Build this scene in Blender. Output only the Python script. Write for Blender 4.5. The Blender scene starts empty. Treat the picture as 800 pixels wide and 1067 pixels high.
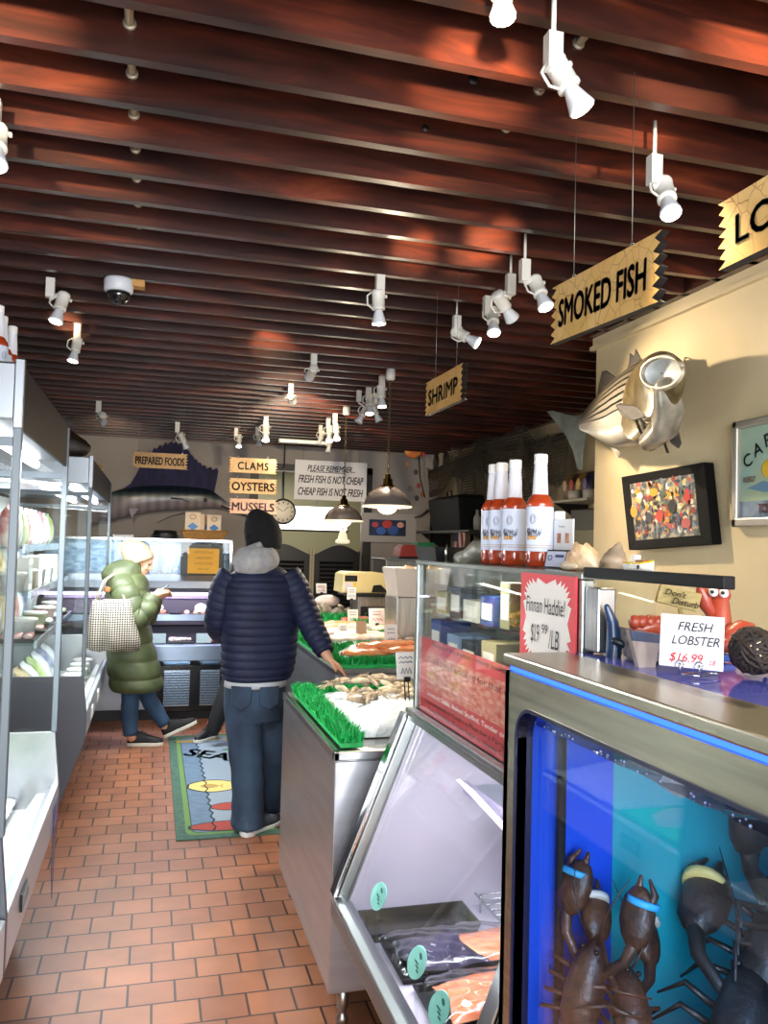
import bpy, math, random
from mathutils import Vector, Matrix, Euler
V=Vector
random.seed(7)
SC=bpy.context.scene
COL=SC.collection
PI=math.pi
# ---------------------------------------------------------------- camera
FPX,CX,CY=855.,400.,533.5
EYE=V((0,0,1.58))
def _cam_axes():
    yc=V((160-CX,562-CY,FPX)).normalized()
    n=V((160-CX,562-CY,FPX)).cross(V((1,0.0262,0))).normalized()
    if n.y>0: n=-n
    return yc.cross(n),yc,n
XC,YC,ZC=_cam_axes()
def ray(px,py):
    c=V((px-CX,py-CY,FPX)); return V((XC.dot(c),YC.dot(c),ZC.dot(c)))
def at(px,py,X=None,Y=None,Z=None):
    """point of the room seen at this spot of the photograph, on a plane of constant X, Y or Z"""
    r=ray(px,py)
    t=(X/r.x) if X is not None else (Y/r.y) if Y is not None else (Z-EYE.z)/r.z
    return EYE+r*t
cd=bpy.data.cameras.new('camera'); cam=bpy.data.objects.new('camera',cd); COL.objects.link(cam)
right=V((XC.x,YC.x,ZC.x)); down=V((XC.y,YC.y,ZC.y)); fwd=V((XC.z,YC.z,ZC.z))
m=Matrix.Identity(4)
for i in range(3): m[i][0]=right[i]; m[i][1]=-down[i]; m[i][2]=-fwd[i]; m[i][3]=EYE[i]
cam.matrix_world=m
cd.sensor_fit='VERTICAL'; cd.sensor_height=36; cd.lens=36*FPX/1067; cd.clip_start=.02; cd.clip_end=200
SC.camera=cam
vs=SC.view_settings
SC.display_settings.display_device='sRGB'
vs.view_transform='Standard'; vs.look='None'; vs.gamma=1; vs.use_curve_mapping=False; vs.exposure=0.0
SC.cycles.use_denoising=True
SC.cycles.max_bounces=10; SC.cycles.transparent_max_bounces=24; SC.cycles.glossy_bounces=5; SC.cycles.diffuse_bounces=4
SC.cycles.sample_clamp_indirect=4.0; SC.cycles.caustics_reflective=False; SC.cycles.caustics_refractive=False
# ---------------------------------------------------------------- materials
def srgb(h):
    h=h.lstrip('#'); c=[int(h[i:i+2],16)/255 for i in (0,2,4)]
    return tuple([(x/12.92 if x<=.04045 else ((x+.055)/1.055)**2.4) for x in c]+[1])
_mats={}
def M(name,col,rough=.5,metal=0.,col2=None,scale=8.,stretch=(1,1,1),bump=0.,bscale=None,bstretch=None,coat=0.,emit=None,es=0.,contrast=(.35,.65),sss=0.,detail=4,spec=.5,alpha=None):
    if name in _mats: return _mats[name]
    mt=bpy.data.materials.new(name); mt.use_nodes=True
    nt=mt.node_tree; b=nt.nodes['Principled BSDF']; L=nt.links
    c=srgb(col) if isinstance(col,str) else tuple(col)+(1,)
    b.inputs['Base Color'].default_value=c; b.inputs['Roughness'].default_value=rough; b.inputs['Metallic'].default_value=metal
    b.inputs['Specular IOR Level'].default_value=spec
    if coat: b.inputs['Coat Weight'].default_value=coat; b.inputs['Coat Roughness'].default_value=.15
    if sss: b.inputs['Subsurface Weight'].default_value=sss; b.inputs['Subsurface Radius'].default_value=(.02,.01,.005)
    if emit: b.inputs['Emission Color'].default_value=srgb(emit); b.inputs['Emission Strength'].default_value=es
    if alpha is not None: b.inputs['Alpha'].default_value=alpha
    tc=None
    def coords(st):
        nonlocal tc
        if tc is None: tc=nt.nodes.new('ShaderNodeTexCoord')
        mp=nt.nodes.new('ShaderNodeMapping'); mp.inputs['Scale'].default_value=st
        L.new(tc.outputs['Object'],mp.inputs['Vector']); return mp.outputs['Vector']
    if col2:
        n=nt.nodes.new('ShaderNodeTexNoise'); n.inputs['Scale'].default_value=scale; n.inputs['Detail'].default_value=detail
        L.new(coords(stretch),n.inputs['Vector'])
        r=nt.nodes.new('ShaderNodeValToRGB'); e=r.color_ramp.elements
        e[0].position,e[1].position=contrast; e[0].color=c; e[1].color=srgb(col2) if isinstance(col2,str) else tuple(col2)+(1,)
        L.new(n.outputs['Fac'],r.inputs['Fac']); L.new(r.outputs['Color'],b.inputs['Base Color'])
    if bump:
        n=nt.nodes.new('ShaderNodeTexNoise'); n.inputs['Scale'].default_value=bscale or scale; n.inputs['Detail'].default_value=3
        L.new(coords(bstretch or stretch),n.inputs['Vector'])
        bp=nt.nodes.new('ShaderNodeBump'); bp.inputs['Strength'].default_value=bump; bp.inputs['Distance'].default_value=.01
        L.new(n.outputs['Fac'],bp.inputs['Height']); L.new(bp.outputs['Normal'],b.inputs['Normal'])
    _mats[name]=mt; return mt
def glassmat(name,tint=(1,1,1),gloss=1.0,ior=1.45,rough=.0):
    if name in _mats: return _mats[name]
    mt=bpy.data.materials.new(name); mt.use_nodes=True; nt=mt.node_tree; nt.nodes.clear(); L=nt.links
    o=nt.nodes.new('ShaderNodeOutputMaterial'); t=nt.nodes.new('ShaderNodeBsdfTransparent'); g=nt.nodes.new('ShaderNodeBsdfGlossy')
    f=nt.nodes.new('ShaderNodeFresnel'); ge=nt.nodes.new('ShaderNodeNewGeometry'); mr=nt.nodes.new('ShaderNodeMapRange'); mr.inputs['To Min'].default_value=ior; mr.inputs['To Max'].default_value=1/ior
    L.new(ge.outputs['Backfacing'],mr.inputs['Value']); L.new(mr.outputs[0],f.inputs['IOR'])
    mul=nt.nodes.new('ShaderNodeMath'); mul.operation='MULTIPLY'; mul.inputs[1].default_value=gloss
    mx=nt.nodes.new('ShaderNodeMixShader'); t.inputs['Color'].default_value=tuple(tint)+(1,); g.inputs['Roughness'].default_value=rough
    L.new(f.outputs['Fac'],mul.inputs[0]); L.new(mul.outputs[0],mx.inputs['Fac']); L.new(t.outputs[0],mx.inputs[1]); L.new(g.outputs[0],mx.inputs[2]); L.new(mx.outputs[0],o.inputs['Surface'])
    _mats[name]=mt; return mt
def emat(name,col,s):
    if name in _mats: return _mats[name]
    mt=bpy.data.materials.new(name); mt.use_nodes=True; nt=mt.node_tree; nt.nodes.clear()
    o=nt.nodes.new('ShaderNodeOutputMaterial'); e=nt.nodes.new('ShaderNodeEmission'); e.inputs['Color'].default_value=srgb(col); e.inputs['Strength'].default_value=s
    nt.links.new(e.outputs[0],o.inputs['Surface']); _mats[name]=mt; return mt
# ---------------------------------------------------------------- mesh builder
class MB:
    def __init__(s): s.v=[]; s.f=[]; s.mi=[]; s.sm=[]; s.cur=0
    def add(s,vs,fs,smooth=False):
        n=len(s.v); s.v+= [V(p) for p in vs]
        for f in fs: s.f.append([i+n for i in f]); s.mi.append(s.cur); s.sm.append(smooth)
        return s
    def box(s,x0,x1,y0,y1,z0,z1):
        return s.add([(x,y,z) for x in (x0,x1) for y in (y0,y1) for z in (z0,z1)],[(0,1,3,2),(4,6,7,5),(0,4,5,1),(2,3,7,6),(0,2,6,4),(1,5,7,3)])
    def obox(s,c,size,rot=None):
        R=rot if rot is not None else Matrix.Identity(3); h=[a/2 for a in size]
        return s.add([V(c)+R@V((x,y,z)) for x in (-h[0],h[0]) for y in (-h[1],h[1]) for z in (-h[2],h[2])],[(0,1,3,2),(4,6,7,5),(0,4,5,1),(2,3,7,6),(0,2,6,4),(1,5,7,3)])
    def loft(s,rings,smooth=True,caps=True,closed=True):
        n=len(rings[0]); vs=[p for r in rings for p in r]; fs=[]
        for a in range(len(rings)-1):
            for i in range(n if closed else n-1):
                j=(i+1)%n; fs.append((a*n+i,a*n+j,(a+1)*n+j,(a+1)*n+i))
        if caps: fs.append(tuple(range(n-1,-1,-1))); fs.append(tuple(range((len(rings)-1)*n,len(rings)*n)))
        return s.add(vs,fs,smooth)
    def tube(s,pts,r,n=8,caps=True,flat=1.0,up=None):
        pts=[V(p) for p in pts]; rs=r if isinstance(r,(list,tuple)) else [r]*len(pts); rings=[]; u=None
        for i,p in enumerate(pts):
            d=(pts[min(i+1,len(pts)-1)]-pts[max(i-1,0)]).normalized()
            if u is None:
                a=V(up) if up is not None else (V((0,0,1)) if abs(d.z)<.9 else V((1,0,0)))
                u=(a-d*a.dot(d)).normalized()
            else: u=(u-d*u.dot(d)).normalized()
            w=d.cross(u); rings.append([p+(u*math.cos(2*PI*k/n)*flat+w*math.sin(2*PI*k/n))*rs[i] for k in range(n)])
        return s.loft(rings,True,caps)
    def cyl(s,p0,p1,r0,r1=None,n=16): return s.tube([p0,p1],[r0,r0 if r1 is None else r1],n)
    def limb(s,pts,rs,n=12,flat=1.0,up=None):
        """tapered limb with rounded ends"""
        pts=[V(p) for p in pts]; d0=(pts[0]-pts[1]).normalized(); d1=(pts[-1]-pts[-2]).normalized()
        P=[pts[0]+d0*rs[0]*.9,pts[0]+d0*rs[0]*.6]+pts+[pts[-1]+d1*rs[-1]*.6,pts[-1]+d1*rs[-1]*.9]
        return s.tube(P,[rs[0]*.3,rs[0]*.8]+list(rs)+[rs[-1]*.8,rs[-1]*.3],n,True,flat,up)
    def lathe(s,prof,c=(0,0,0),n=24,axis=None,caps=True):
        c=V(c); q=V((0,0,1)).rotation_difference(V(axis)) if axis is not None else None
        rings=[]
        for r,z in prof:
            ring=[V((r*math.cos(2*PI*k/n),r*math.sin(2*PI*k/n),z)) for k in range(n)]
            if q: ring=[q@p for p in ring]
            rings.append([p+c for p in ring])
        return s.loft(rings,True,caps)
    def prism(s,poly,ext):
        poly=[V(p) for p in poly]; e=V(ext); n=len(poly)
        return s.add(poly+[p+e for p in poly],[tuple(range(n-1,-1,-1)),tuple(range(n,2*n))]+[(i,(i+1)%n,n+(i+1)%n,n+i) for i in range(n)])
    def ball(s,c,r,nu=14,nv=9,rot=None):
        r=(r,r,r) if not isinstance(r,(tuple,list)) else r; R=rot if rot is not None else Matrix.Identity(3); rings=[]
        for j in range(nv+1):
            t=PI*(j+.02*(j==0)-.02*(j==nv))/nv; 
            rings.append([V(c)+R@V((r[0]*math.sin(t)*math.cos(2*PI*i/nu),r[1]*math.sin(t)*math.sin(2*PI*i/nu),-r[2]*math.cos(t))) for i in range(nu)])
        return s.loft(rings)
    def grid(s,fn,nu,nv,smooth=True):
        return s.add([fn(i/nu,j/nv) for j in range(nv+1) for i in range(nu+1)],[(j*(nu+1)+i,j*(nu+1)+i+1,(j+1)*(nu+1)+i+1,(j+1)*(nu+1)+i) for j in range(nv) for i in range(nu)],smooth)
    def build(s,name,mats,parent=None,bevel=0,seg=2,label=None,mods=(),recalc=True):
        org=worldloc(parent)
        me=bpy.data.meshes.new(name); me.from_pydata([p-org for p in s.v],[],s.f)
        ms=mats if isinstance(mats,(list,tuple)) else [mats]
        for q in ms: me.materials.append(q)
        me.polygons.foreach_set('material_index',s.mi); me.polygons.foreach_set('use_smooth',s.sm)
        if recalc:
            import bmesh
            bm=bmesh.new(); bm.from_mesh(me); bmesh.ops.recalc_face_normals(bm,faces=bm.faces); bm.to_mesh(me); bm.free()
        o=bpy.data.objects.new(name,me); COL.objects.link(o)
        if parent is not None: o.parent=parent
        if bevel:
            b=o.modifiers.new('bevel','BEVEL'); b.width=bevel; b.segments=seg; b.limit_method='ANGLE'; b.angle_limit=math.radians(50)
        for md in mods:
            mm=o.modifiers.new(md[0].lower(),md[0])
            for k,v in md[1].items(): setattr(mm,k,v)
        if label: o['label']=label
        return o
def worldloc(o):
    v=V((0,0,0))
    while o is not None: v=v+o.location; o=o.parent
    return v
def tag(o,label,cat,group=None,kind=None):
    if label: o['label']=label
    if cat: o['category']=cat
    if group: o['group']=group
    if kind: o['kind']=kind
    return o
def T(name,label,cat,loc=(0,0,0),group=None):
    o=bpy.data.objects.new(name,None); o.empty_display_size=.05; COL.objects.link(o); o.location=loc
    return tag(o,label,cat,group)
def S(name,mb,mat,bevel=0):
    o=mb.build(name,mat,None,bevel); o['kind']='structure'; return o
def dup(o,loc=None,rz=None,label=None,group=None,scale=None,parent=None):
    c=o.copy(); COL.objects.link(c); c.parent=parent
    for ch in list(o.children): dup(ch,parent=c)
    if loc is not None: c.location=loc
    if rz is not None: c.rotation_euler=(0,0,rz)
    if scale is not None: c.scale=(scale,)*3 if not isinstance(scale,tuple) else scale
    if label: c['label']=label
    if group: c['group']=group
    return c
def text(body,mat,parent,org,ux,uy,w=None,h=None,ext=.001,shear=0.,bold=0.,align='CENTER',space=1.,name='lettering',jit=0.,char=1.0):
    """flat letters, centred on org, ux = reading direction, uy = up; fitted to width w and/or height h"""
    cu=bpy.data.curves.new('txt','FONT'); cu.body=body; cu.align_x=align; cu.shear=shear;  cu.space_line=space; cu.space_character=char; cu.resolution_u=3
    t=bpy.data.objects.new('txt',cu); COL.objects.link(t)
    dg=bpy.context.evaluated_depsgraph_get(); me=bpy.data.meshes.new_from_object(t.evaluated_get(dg))
    bpy.data.objects.remove(t); 
    xs=[v.co.x for v in me.vertices]; ys=[v.co.y for v in me.vertices]
    cx,cy=(min(xs)+max(xs))/2,(min(ys)+max(ys))/2; sw=max(xs)-min(xs); sh=max(ys)-min(ys)
    kx=(w/sw) if w else None; ky=(h/sh) if h else None
    kx=kx or ky; ky=ky or kx
    ux=V(ux).normalized(); uy=V(uy).normalized(); nz=ux.cross(uy).normalized(); base=V(org)-worldloc(parent)
    for v in me.vertices:
        x,y=(v.co.x-cx)*kx,(v.co.y-cy)*ky
        v.co=base+ux*x+uy*y+nz*ext
    if bold:      # heavier strokes: the outline repeated with small shifts
        b_=bold*ky; vs=[v.co.copy() for v in me.vertices]; fs=[list(p.vertices) for p in me.polygons]; V_=[]; F_=[]
        for dx,dy in ((-b_,0),(b_,0),(0,b_),(0,-b_)):
            n=len(V_); V_+=[c+ux*dx+uy*dy for c in vs]; F_+=[[i+n for i in f] for f in fs]
        me=bpy.data.meshes.new(name); me.from_pydata(V_,[],F_)
    me.materials.clear(); me.materials.append(mat)
    o=bpy.data.objects.new(name,me); COL.objects.link(o); o.parent=parent
    return o
def stroke_text(*a,**k): return text(*a,**k)
def spot(name,loc,aim,power,size=60,blend=.6,col=(1,.85,.65),r=.03):
    l=bpy.data.lights.new(name,'SPOT'); l.energy=power; l.spot_size=math.radians(size); l.spot_blend=blend; l.color=col; l.shadow_soft_size=r
    o=bpy.data.objects.new(name,l); COL.objects.link(o); o.location=loc
    o.rotation_euler=(V(aim)-V(loc)).to_track_quat('-Z','Y').to_euler(); return o
def area(name,loc,aim,power,sx,sy,col=(1,1,1)):
    l=bpy.data.lights.new(name,'AREA'); l.shape='RECTANGLE'; l.size=sx; l.size_y=sy; l.energy=power; l.color=col
    o=bpy.data.objects.new(name,l); COL.objects.link(o); o.location=loc
    o.rotation_euler=(V(aim)-V(loc)).to_track_quat('-Z','Y').to_euler(); return o
def point(name,loc,power,col=(1,1,1),r=.05):
    l=bpy.data.lights.new(name,'POINT'); l.energy=power; l.color=col; l.shadow_soft_size=r
    o=bpy.data.objects.new(name,l); COL.objects.link(o); o.location=loc; return o
# common materials
steel=M('brushed_stainless_steel','#b9bbbd',.30,1.,'#a4a6aa',6,(1,30,1),bump=.02,bscale=40,bstretch=(1,12,1))
steel_v=M('satin_stainless_steel','#b7b6b2',.34,1.,'#a09f9c',5,(14,1,1))
chrome=M('polished_chrome','#d4d6d8',.12,1.)
dark_metal=M('dark_painted_metal','#1c1e22',.35,.3)
black_pl=M('black_plastic','#0c0c0e',.35)
white_pl=M('white_plastic','#e9e8e4',.4)
white_mt=M('white_painted_metal','#dcdad4',.35)
paper=M('white_paper','#f2f1ee',.7)
ink=M('black_ink','#0a0a0a',.6)
red_ink=M('red_ink','#c8152a',.6)
glass=glassmat('clear_glass',(.97,.99,.98))
glass_soft=glassmat('clear_glass_low_reflection',(.97,.985,.98),.6)
tube_light=emat('fluorescent_tube_glow','#f3f6ff',9)
# ================================================================ the room
XL,XR,XS,YF,YB,ZB=-1.15,2.25,3.42,-1.3,9.75,2.72
def floor_mat():
    mt=bpy.data.materials.new('quarry_tile_floor'); mt.use_nodes=True; nt=mt.node_tree; L=nt.links; b=nt.nodes['Principled BSDF']
    tc=nt.nodes.new('ShaderNodeTexCoord'); br=nt.nodes.new('ShaderNodeTexBrick'); mp=nt.nodes.new('ShaderNodeMapping')
    mp.inputs['Location'].default_value=(.03,.05,0)
    L.new(tc.outputs['Object'],mp.inputs['Vector']); L.new(mp.outputs['Vector'],br.inputs['Vector'])
    br.offset=.5; br.inputs['Scale'].default_value=1; br.inputs['Brick Width'].default_value=.159; br.inputs['Row Height'].default_value=.143
    br.inputs['Mortar Size'].default_value=.0045; br.inputs['Mortar Smooth'].default_value=.15; br.inputs['Bias'].default_value=0
    br.inputs['Color1'].default_value=srgb('#a16c4d'); br.inputs['Color2'].default_value=srgb('#8c5a40'); br.inputs['Mortar'].default_value=srgb('#3d2c24')
    n=nt.nodes.new('ShaderNodeTexNoise'); n.inputs['Scale'].default_value=5; n.inputs['Detail'].default_value=6; L.new(tc.outputs['Object'],n.inputs['Vector'])
    r=nt.nodes.new('ShaderNodeValToRGB'); r.color_ramp.elements[0].position=.3; r.color_ramp.elements[1].position=.7
    r.color_ramp.elements[0].color=(.72,.72,.72,1); r.color_ramp.elements[1].color=(1.05,1.0,.96,1); L.new(n.outputs['Fac'],r.inputs['Fac'])
    mx=nt.nodes.new('ShaderNodeMix'); mx.data_type='RGBA'; mx.blend_type='MULTIPLY'; mx.inputs['Factor'].default_value=1
    L.new(br.outputs['Color'],mx.inputs['A']); L.new(r.outputs['Color'],mx.inputs['B']); L.new(mx.outputs['Result'],b.inputs['Base Color'])
    b.inputs['Roughness'].default_value=.42
    bp=nt.nodes.new('ShaderNodeBump'); bp.inputs['Strength'].default_value=.6; bp.inputs['Distance'].default_value=.003; bp.invert=True
    L.new(br.outputs['Fac'],bp.inputs['Height']); L.new(bp.outputs['Normal'],b.inputs['Normal'])
    return mt
wall_cream=M('cream_painted_plaster','#d8c6a0',.7,0,'#cdb98f',2.5,bump=.05,bscale=30)
wall_grey=M('grey_painted_wall','#989290',.75,0,'#8f8985',2)
wall_dim=M('beige_painted_wall','#a89b80',.75,0,'#998c74',2)
S('floor',MB().box(XL-.2,4.0,YF-.2,13,-.1,0),floor_mat())
S('wall_left',MB().box(XL-.12,XL,YF,YB,0,3.05),wall_grey)
S('wall_right',MB().box(XR,XS,YF,3.9,0,3.05),wall_cream)
S('wall_right_recess',MB().box(XS,XS+.12,3.9,YB,0,3.05),wall_dim)
DX0,DX1,DZ=1.17,2.46,2.44     # kitchen doorway
S('wall_back',MB().box(XL-.12,DX0,YB,YB+.12,0,3.05).box(DX1,XS+.12,YB,YB+.12,0,3.05).box(DX0,DX1,YB,YB+.12,DZ,3.05),wall_grey)
S('wall_front',MB().box(XL-.12,-.95,YF-.12,YF,0,3.05).box(1.9,XR+.1,YF-.12,YF,0,3.05).box(-.95,1.9,YF-.12,YF,2.5,3.05).box(-.95,1.9,YF-.12,YF,0,.35).box(.42,.52,YF-.12,YF,.35,2.5),wall_cream)
S('ceiling',MB().box(XL-.12,XS+.12,YF-.12,12.9,2.985,3.05),M('dark_ceiling_boards','#24120c',.6,0,'#1a0d09',3,(1,8,1)))
# kitchen behind the doorway
S('wall_kitchen',MB().box(.6,3.6,12.7,12.8,0,3.0),M('kitchen_tile','#9c9878',.5))
S('wall_kitchen_side',MB().box(.5,.6,YB+.12,12.8,0,3.0).box(3.54,3.64,YB+.12,12.8,0,3.0),_mats['kitchen_tile'])
# trim along the top of the cream wall
S('trim_1',MB().box(XR-.025,XR,YF,3.93,2.655,2.675).box(XR-.012,XR,YF,3.92,2.675,2.72),wall_cream)
S('trim_2',MB().box(DX1,DX1+.10,YB-.03,YB,0,DZ+.08).box(DX0-.10,DX0,YB-.03,YB,0,DZ+.08).box(DX0-.1,DX1+.1,YB-.03,YB,DZ,DZ+.08),M('dark_door_trim','#17120f',.5))
# ---- varnished ceiling beams
def beam_mat():
    mt=bpy.data.materials.new('varnished_mahogany_beam'); mt.use_nodes=True; nt=mt.node_tree; L=nt.links; b=nt.nodes['Principled BSDF']
    tc=nt.nodes.new('ShaderNodeTexCoord'); oi=nt.nodes.new('ShaderNodeObjectInfo')
    add=nt.nodes.new('ShaderNodeVectorMath'); add.operation='ADD'
    sc=nt.nodes.new('ShaderNodeVectorMath'); sc.operation='SCALE'; sc.inputs['Scale'].default_value=37
    cmb=nt.nodes.new('ShaderNodeCombineXYZ')
    for k in range(3): L.new(oi.outputs['Random'],cmb.inputs[k])
    L.new(cmb.outputs[0],sc.inputs[0]); L.new(tc.outputs['Object'],add.inputs[0]); L.new(sc.outputs[0],add.inputs[1])
    mp=nt.nodes.new('ShaderNodeMapping'); mp.inputs['Scale'].default_value=(.9,3,7); L.new(add.outputs[0],mp.inputs['Vector'])
    n=nt.nodes.new('ShaderNodeTexNoise'); n.inputs['Scale'].default_value=1.6; n.inputs['Detail'].default_value=7; n.inputs['Roughness'].default_value=.6; n.inputs['Distortion'].default_value=1.2
    L.new(mp.outputs[0],n.inputs['Vector'])
    r=nt.nodes.new('ShaderNodeValToRGB'); e=r.color_ramp.elements
    e[0].position=.28; e[0].color=srgb('#1e0e0a'); e[1].position=.75; e[1].color=srgb('#7d3f25')
    x=e.new(.5); x.color=srgb('#431f17'); x=e.new(.62); x.color=srgb('#5f2a1a')
    L.new(n.outputs['Fac'],r.inputs['Fac'])
    # stain patches and per-beam tone
    mp2=nt.nodes.new('ShaderNodeMapping'); mp2.inputs['Scale'].default_value=(1.3,1.3,2.2); L.new(add.outputs[0],mp2.inputs['Vector'])
    n2=nt.nodes.new('ShaderNodeTexNoise'); n2.inputs['Scale'].default_value=1.0; n2.inputs['Detail'].default_value=3; L.new(mp2.outputs[0],n2.inputs['Vector'])
    r2=nt.nodes.new('ShaderNodeValToRGB'); r2.color_ramp.elements[0].position=.36; r2.color_ramp.elements[0].color=(.28,.25,.25,1); r2.color_ramp.elements[1].position=.6; r2.color_ramp.elements[1].color=(1.05,1,.95,1)
    L.new(n2.outputs['Fac'],r2.inputs['Fac'])
    mx=nt.nodes.new('ShaderNodeMix'); mx.data_type='RGBA'; mx.blend_type='MULTIPLY'; mx.inputs['Factor'].default_value=1
    L.new(r.outputs['Color'],mx.inputs['A']); L.new(r2.outputs['Color'],mx.inputs['B']); L.new(mx.outputs['Result'],b.inputs['Base Color'])
    b.inputs['Roughness'].default_value=.38; b.inputs['Coat Weight'].default_value=.45; b.inputs['Coat Roughness'].default_value=.2
    bp=nt.nodes.new('ShaderNodeBump'); bp.inputs['Strength'].default_value=.12; bp.inputs['Distance'].default_value=.01; L.new(n.outputs['Fac'],bp.inputs['Height']); L.new(bp.outputs['Normal'],b.inputs['Normal'])
    return mt
bm_=beam_mat(); knot=M('dark_knot','#0b0605',.5)
NB=0
for i in range(-6,36):
    y=2.0+.216*i
    b=MB().box(XL-.05,(XR+.02 if y<3.88 else XS+.05),y,y+.032,ZB,2.985)
    if -4<i<9:   # drilled holes and knots on the side facing the door
        for k in range(random.choice((1,2,2,3))):
            hx=random.uniform(-.9,2.0); hz=ZB+random.uniform(.05,.19); hr=random.uniform(.007,.016)
            b.cur=1; b.lathe([(hr,0),(hr*1.0,.0015),(.001,.0016)],(hx,y,hz),10,(0,-1,0)); b.cur=0
    o=b.build('beam',[bm_,knot]); o['kind']='structure'
S('beam_ledger',MB().box(XR-.05,XR,YF,3.9,2.72,2.985),bm_)
S('beam_ledger_recess',MB().box(XS-.05,XS,3.9,YB,2.72,2.985),bm_)
# bridging pipes running through the beams
def pipe(x,z,y0,y1,r,label):
    t=T('ceiling_pipe',label,'pipe',(x,y0,z))
    MB().cyl((x,y0,z),(x,y1,z),r,n=10).build('pipe_run',M('galvanised_pipe','#9a8f78',.4,.8),t)
    i=math.ceil((y0-2.0)/.216)
    while 2.0+.216*i<y1:
        yy=2.0+.216*i; MB().lathe([(r*1.5,0),(r*1.5,.005),(r*1.1,.008)],(x,yy,z),14,(0,-1,0)).build('collar',M('collar_zinc','#a9a08b',.45,.6),t); i+=1
pp=at(137,66,Z=2.80); pipe(pp.x,2.80,1.3,5.6,.011,'thin metal pipe through the beams over the left of the aisle')
pp=at(600,48,Z=2.83); pipe(pp.x,2.83,1.0,4.6,.011,'thin metal pipe through the beams over the seafood counters')
# ---------------------------------------------------------------- track lights
tl_white=M('track_light_white','#d9d6cd',.35); lensm=emat('lamp_lens_glow','#fff6e6',14); bulbm=M('bulb_shell','#d6dadf',.35)
_tl={}
def _tlmesh():
    a=MB(); a.box(-.019,.019,-.016,.016,-.09,0)
    a=a.build('adaptor',tl_white,None,.003); _tl['ad']=a.data
    r=MB().cyl((0,0,0),(0,0,1),.0065,n=10).build('rod',tl_white); _tl['rod']=r.data
    k=MB().tube([(0,0,.0),(.0,.012,-.018),(.0,.045,-.03),(0,.05,-.055)],.007,8).ball((0,.052,-.062),.012).build('bracket',tl_white); _tl['br']=k.data
    s=MB().lathe([(.012,.038),(.026,.036),(.029,.03),(.0295,.022),(.028,.02),(.028,-.04),(.0295,-.042),(.0295,-.05),(.022,-.052)],(0,0,0),22).cyl((.03,0,.01),(.04,0,.01),.008,n=8).tube([(-.028,0,.028),(-.05,0,.01),(-.05,0,-.03),(-.03,0,-.045)],.004,6)
    s=s.build('socket',tl_white); _tl['so']=s.data
    b=MB(); prof=[(.017,0),(.019,-.012),(.0225,-.024),(.028,-.045),(.0315,-.056),(.032,-.062),(.030,-.063)]
    n=28
    rings=[[V((r*(1+(.05 if k%2 else 0))*math.cos(2*PI*k/n),r*(1+(.05 if k%2 else 0))*math.sin(2*PI*k/n),z)) for k in range(n)] for r,z in prof]
    b.loft(rings); b=b.build('bulb',bulbm); _tl['bu']=b.data
    l=MB().lathe([(.029,-.0632),(.02,-.066),(.002,-.067)],(0,0,0),22).build('lens',lensm); _tl['le']=l.data
    for o in (a,r,k,s,b,l): bpy.data.objects.remove(o)
_tlmesh()
def child(name,data,parent,mat=None):
    o=bpy.data.objects.new(name,data); COL.objects.link(o); o.parent=parent
    if mat is not None: o.matrix_local=mat
    return o
TRACK='white track lights on the ceiling beams'
def track(px,py,label,aim,power,lens_px=None,rod=0.,size=62,rz=0,adz=ZB,on=True,k=1.0,col=(1,.80,.56),zoff=None,head=None):
    """px,py: where the mount meets the underside of the beams; head: (px,py) of the socket centre"""
    p=at(px,py,Z=adz); t=T('track_light',label,'track light',p,TRACK)
    Mk=Matrix.Scale(k,4)
    if rod>0: MB().cyl(p+V((0,0,.06)),p+V((0,0,-rod-.003)),.0055,n=10).build('rod',tl_white,t)
    A=Matrix.Translation((0,0,-rod))@Matrix.Rotation(rz,4,'Z')@Mk
    child('adaptor',_tl['ad'],t,A)
    dep=(p-EYE).dot(fwd)
    hp=V((0,.05,-rod-.15)) if head is None else None
    if head is not None:
        # put the head at the same depth as its mount
        r=ray(*head); s=dep/r.dot(fwd); hp=EYE+r*s-p
    ax=(V(aim)-(p+hp)).normalized()       # lamp axis
    q=V((0,0,-1)).rotation_difference(ax).to_matrix().to_4x4()
    a0=V((0,0,-rod-.09*k)); back=hp-ax*.02*k
    side=(back-a0); mid=a0+side*.5+V((0,0,-.0))+(-fwd*.012)
    br=MB(); br.tube([a0,a0+V((0,0,-.012)),mid,back],.0075*k,8).ball(back,.012*k,10,6)
    org=worldloc(t); br.v=[v+org for v in br.v]; br.build('bracket',tl_white,t)
    Hm=Matrix.Translation(hp)@q@Mk
    so=child('socket',_tl['so'],t,Hm)
    bu=child('bulb',_tl['bu'],t,Matrix.Translation(hp+ax*.052*k)@q@Mk)
    if on:
        child('lens',_tl['le'],bu)
        if power>0: spot('lamp_beam',p+hp+ax*.125*k,aim,power,size,.7,col,.03)
    return t
# ================================================================ track lights of the room
track(577,12,'largest white track light, on a rod near the top of the photo, aimed down right',(1.5,1.2,1.2),30,rod=.05,head=(583,74),k=.86,size=50)
track(682,148,'white track light hanging on a short rod right above the smoked fish sign',(1.15,1.2,1.2),30,rod=.04,head=(692,197),k=.9,size=55)
track(-6,104,'white track light cut off by the left edge of the photo',(-.3,1.6,.9),12,head=(-3,142),k=.9)
track(524,-24,'bright track lamp peeking over the top edge of the photo',(.6,1.2,1.2),8,head=(522,-22),k=.8)
track(53,290,'white track light tilted left, beside the dome camera',(-.7,3.5,1.3),14,head=(65,313),k=.95)
track(81,338,'white track light above the far end of the nearest tall glass case',(-.65,4.4,1.2),14,head=(80,358),k=.9)
track(103,418,'white track light right above the brown carved fish',(-.5,9.5,2.0),40,head=(107,434),k=1.1)
track(185,440,'small track light tilted right in front of the sailfish fin',(.95,9.0,1.2),14,head=(189,455),k=1.1)
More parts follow.
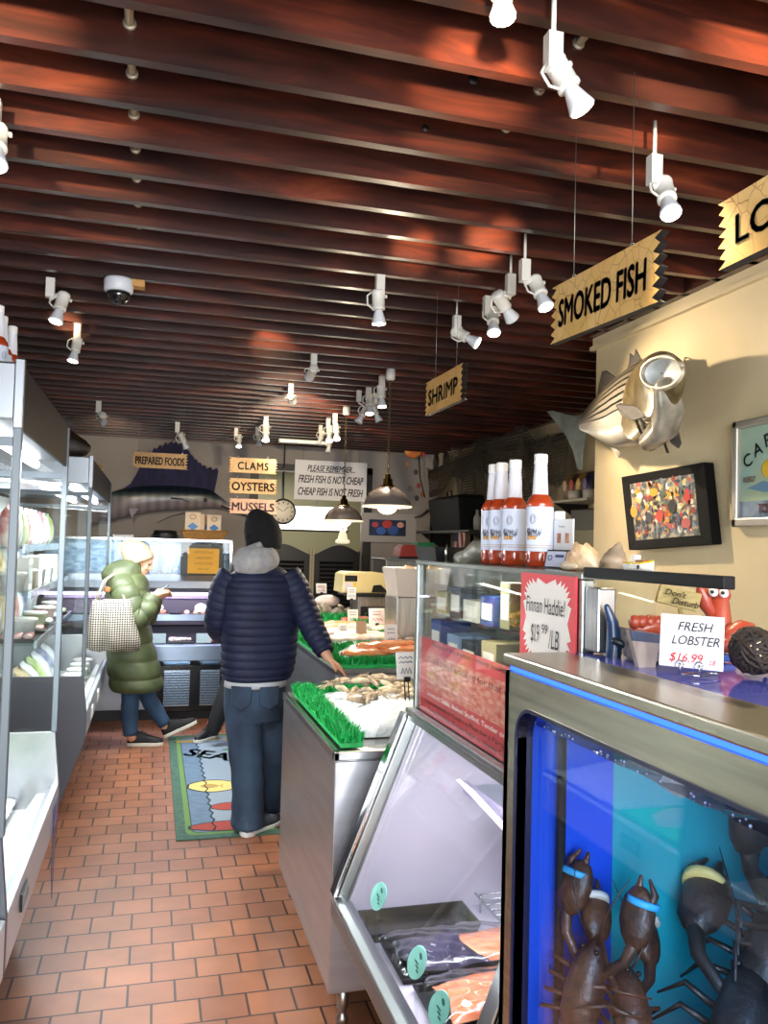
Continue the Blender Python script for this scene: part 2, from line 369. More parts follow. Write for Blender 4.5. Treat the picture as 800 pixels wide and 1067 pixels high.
track(246,446,'track light straight above the word CLAMS, left one there',(.75,7.6,1.0),14,head=(249,456),k=.9)
track(277,434,'taller track light above the right end of the clams sign',(.9,6.9,1.0),12,head=(277,446),k=1.1)
track(268,445,'small track light squeezed between two others above the clams sign',(1.0,7.4,1.0),0,head=(269,455),k=.9,on=False)
track(396,287,'white track light hanging alone in the middle of the ceiling, pointing straight down',(.98,3.35,.9),90,head=(394,311),k=.95)
track(327,369,'white track light above the man, the higher of a pair',(.85,6.9,2.2),60,head=(326,386),k=.95)
track(303,400,'white track light above the man, the lower of a pair',(2.0,9.6,2.25),120,head=(303,414),k=.95)
track(476,325,'white track light hanging above the shrimp sign',(2.25,3.1,2.0),62,rod=.02,head=(478,347),k=.95,size=95)
track(532,281,'white track light turned away to the right, crossing over its neighbour',(2.2,3.6,1.9),18,rod=.02,head=(521,312),k=.95,size=55)
track(508,309,'white track light left of the smoked fish sign, lowest of its cluster',(1.25,2.6,1.0),14,head=(513,328),k=.95)
track(547,260,'white track light on a rod nearest to the left end of the smoked fish sign',(1.6,2.2,1.3),25,rod=.04,head=(559,297),k=.95,size=58)
track(398,392,'white track light beside the chain of the right pendant lamp',(1.5,5.0,.9),55,head=(397,407),k=1.0)
track(384,404,'lit track light in the middle of the cluster left of the pendant chain',(1.4,5.3,.9),45,head=(385,416),k=1.0)
track(374,407,'unlit track light turned left in the cluster by the pendant chain',(.6,5.7,1.0),0,head=(380,428),k=.9,on=False)
track(391,410,'unlit track light turned right in the cluster by the pendant chain',(2.2,5.8,1.3),0,head=(389,426),k=.9,on=False)
track(349,431,'brighter track light of the far cluster left of the chain of the left pendant lamp',(1.5,6.2,.9),14,head=(350,446),k=1.0)
track(342,436,'lit track light next to the pair mate in the far cluster, half a head lower',(1.4,6.6,.9),12,head=(343,448),k=1.0)
track(334,443,'dim small track light at the left of the far cluster',(1.0,7.4,1.0),0,head=(335,453),k=.9,on=False)
track(344,447,'unlit track light pointing down at the bottom of the far cluster',(1.4,7.5,.9),0,head=(343,461),k=.9,on=False)
# dome camera on a wooden block
p=at(124,291,Z=ZB); t=T('dome_camera','white security dome camera with dark bubble on a wooden block','camera',p)
MB().box(p.x-.05,p.x+.11,p.y-.03,p.y+.03,ZB-.03,ZB).build('mounting_block',M('raw_pine','#b98a4c',.6),t,.002)
MB().lathe([(.062,0),(.064,-.01),(.062,-.05),(.055,-.058)],(p.x,p.y,ZB-.002),26).build('housing',M('cool_white_plastic','#cfd3dc',.4),t)
MB().lathe([(.052,-.056),(.05,-.075),(.04,-.095),(.022,-.108),(.002,-.112)],(p.x,p.y,ZB-.002),26).build('dome',M('smoked_bubble','#17181b',.06,spec=.9),t)
# fluorescent strip on the ceiling in front of the back wall
p0=at(290,459,Z=2.70); 
t=T('strip_light','thin glowing strip light on the ceiling before the back wall','light',p0)
MB().box(p0.x,p0.x+.55,p0.y-.04,p0.y+.04,2.68,2.72).build('fixture',white_mt,t,.004)
MB().box(p0.x+.02,p0.x+.53,p0.y-.055,p0.y-.03,2.685,2.705).build('diffuser',emat('warm_strip_glow','#fff0b8',1.6),t)
# pendant lamps over the seafood island
def pendant(px,py_top,cx,rim_y,w,label,power):
    p=at(px,py_top,Z=ZB); dep=(p-EYE).dot(fwd); r=ray(cx,rim_y); b=EYE+r*(dep/r.dot(fwd)); rad=w*dep/FPX/2
    x,y,z=p.x,p.y,b.z
    t=T('pendant_lamp',label,'pendant lamp',p,'metal pendant lamps over the fish island')
    MB().lathe([(.03,0),(.03,-.06),(.022,-.07)],p,14).build('canopy',white_mt,t)
    c=MB(); zt,zb=ZB-.07,z+.20; n=int((zt-zb)/.03)
    for i in range(n):
        zz=zt-(i+.5)*(zt-zb)/n; a=(i%2)*PI/2; h=.021
        pts=[V((x+.008*math.cos(s)*math.cos(a),y+.008*math.cos(s)*math.sin(a),zz+h*math.sin(s))) for s in [k*PI/3 for k in range(7)]]
        c.tube(pts,.0028,5)
    c.build('chain',M('antique_brass_chain','#6d5f3f',.4,.8),t)
    brass=M('polished_brass','#a98a45',.2,1.)
    MB().lathe([(.006,.205),(.018,.20),(.020,.175),(.030,.17),(.033,.135),(.05,.125),(.052,.11)],(x,y,z),24).build('cap',brass,t)
    sh=MB(); out=[(.05,.118),(rad*.45,.105),(rad*.72,.08),(rad*.92,.04),(rad,.0),(rad*1.02,-.008)]; inn=[(r_*.97,z_-.006) for r_,z_ in out[::-1]]
    sh.lathe(out+inn,(x,y,z),40,caps=False).build('shade',M('pewter_shade','#b5a8a4',.25,.7),t)
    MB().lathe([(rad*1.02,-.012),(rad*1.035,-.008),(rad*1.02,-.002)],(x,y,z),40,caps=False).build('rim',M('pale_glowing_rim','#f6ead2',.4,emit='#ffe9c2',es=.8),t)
    MB().ball((x,y,z-.01),(rad*.42,rad*.42,rad*.3)).build('bulb',emat('pendant_bulb_glow','#ffe3b4',7),t)
    point('pendant_glow',(x,y,z-.085),power,(1,.85,.62),.05)
pendant(407,385,405,527,50,'larger pendant lamp with bright bulb hanging right of the fresh fish sign',22)
pendant(361,424,361,542,40,'smaller farther pendant lamp hanging in front of the lit kitchen doorway',16)
# ================================================================ left wall: tall glass cases
crm=M('shelf_white','#dfe3e2',.4)
casein=M('case_inner_white','#dfe4e4',.35)
def wall_case(y0,y1,label,shelves):
    xf,xb=-.35,-1.08; zc,zt=1.865,2.04
    t=T('refrigerated_display_case',label,'display case',(xf,y0,0))
    c=MB().box(xb,xf-.012,y0,y1,zc+.02,zt); c.build('canopy',M('canopy_brushed_steel','#8b9096',.36,1.),t,.006)
    MB().box(xf-.012,xf,y0+.02,y1-.01,zc,zt-.005).build('canopy_front',M('glossy_black_panel','#060709',.35,spec=.12),t,.003)
    MB().box(xf-.02,xf+.006,y0-.004,y0+.018,zc-.01,zt+.01).build('canopy_trim',M('canopy_brushed_steel',''),t,.004)
    for xx in (-.46,-.62):
        MB().cyl((xx,y0+.06,zc),(xx,y1-.06,zc),.016,n=10).build('light_tube',tube_light,t)
    for yy,nm in ((y0,'near'),(y1,'far')):
        MB().box(xb,xf-.012,yy-.004,yy+.004,.80,zc+.02).build('end_glass',glass_soft,t)
        MB().box(xf-.016,xf+.006,yy-.012,yy+.012,.80,zc+(.16 if nm=='far' else .0)).build('glass_post',M('edge_chrome','#5f686e',.4,.35),t,.003)
        MB().box(xb,xf-.012,yy-.008,yy+.008,zc-.05,zc-.025).build('glass_rail',M('edge_chrome','',),t)
        MB().prism([(xf+.02,yy-.012,.60),(xf+.02,yy-.012,.45),(xf-.13,yy-.012,.0),(xb,yy-.012,0),(xb,yy-.012,.80),(xf-.0,yy-.012,.80)],(0,.024,0)).build('end_panel',M('graphite_end_panel','#4d4f57',.4,.2) if nm=='near' else steel,t,.002)
    MB().box(xb-.02,xb,y0,y1,.12,zc).build('back_panel',casein,t)
    b=MB(); b.prism([(xf+.0,y0,.60),(xf+.02,y0,.595),(xf+.02,y0,.45),(xf-.02,y0,.44),(xf-.03,y0,.56)],(0,y1-y0,0)).build('front_rail',M('bright_rail_steel','#c9d0d8',.35,.6),t,.003)
    MB().prism([(xf-.03,y0,.46),(xf-.03,y0,.56),(xf-.06,y0,.56),(xf-.10,y0,.50),(xb,y0,.54),(xb,y0,.44)],(0,y1-y0,0)).build('deck',casein,t)
    MB().prism([(xf-.10,y0,.44),(xf-.30,y0,.10),(xb,y0,.10),(xb,y0,.44)],(0,y1-y0,0)).build('base',M('dark_case_base','#17130f',.7,spec=.2),t)
    MB().box(xb,xf-.33,y0,y1,0,.10).build('kick_plate',dark_metal,t)
    for z,xw in shelves:
        MB().box(xb,xw,y0+.03,y1-.03,z-.014,z).build('shelf',glassmat('shelf_glass',(.9,.95,.95),.8),t)
        MB().box(xw-.004,xw+.012,y0+.03,y1-.03,z-.03,z+.012).build('shelf_edge',M('shelf_edge_steel','#aeb7bd',.25,1.),t)
    area('case_glow',(-.58,(y0+y1)/2,zc-.03),(-.66,(y0+y1)/2,0),CASE_W*(y1-y0),.3,y1-y0-.1,(.93,.97,1))
    return t
CASE_W=33
wall_case(2.34,3.55,'nearest tall glass-ended refrigerated case along the left wall, under the row of bottles',[])
wall_case(4.94,7.05,'farther refrigerated case with packed glass shelves behind the woman',[(.98,-.62),(1.26,-.66),(1.52,-.70)])
tub=T('refrigerated_display_case','low open front end of the left case at the bottom left corner','display case',(-.35,1.4,0))
MB().prism([(-.35,1.3,.60),(-.33,1.3,.595),(-.33,1.3,.45),(-.37,1.3,.44),(-.38,1.3,.56)],(0,1.02,0)).build('front_rail',_mats['bright_rail_steel'],tub,.003)
MB().prism([(-.38,1.3,.46),(-.38,1.3,.56),(-.41,1.3,.56),(-.45,1.3,.50),(-1.08,1.3,.54),(-1.08,1.3,.44)],(0,1.02,0)).build('deck',casein,tub)
MB().prism([(-.45,1.3,.44),(-.65,1.3,.10),(-1.08,1.3,.10),(-1.08,1.3,.44)],(0,1.02,0)).build('base',_mats['dark_case_base'],tub)
MB().box(-1.08,-.68,1.3,2.32,0,.10).build('kick_plate',dark_metal,tub)
# price clips on the rails and blue film hanging off the rail end
o=MB().prism([(-.326,3.5,.56),(-.326,3.36,.55),(-.326,3.33,.35),(-.326,3.40,.20),(-.326,3.43,.36),(-.326,3.49,.42)],(.003,0,0)).build('protective_film',glassmat('blue_film',(.55,.65,.95),.5)); tag(o,'bluish plastic film peeling off the end of the left case rail','plastic film')
def clip(x,y,z,w,h,mat,label):
    t=T('price_clip',label,'price tag',(x,y,z),'price clips on the left case rails')
    MB().box(x,x+.006,y-w/2,y+w/2,z-h/2,z+h/2).build('holder',mat,t,.001)
    MB().box(x+.006,x+.008,y-w/2+.008,y+w/2-.008,z-h/2+.008,z+h/2-.008).build('card',M('dim_card','#7b7f80',.5) if mat is black_pl else paper,t)
clip(-.328,2.62,.535,.12,.05,black_pl,'black price clip on the front rail of the nearest left case')
clip(-.328,5.35,.52,.13,.07,white_pl,'white price clip on the rail of the farther left case, nearest to the camera')
clip(-.328,5.9,.52,.13,.07,white_pl,'white price clip in the middle of the farther left case rail')
# ice bed with a green mat and packs in the nearest case
def noise3(x,y,s=0): return math.sin(x*37+s)*math.cos(y*41+s*1.7)*.5+math.sin(x*83+y*57+s)*.3+math.sin(x*151-y*133+s*2)*.2
icem=M('crushed_ice','#eef3f6',.25,0,'#d5e0e8',60,bump=.5,bscale=120)
o=MB().grid(lambda u,v:V((-1.06+.58*u,2.95+.58*v,.545+.08*math.sin(PI*min(1,u*1.1))*math.sin(PI*v)**.5+.014*noise3(u*1.3,v*1.4))),60,60).build('crushed_ice',icem); tag(o,'white crushed ice bed inside the nearest left case','ice',None,'stuff')
turf=M('green_plastic_turf','#16b055',.5,0,'#0c8a3e',40)
def turf_strip(name,pts,w,h,label,group,n=2600,seed=3,lift=0,kind=None):
    """strip of plastic display grass: a backing plus many short blades"""
    rnd=random.Random(seed); b=MB(); P=[V(p) for p in pts]
    for a,c in zip(P[:-1],P[1:]):
        d=(c-a); L_=d.length; d=d/L_; s=V((-d.y,d.x,0))
        b.prism([a-s*w/2,a+s*w/2,c+s*w/2,c-s*w/2],(0,0,h*.35))
        for k in range(int(n*L_)):
            q=a+d*rnd.uniform(0,L_)+s*rnd.uniform(-w/2,w/2)+V((0,0,h*.3)); 
            l=h*rnd.uniform(.6,1.0); tip=q+V((rnd.uniform(-1,1)*h*.45,rnd.uniform(-1,1)*h*.45,l)); r=V((rnd.uniform(-1,1),rnd.uniform(-1,1),0)).normalized()*.0045
            b.add([q-r,q+r,tip],[(0,1,2)])
    o=b.build(name,turf,None,recalc=False); tag(o,label,'green garnish',group); return o
o=MB().box(-1.05,-.47,2.36,2.92,.535,.556).build('green_liner_mat',turf); tag(o,'flat green plastic liner mat inside the nearest left case','mat')
def pouch(name,mats,w,d,h,seed=1):
    rnd=random.Random(seed)
    b=MB().grid(lambda u,v:V(((u-.5)*w,(v-.5)*d,h*(max(0,math.sin(PI*u))*max(0,math.sin(PI*v)))**.6+.004*math.sin(17*u+seed)*math.sin(13*v))),14,12)
    b.grid(lambda u,v:V(((u-.5)*w,(v-.5)*d,.0)),2,2); return b
def pack(x,y,z,w,d,h,mat,label,cat,group,rz=0,name='food_pack'):
    o=pouch(name,mat,w,d,h,int(x*100+y*10)).build(name,mat); o.location=(x,y,z); o.rotation_euler=(0,0,rz); return tag(o,label,cat,group)
wrap_w=M('white_wrapped_pack','#e8eaea',.25,0,'#c9d0cf',14); wrap_y=M('yellow_label_pack','#d9b23a',.3,0,'#e8e4da',9); wrap_b=M('blue_label_pack','#3d5fa5',.35,0,'#dfe4ea',9); wrap_r=M('red_label_pack','#c23a33',.35,0,'#efdcd6',7); wrap_g=M('green_label_pack','#8fae3a',.4,0,'#dfe6cf',8)
pack(-.62,2.74,.556,.2,.14,.05,wrap_y,'yellow wrapped pack on the green liner mat','food pack','packs on the ice of the left case',.4)
pack(-.80,2.82,.556,.18,.13,.05,wrap_b,'blue wrapped pack beside the yellow one on the liner mat','food pack','packs on the ice of the left case',-.2)
pack(-.60,2.52,.556,.16,.12,.04,wrap_w,'white wrapped pack lying alone near the case rail','food pack','packs on the ice of the left case',.1)
# ---- goods on the shelves of the farther case
def bag_proto(mat,w=.13,h=.2,d=.05):
    b=MB(); rings=[]
    for z,dy,kw in ((0,d*.5,.94),(.15,d,1),(.5,d*1.1,1.02),(.8,d*.7,.98),(.92,.008,1),(1,.004,1)):
        rings.append([V((math.cos(a)*dy*.5,math.copysign(abs(math.sin(a))**.5,math.sin(a))*w*kw*.5,z*h)) for a in [k*2*PI/16 for k in range(16)]])
    return b.loft(rings)
G='packaged foods on the shelves of the farther left case'
def goods(kind,x,y,z,mat,label,s=1.0):
    if kind=='bag': b=bag_proto(mat,.13*s,.19*s,.07*s); nm='snack_bag'; mats=mat
    elif kind=='tub': b=MB().lathe([(.045*s,0),(.055*s,.075*s),(.058*s,.076*s)],(0,0,0),20); b.cur=1; b.lathe([(.06*s,.077*s),(.06*s,.088*s),(.05*s,.092*s)],(0,0,0),20); nm='food_tub'; mats=[mat,white_pl]
    elif kind=='tray':
        b=MB(); b.prism([(-.08*s,-.06*s,0),(.08*s,-.06*s,0),(.08*s,.06*s,0),(-.08*s,.06*s,0)],(0,0,.02)); b.cur=1
        for a in (-1,0,1):
            for c in (-1,1): b.ball((a*.045*s,c*.028*s,.032),(.022*s,.024*s,.018),8,6)
        nm='sushi_tray'; mats=[black_pl,mat]
    else: b=MB().box(-.05*s,.05*s,-.06*s,.06*s,0,.15*s); b.cur=1; b.box(.0501*s,.052*s,-.045*s,.045*s,.03*s,.12*s); nm='food_carton'; mats=[paper,mat]
    o=b.build(nm,mats); o.location=(x,y,z); return tag(o,label,nm.split('_')[1],G)
colw=dict(white=wrap_w,red=wrap_r,yellow=wrap_y,blue=wrap_b,green=wrap_g)
rows=[(1.52,'top shelf',['bag']*3,['red','white','green','red','white','blue'],-.8),(1.26,'upper middle shelf',['tub','carton'],['white','white','yellow','white','white'],-.76),(.98,'lower middle shelf',['tray','tub'],['red','white','red','green','white'],-.72)]
for z,rn,kinds,cols,x0 in rows:
    for j in range(9):
        y=5.06+.225*j; kd=kinds[j%len(kinds)]; c=cols[j%len(cols)]
        nth=['first','second','third','fourth','fifth','sixth','seventh','eighth','ninth'][j]
        goods(kd,x0,y,z+.001,colw[c],'%s %s, %s from the near end of the %s, farther left case'%(c,kd,nth,rn),1.25)
for z,x0,kd,nm in ((1.52,-.95,'carton','top shelf'),(1.26,-.93,'bag','upper middle shelf'),(.98,-.90,'bag','lower middle shelf'),(1.03,-.72,'tray','lower middle shelf, lying on the tubs')):
    if kd=='tray': continue
    for j in range(9):
        nth=['first','second','third','fourth','fifth','sixth','seventh','eighth','ninth'][j]; c=['white','white','yellow','white','red','white','blue','white','white'][j]
        goods(kd,x0,5.08+.22*j,z+.001,colw[c],'%s %s at the back of the %s, %s along the farther case'%(c,kd,nm.split(',')[0],nth),1.35)
for j in range(8):
    y=5.05+.25*j; c=['white','white','yellow','white','green','white','blue','white'][j]
    nth=['first','second','third','fourth','fifth','sixth','seventh','eighth'][j]
    o=goods('bag',-.68,y,.545,colw[c],'%s bag %s from the near end on the deck of the farther left case'%(c,nth),1.3); o.rotation_euler=(0,-.5,0)
    o=goods('tub',-.50,y+.06,.525,wrap_w if j%2 else wrap_g,'%s tub at the front of the bottom deck, %s from the near end'%('white' if j%2 else 'green',nth),1.2)
# bottles of sauce standing on the canopy of the nearest case
sauce=M('cocktail_sauce','#9a2f14',.12,0,'#b0441c',20,coat=.5); sleeve=M('frosted_neck_sleeve','#dfe1ea',.35); labelm=M('pale_blue_label','#cfd8ec',.45); capm=M('white_cap','#f0eee9',.4)
def bottle_proto():
    t=T('sauce_bottle','','bottle',(0,0,0))
    MB().lathe([(.034,0),(.0375,.004),(.0375,.034),(.0365,.037),(.0365,.150),(.0375,.153),(.0365,.160),(.03,.172),(.022,.180),(.019,.184)],(0,0,0),28).build('glass_body',sauce,t)
    MB().lathe([(.0378,.038),(.0378,.149)],(0,0,0),28,caps=False).build('label',labelm,t)
    MB().lathe([(.0225,.180),(.0175,.262),(.0175,.263)],(0,0,0),20).build('neck_sleeve',sleeve,t)
    MB().lathe([(.0185,.258),(.019,.262),(.019,.28),(.017,.282)],(0,0,0),20).build('cap',capm,t)
    # round emblem and line drawing printed on the label
    a=MB()
    pts=[V((.0385*math.cos(-2.2+.23*math.cos(s)),.0385*math.sin(-2.2+.23*math.cos(s)),.118+.0115*math.sin(s))) for s in [k*PI/8 for k in range(17)]]
    a.tube(pts,.0007,4); 
    pts=[V((.0385*math.cos(-2.2+.13*math.cos(s)),.0385*math.sin(-2.2+.13*math.cos(s)),.118+.0065*math.sin(s))) for s in [k*PI/8 for k in range(17)]]; a.tube(pts,.0006,4)
    rnd=random.Random(5)
    for k in range(9):
        a0=-2.75+.13*k; a.tube([V((.0385*math.cos(a0+.05*q),.0385*math.sin(a0+.05*q),.082+.012*math.sin(q*2.1+k)+.004*rnd.random())) for q in range(4)],.0008,4)
    a.build('label_print',M('grey_label_print','#5b5a66',.6),t)
    b=MB()
    for zz in (.047,.053): b.tube([V((.0384*math.cos(s),.0384*math.sin(s),zz)) for s in [-3+.12*k for k in range(22)]],.0007,4)
    for k in range(4): b.ball((.0375*math.cos(-2.6+.2*k),.0375*math.sin(-2.6+.2*k),.072),(.004,.004,.006),8,5)
    b.build('label_drawing',M('tan_label_print','#c99a5e',.6),t)
    return t
bot=bottle_proto()
bx=at(562,588,X=.93)
BOT=[]
for i,(px,py,lb) in enumerate([(561.5,588,'nearest of four sauce bottles on the service case, its label facing the aisle fully'),(535,586.5,'second of four sauce bottles on the service case, counted from the camera'),(521,585.5,'third of four sauce bottles on the service case, counted from the camera'),(513,585,'farthest of four sauce bottles on the service case, next to the flag')]):
    p=at(px,py,X=.93)
    o=bot if i==0 else dup(bot); o.location=(.93,p.y,1.537); o.scale=(.9,.9,1); o['label']=lb; o['group']='sauce bottles on the service case'; o.rotation_euler=(0,0,-.2 if i else -.35); BOT.append((p.y,p.z))
for i in range(6):
    o=dup(bot,(-.52+.01*(i%2),2.47+.135*i,2.041),.5*i,['first','second','third','fourth','fifth','last'][i]+' white-necked bottle in the row on the nearest left case, from the camera','bottles on the nearest left case')
# brown fish carving on the farther case
t=T('fish_carving','dark brown fish carving lying on top of the farther left case','carving',(-.55,5.3,2.04))
p=(-.48,5.35,2.16)
rings=[]
for s,ry,rz,dz in ((-.34,.01,.02,.0),(-.25,.05,.09,.0),(-.1,.07,.13,.01),(.05,.065,.11,.0),(.14,.045,.07,-.02),(.2,.03,.045,-.03),(.23,.012,.015,-.03)):
    rings.append([V((p[0]-.12+s*.9,p[1]+ry*math.sin(a),p[2]+dz+rz*math.cos(a))) for a in [k*PI/8 for k in range(16)]])
brown=M('dark_brown_hide','#2b1d15',.5,0,'#140d09',20,bump=.4)
MB().loft(rings).build('body',brown,t); MB().prism([(p[0]-.3,p[1]-.01,p[2]+.1),(p[0]-.1,p[1]-.01,p[2]+.17),(p[0]+.0,p[1]-.01,p[2]+.1)],(0,.02,0)).build('fin',brown,t)
MB().box(p[0]-.25,p[0]-.05,p[1]-.05,p[1]+.05,2.04,2.06).build('stand',brown,t)
o=MB().lathe([(.10,0),(.13,.06),(.135,.065),(.12,.06),(.09,.005)],(-.50,6.3,2.04),20).build('bread_basket',M('straw','#a58654',.7,bump=.4,bscale=60)); tag(o,'small tan basket on top of the farther left case','basket')
# ================================================================ prepared-foods case at the back
YC_=7.45
t=T('prepared_foods_case','prepared foods case at the back, with glass top and silver grilles','display case',(-.1,YC_,0))
xa,xb=-.95,.68
gry=M('hammered_grey_hood','#6f7580',.35,.6); pur=M('case_lilac_white','#cdbfe0',.4)
MB().box(xa,xb-.02,YC_+.08,YC_+.8,0,.10).build('kick_plate',M('black_kick','#0d0d0f',.5),t)
MB().box(xa,.06,YC_+.03,YC_+.8,.10,.48).build('lower_panel',M('cool_white_panel','#a9b0bb',.35,.2),t,.004)
MB().box(.06,xb,YC_+.0,YC_+.8,.08,.48).build('machine_compartment',M('black_gloss','#0c0d10',.2),t,.006)
for gx0,gx1 in ((.13,.35),(.44,.61)):
    g=MB().box(gx0,gx1,YC_-.006,YC_+.004,.13,.44)
    for k in range(13): g.obox((( gx0+gx1)/2,YC_-.012,.15+.0225*k),(gx1-gx0,.02,.004),Matrix.Rotation(.5,3,'X'))
    g.build('grille',M('silver_grille','#b9c9d6',.25,1.),t)
MB().prism([(xa,YC_-.06,.53),(xa,YC_-.06,.66),(xa,YC_-.03,.67),(xa,YC_+.8,.60),(xa,YC_+.8,.48),(xa,YC_,.48)],(xb-xa,0,0)).build('front_ledge',M('case_blue_steel','#8f9fb2',.28,1.),t,.004)
MB().box(xa,xb,YC_+.70,YC_+.8,.6,1.12).build('back_panel',pur,t)
MB().box(xb-.03,xb,YC_+.02,YC_+.8,.6,1.25).build('end_panel',pur,t)
MB().box(xa,xb-.03,YC_+.3,YC_+.7,.855,.885).build('shelf',steel,t,.003)
MB().box(xa,xb-.03,YC_+.285,YC_+.3,.845,.90).build('shelf_edge',M('case_blue_steel',''),t)
MB().box(xa,xb-.03,YC_+.45,YC_+.7,.90,1.02).build('slotted_backdrop',M('dark_slots','#23202e',.5),t)
MB().box(xa,xb-.08,YC_+.5,YC_+.69,.70,.77).build('dark_riser',M('dark_slots',''),t)
hood=[(xa,YC_-.02,1.12),(xa,YC_-.04,1.16),(xa,YC_-.02,1.22),(xa,YC_+.08,1.27),(xa,YC_+.8,1.27),(xa,YC_+.8,1.11)]
MB().prism(hood,(xb-xa,0,0)).build('hood',gry,t,.01)
MB().box(xa+.05,xb-.05,YC_+.0,YC_+.06,1.095,1.112).build('light_tube',emat('lilac_tube_glow','#efe2ff',5),t)
for nm,bx_ in (('front_glass',(xa,xb,YC_+.02,YC_+.026,1.27,1.575)),('end_glass',(xb-.006,xb,YC_+.03,YC_+.6,1.27,1.575)),('top_glass',(xa,xb,YC_+.02,YC_+.6,1.575,1.583))):
    MB().box(*bx_).build(nm,glass_soft,t)
MB().box(xa,xb,YC_+.012,YC_+.03,1.568,1.588).build('top_rail',chrome,t); MB().box(xb-.016,xb+.004,YC_+.01,YC_+.03,1.27,1.575).build('glass_post',chrome,t)
MB().box(xa,xb,YC_+.6,YC_+.62,1.27,1.575).build('rear_panel',M('blue_grey_panel','#9fb3c8',.3,.3,'#5f7c99',7,(2,1,5)),t)
area('back_case_top_glow',(-.1,YC_+.3,1.56),(-.1,YC_+.3,1.2),7,1.2,.3,(.85,.93,1))
area('back_case_glow',(-.1,YC_+.12,1.08),(-.1,YC_+.35,.6),14,1.4,.08,(.88,.78,1))
for i,px in enumerate((128,142,160,174)):
    q=at(px,585,Y=YC_+.32); o=MB().lathe([(.05,0),(.055,.02),(.05,.2),(.035,.24),(.035,.27)],(q.x,YC_+.3,1.275),18).build('drink_bottle',M('milky_glass','#c3d2dd',.15,0,'#8fb0c8',12)); tag(o,['leftmost','second','third','rightmost'][i]+' pale bottle in the glass top of the prepared foods case','bottle','pale bottles in the prepared foods case')
# framed orange notice inside the glass
c0=at(190,605,Y=YC_+.10); 
t=T('framed_notice','orange notice in a black frame inside the prepared foods case','notice',(.42,YC_+.1,1.27))
MB().box(.24,.62,YC_+.10,YC_+.125,1.27,1.555).build('frame',black_pl,t,.003)
MB().box(.30,.575,YC_+.094,YC_+.0995,1.285,1.51).build('card',M('orange_card','#d99a26',.6),t)
for i,(s,w) in enumerate((('NOTICE OF SALE',.17),('SANDWICHES',.14),('& SIDE DISHES',.16),('MON - SAT',.10))): text(s,M('dim_brown_ink','#7a5112',.7),t,(.44,YC_+.0935,1.475-.05*i),(1,0,0),(0,0,1),w=w,h=.02)
# trays and oval tags
def oval_tag(x,y,z,label,mat=white_pl,w=.105,h=.075,g='oval tags in the prepared foods case'):
    t=T('oval_price_tag',label,'price tag',(x,y,z),g)
    MB().prism([(x+w/2*math.cos(a),y,z+h/2+h/2*math.sin(a)) for a in [k*PI/12 for k in range(24)]],(0,.004,0)).build('plate',mat,t)
    b=MB(); b.box(x-w*.22,x+w*.22,y-.002,y-.0005,z+h*.60,z+h*.68).box(x-w*.26,x+w*.26,y-.002,y-.0005,z+h*.40,z+h*.47).box(x-w*.08,x+w*.08,y-.002,y-.0005,z+h*.2,z+h*.27); b.build('printed_lines',M('blue_ink','#5468b0',.6),t)
oval_tag(.055,YC_+.31,.925,'left oval white tag on the upper shelf of the prepared foods case'); oval_tag(.44,YC_+.31,.925,'right oval white tag on the upper shelf of the prepared foods case')
def food_tray(x,y,z,w,d,mat,label,n=12,g='trays in the prepared foods case',bits=.03,h=.02):
    t=T('food_tray',label,'tray',(x,y,z),g)
    b=MB().prism([(x-w/2,y-d/2,z),(x+w/2,y-d/2,z),(x+w/2,y+d/2,z),(x-w/2,y+d/2,z)],(0,0,h)); b.build('tray',black_pl,t,.004)
    rnd=random.Random(int(x*1000)+int(z*100)); m_=MB()
    for k in range(n): m_.ball((x+rnd.uniform(-.4,.4)*w,y+rnd.uniform(-.4,.4)*d,z+h+bits*.3),(bits*rnd.uniform(.6,1.1),bits*rnd.uniform(.6,1.1),bits*.6),8,5,Matrix.Rotation(rnd.uniform(0,3),3,'Z'))
    o=m_.build('food',mat,t); o['kind']='stuff'
sal=M('salmon_pink','#e2704a',.3,0,'#f0a586',18)
food_tray(.02,YC_+.4,.886,.3,.14,sal,'tray of pink food behind the left oval tag',10); food_tray(.42,YC_+.4,.886,.3,.14,M('pale_food','#d9c3b0',.4,0,'#a86a4a',20),'tray of pale food behind the right oval tag',12)
food_tray(-.14,YC_+.14,.662,.16,.16,M('red_food','#a3302c',.35,0,'#5c1a1c',20),'tray of dark red food at the left of the front ledge',14)
food_tray(.26,YC_+.14,.662,.24,.16,M('shell_food','#d8cfc8',.3,0,'#4e3a3e',28),'tray of white and dark pieces in the middle of the front ledge',26)
food_tray(.56,YC_+.14,.662,.16,.16,sal,'tray of salmon pieces at the right of the front ledge',16)
for x,l in ((.07,'pale blue price card left on the front ledge'),(.46,'pale blue price card right on the front ledge')):
    o=MB().obox((x,YC_+.035,.715),(.13,.004,.085),Matrix.Rotation(-.3,3,'X')).build('price_card',M('pale_blue_card','#9fb9c0',.4)); tag(o,l,'price tag','cards on the prepared foods case ledge')
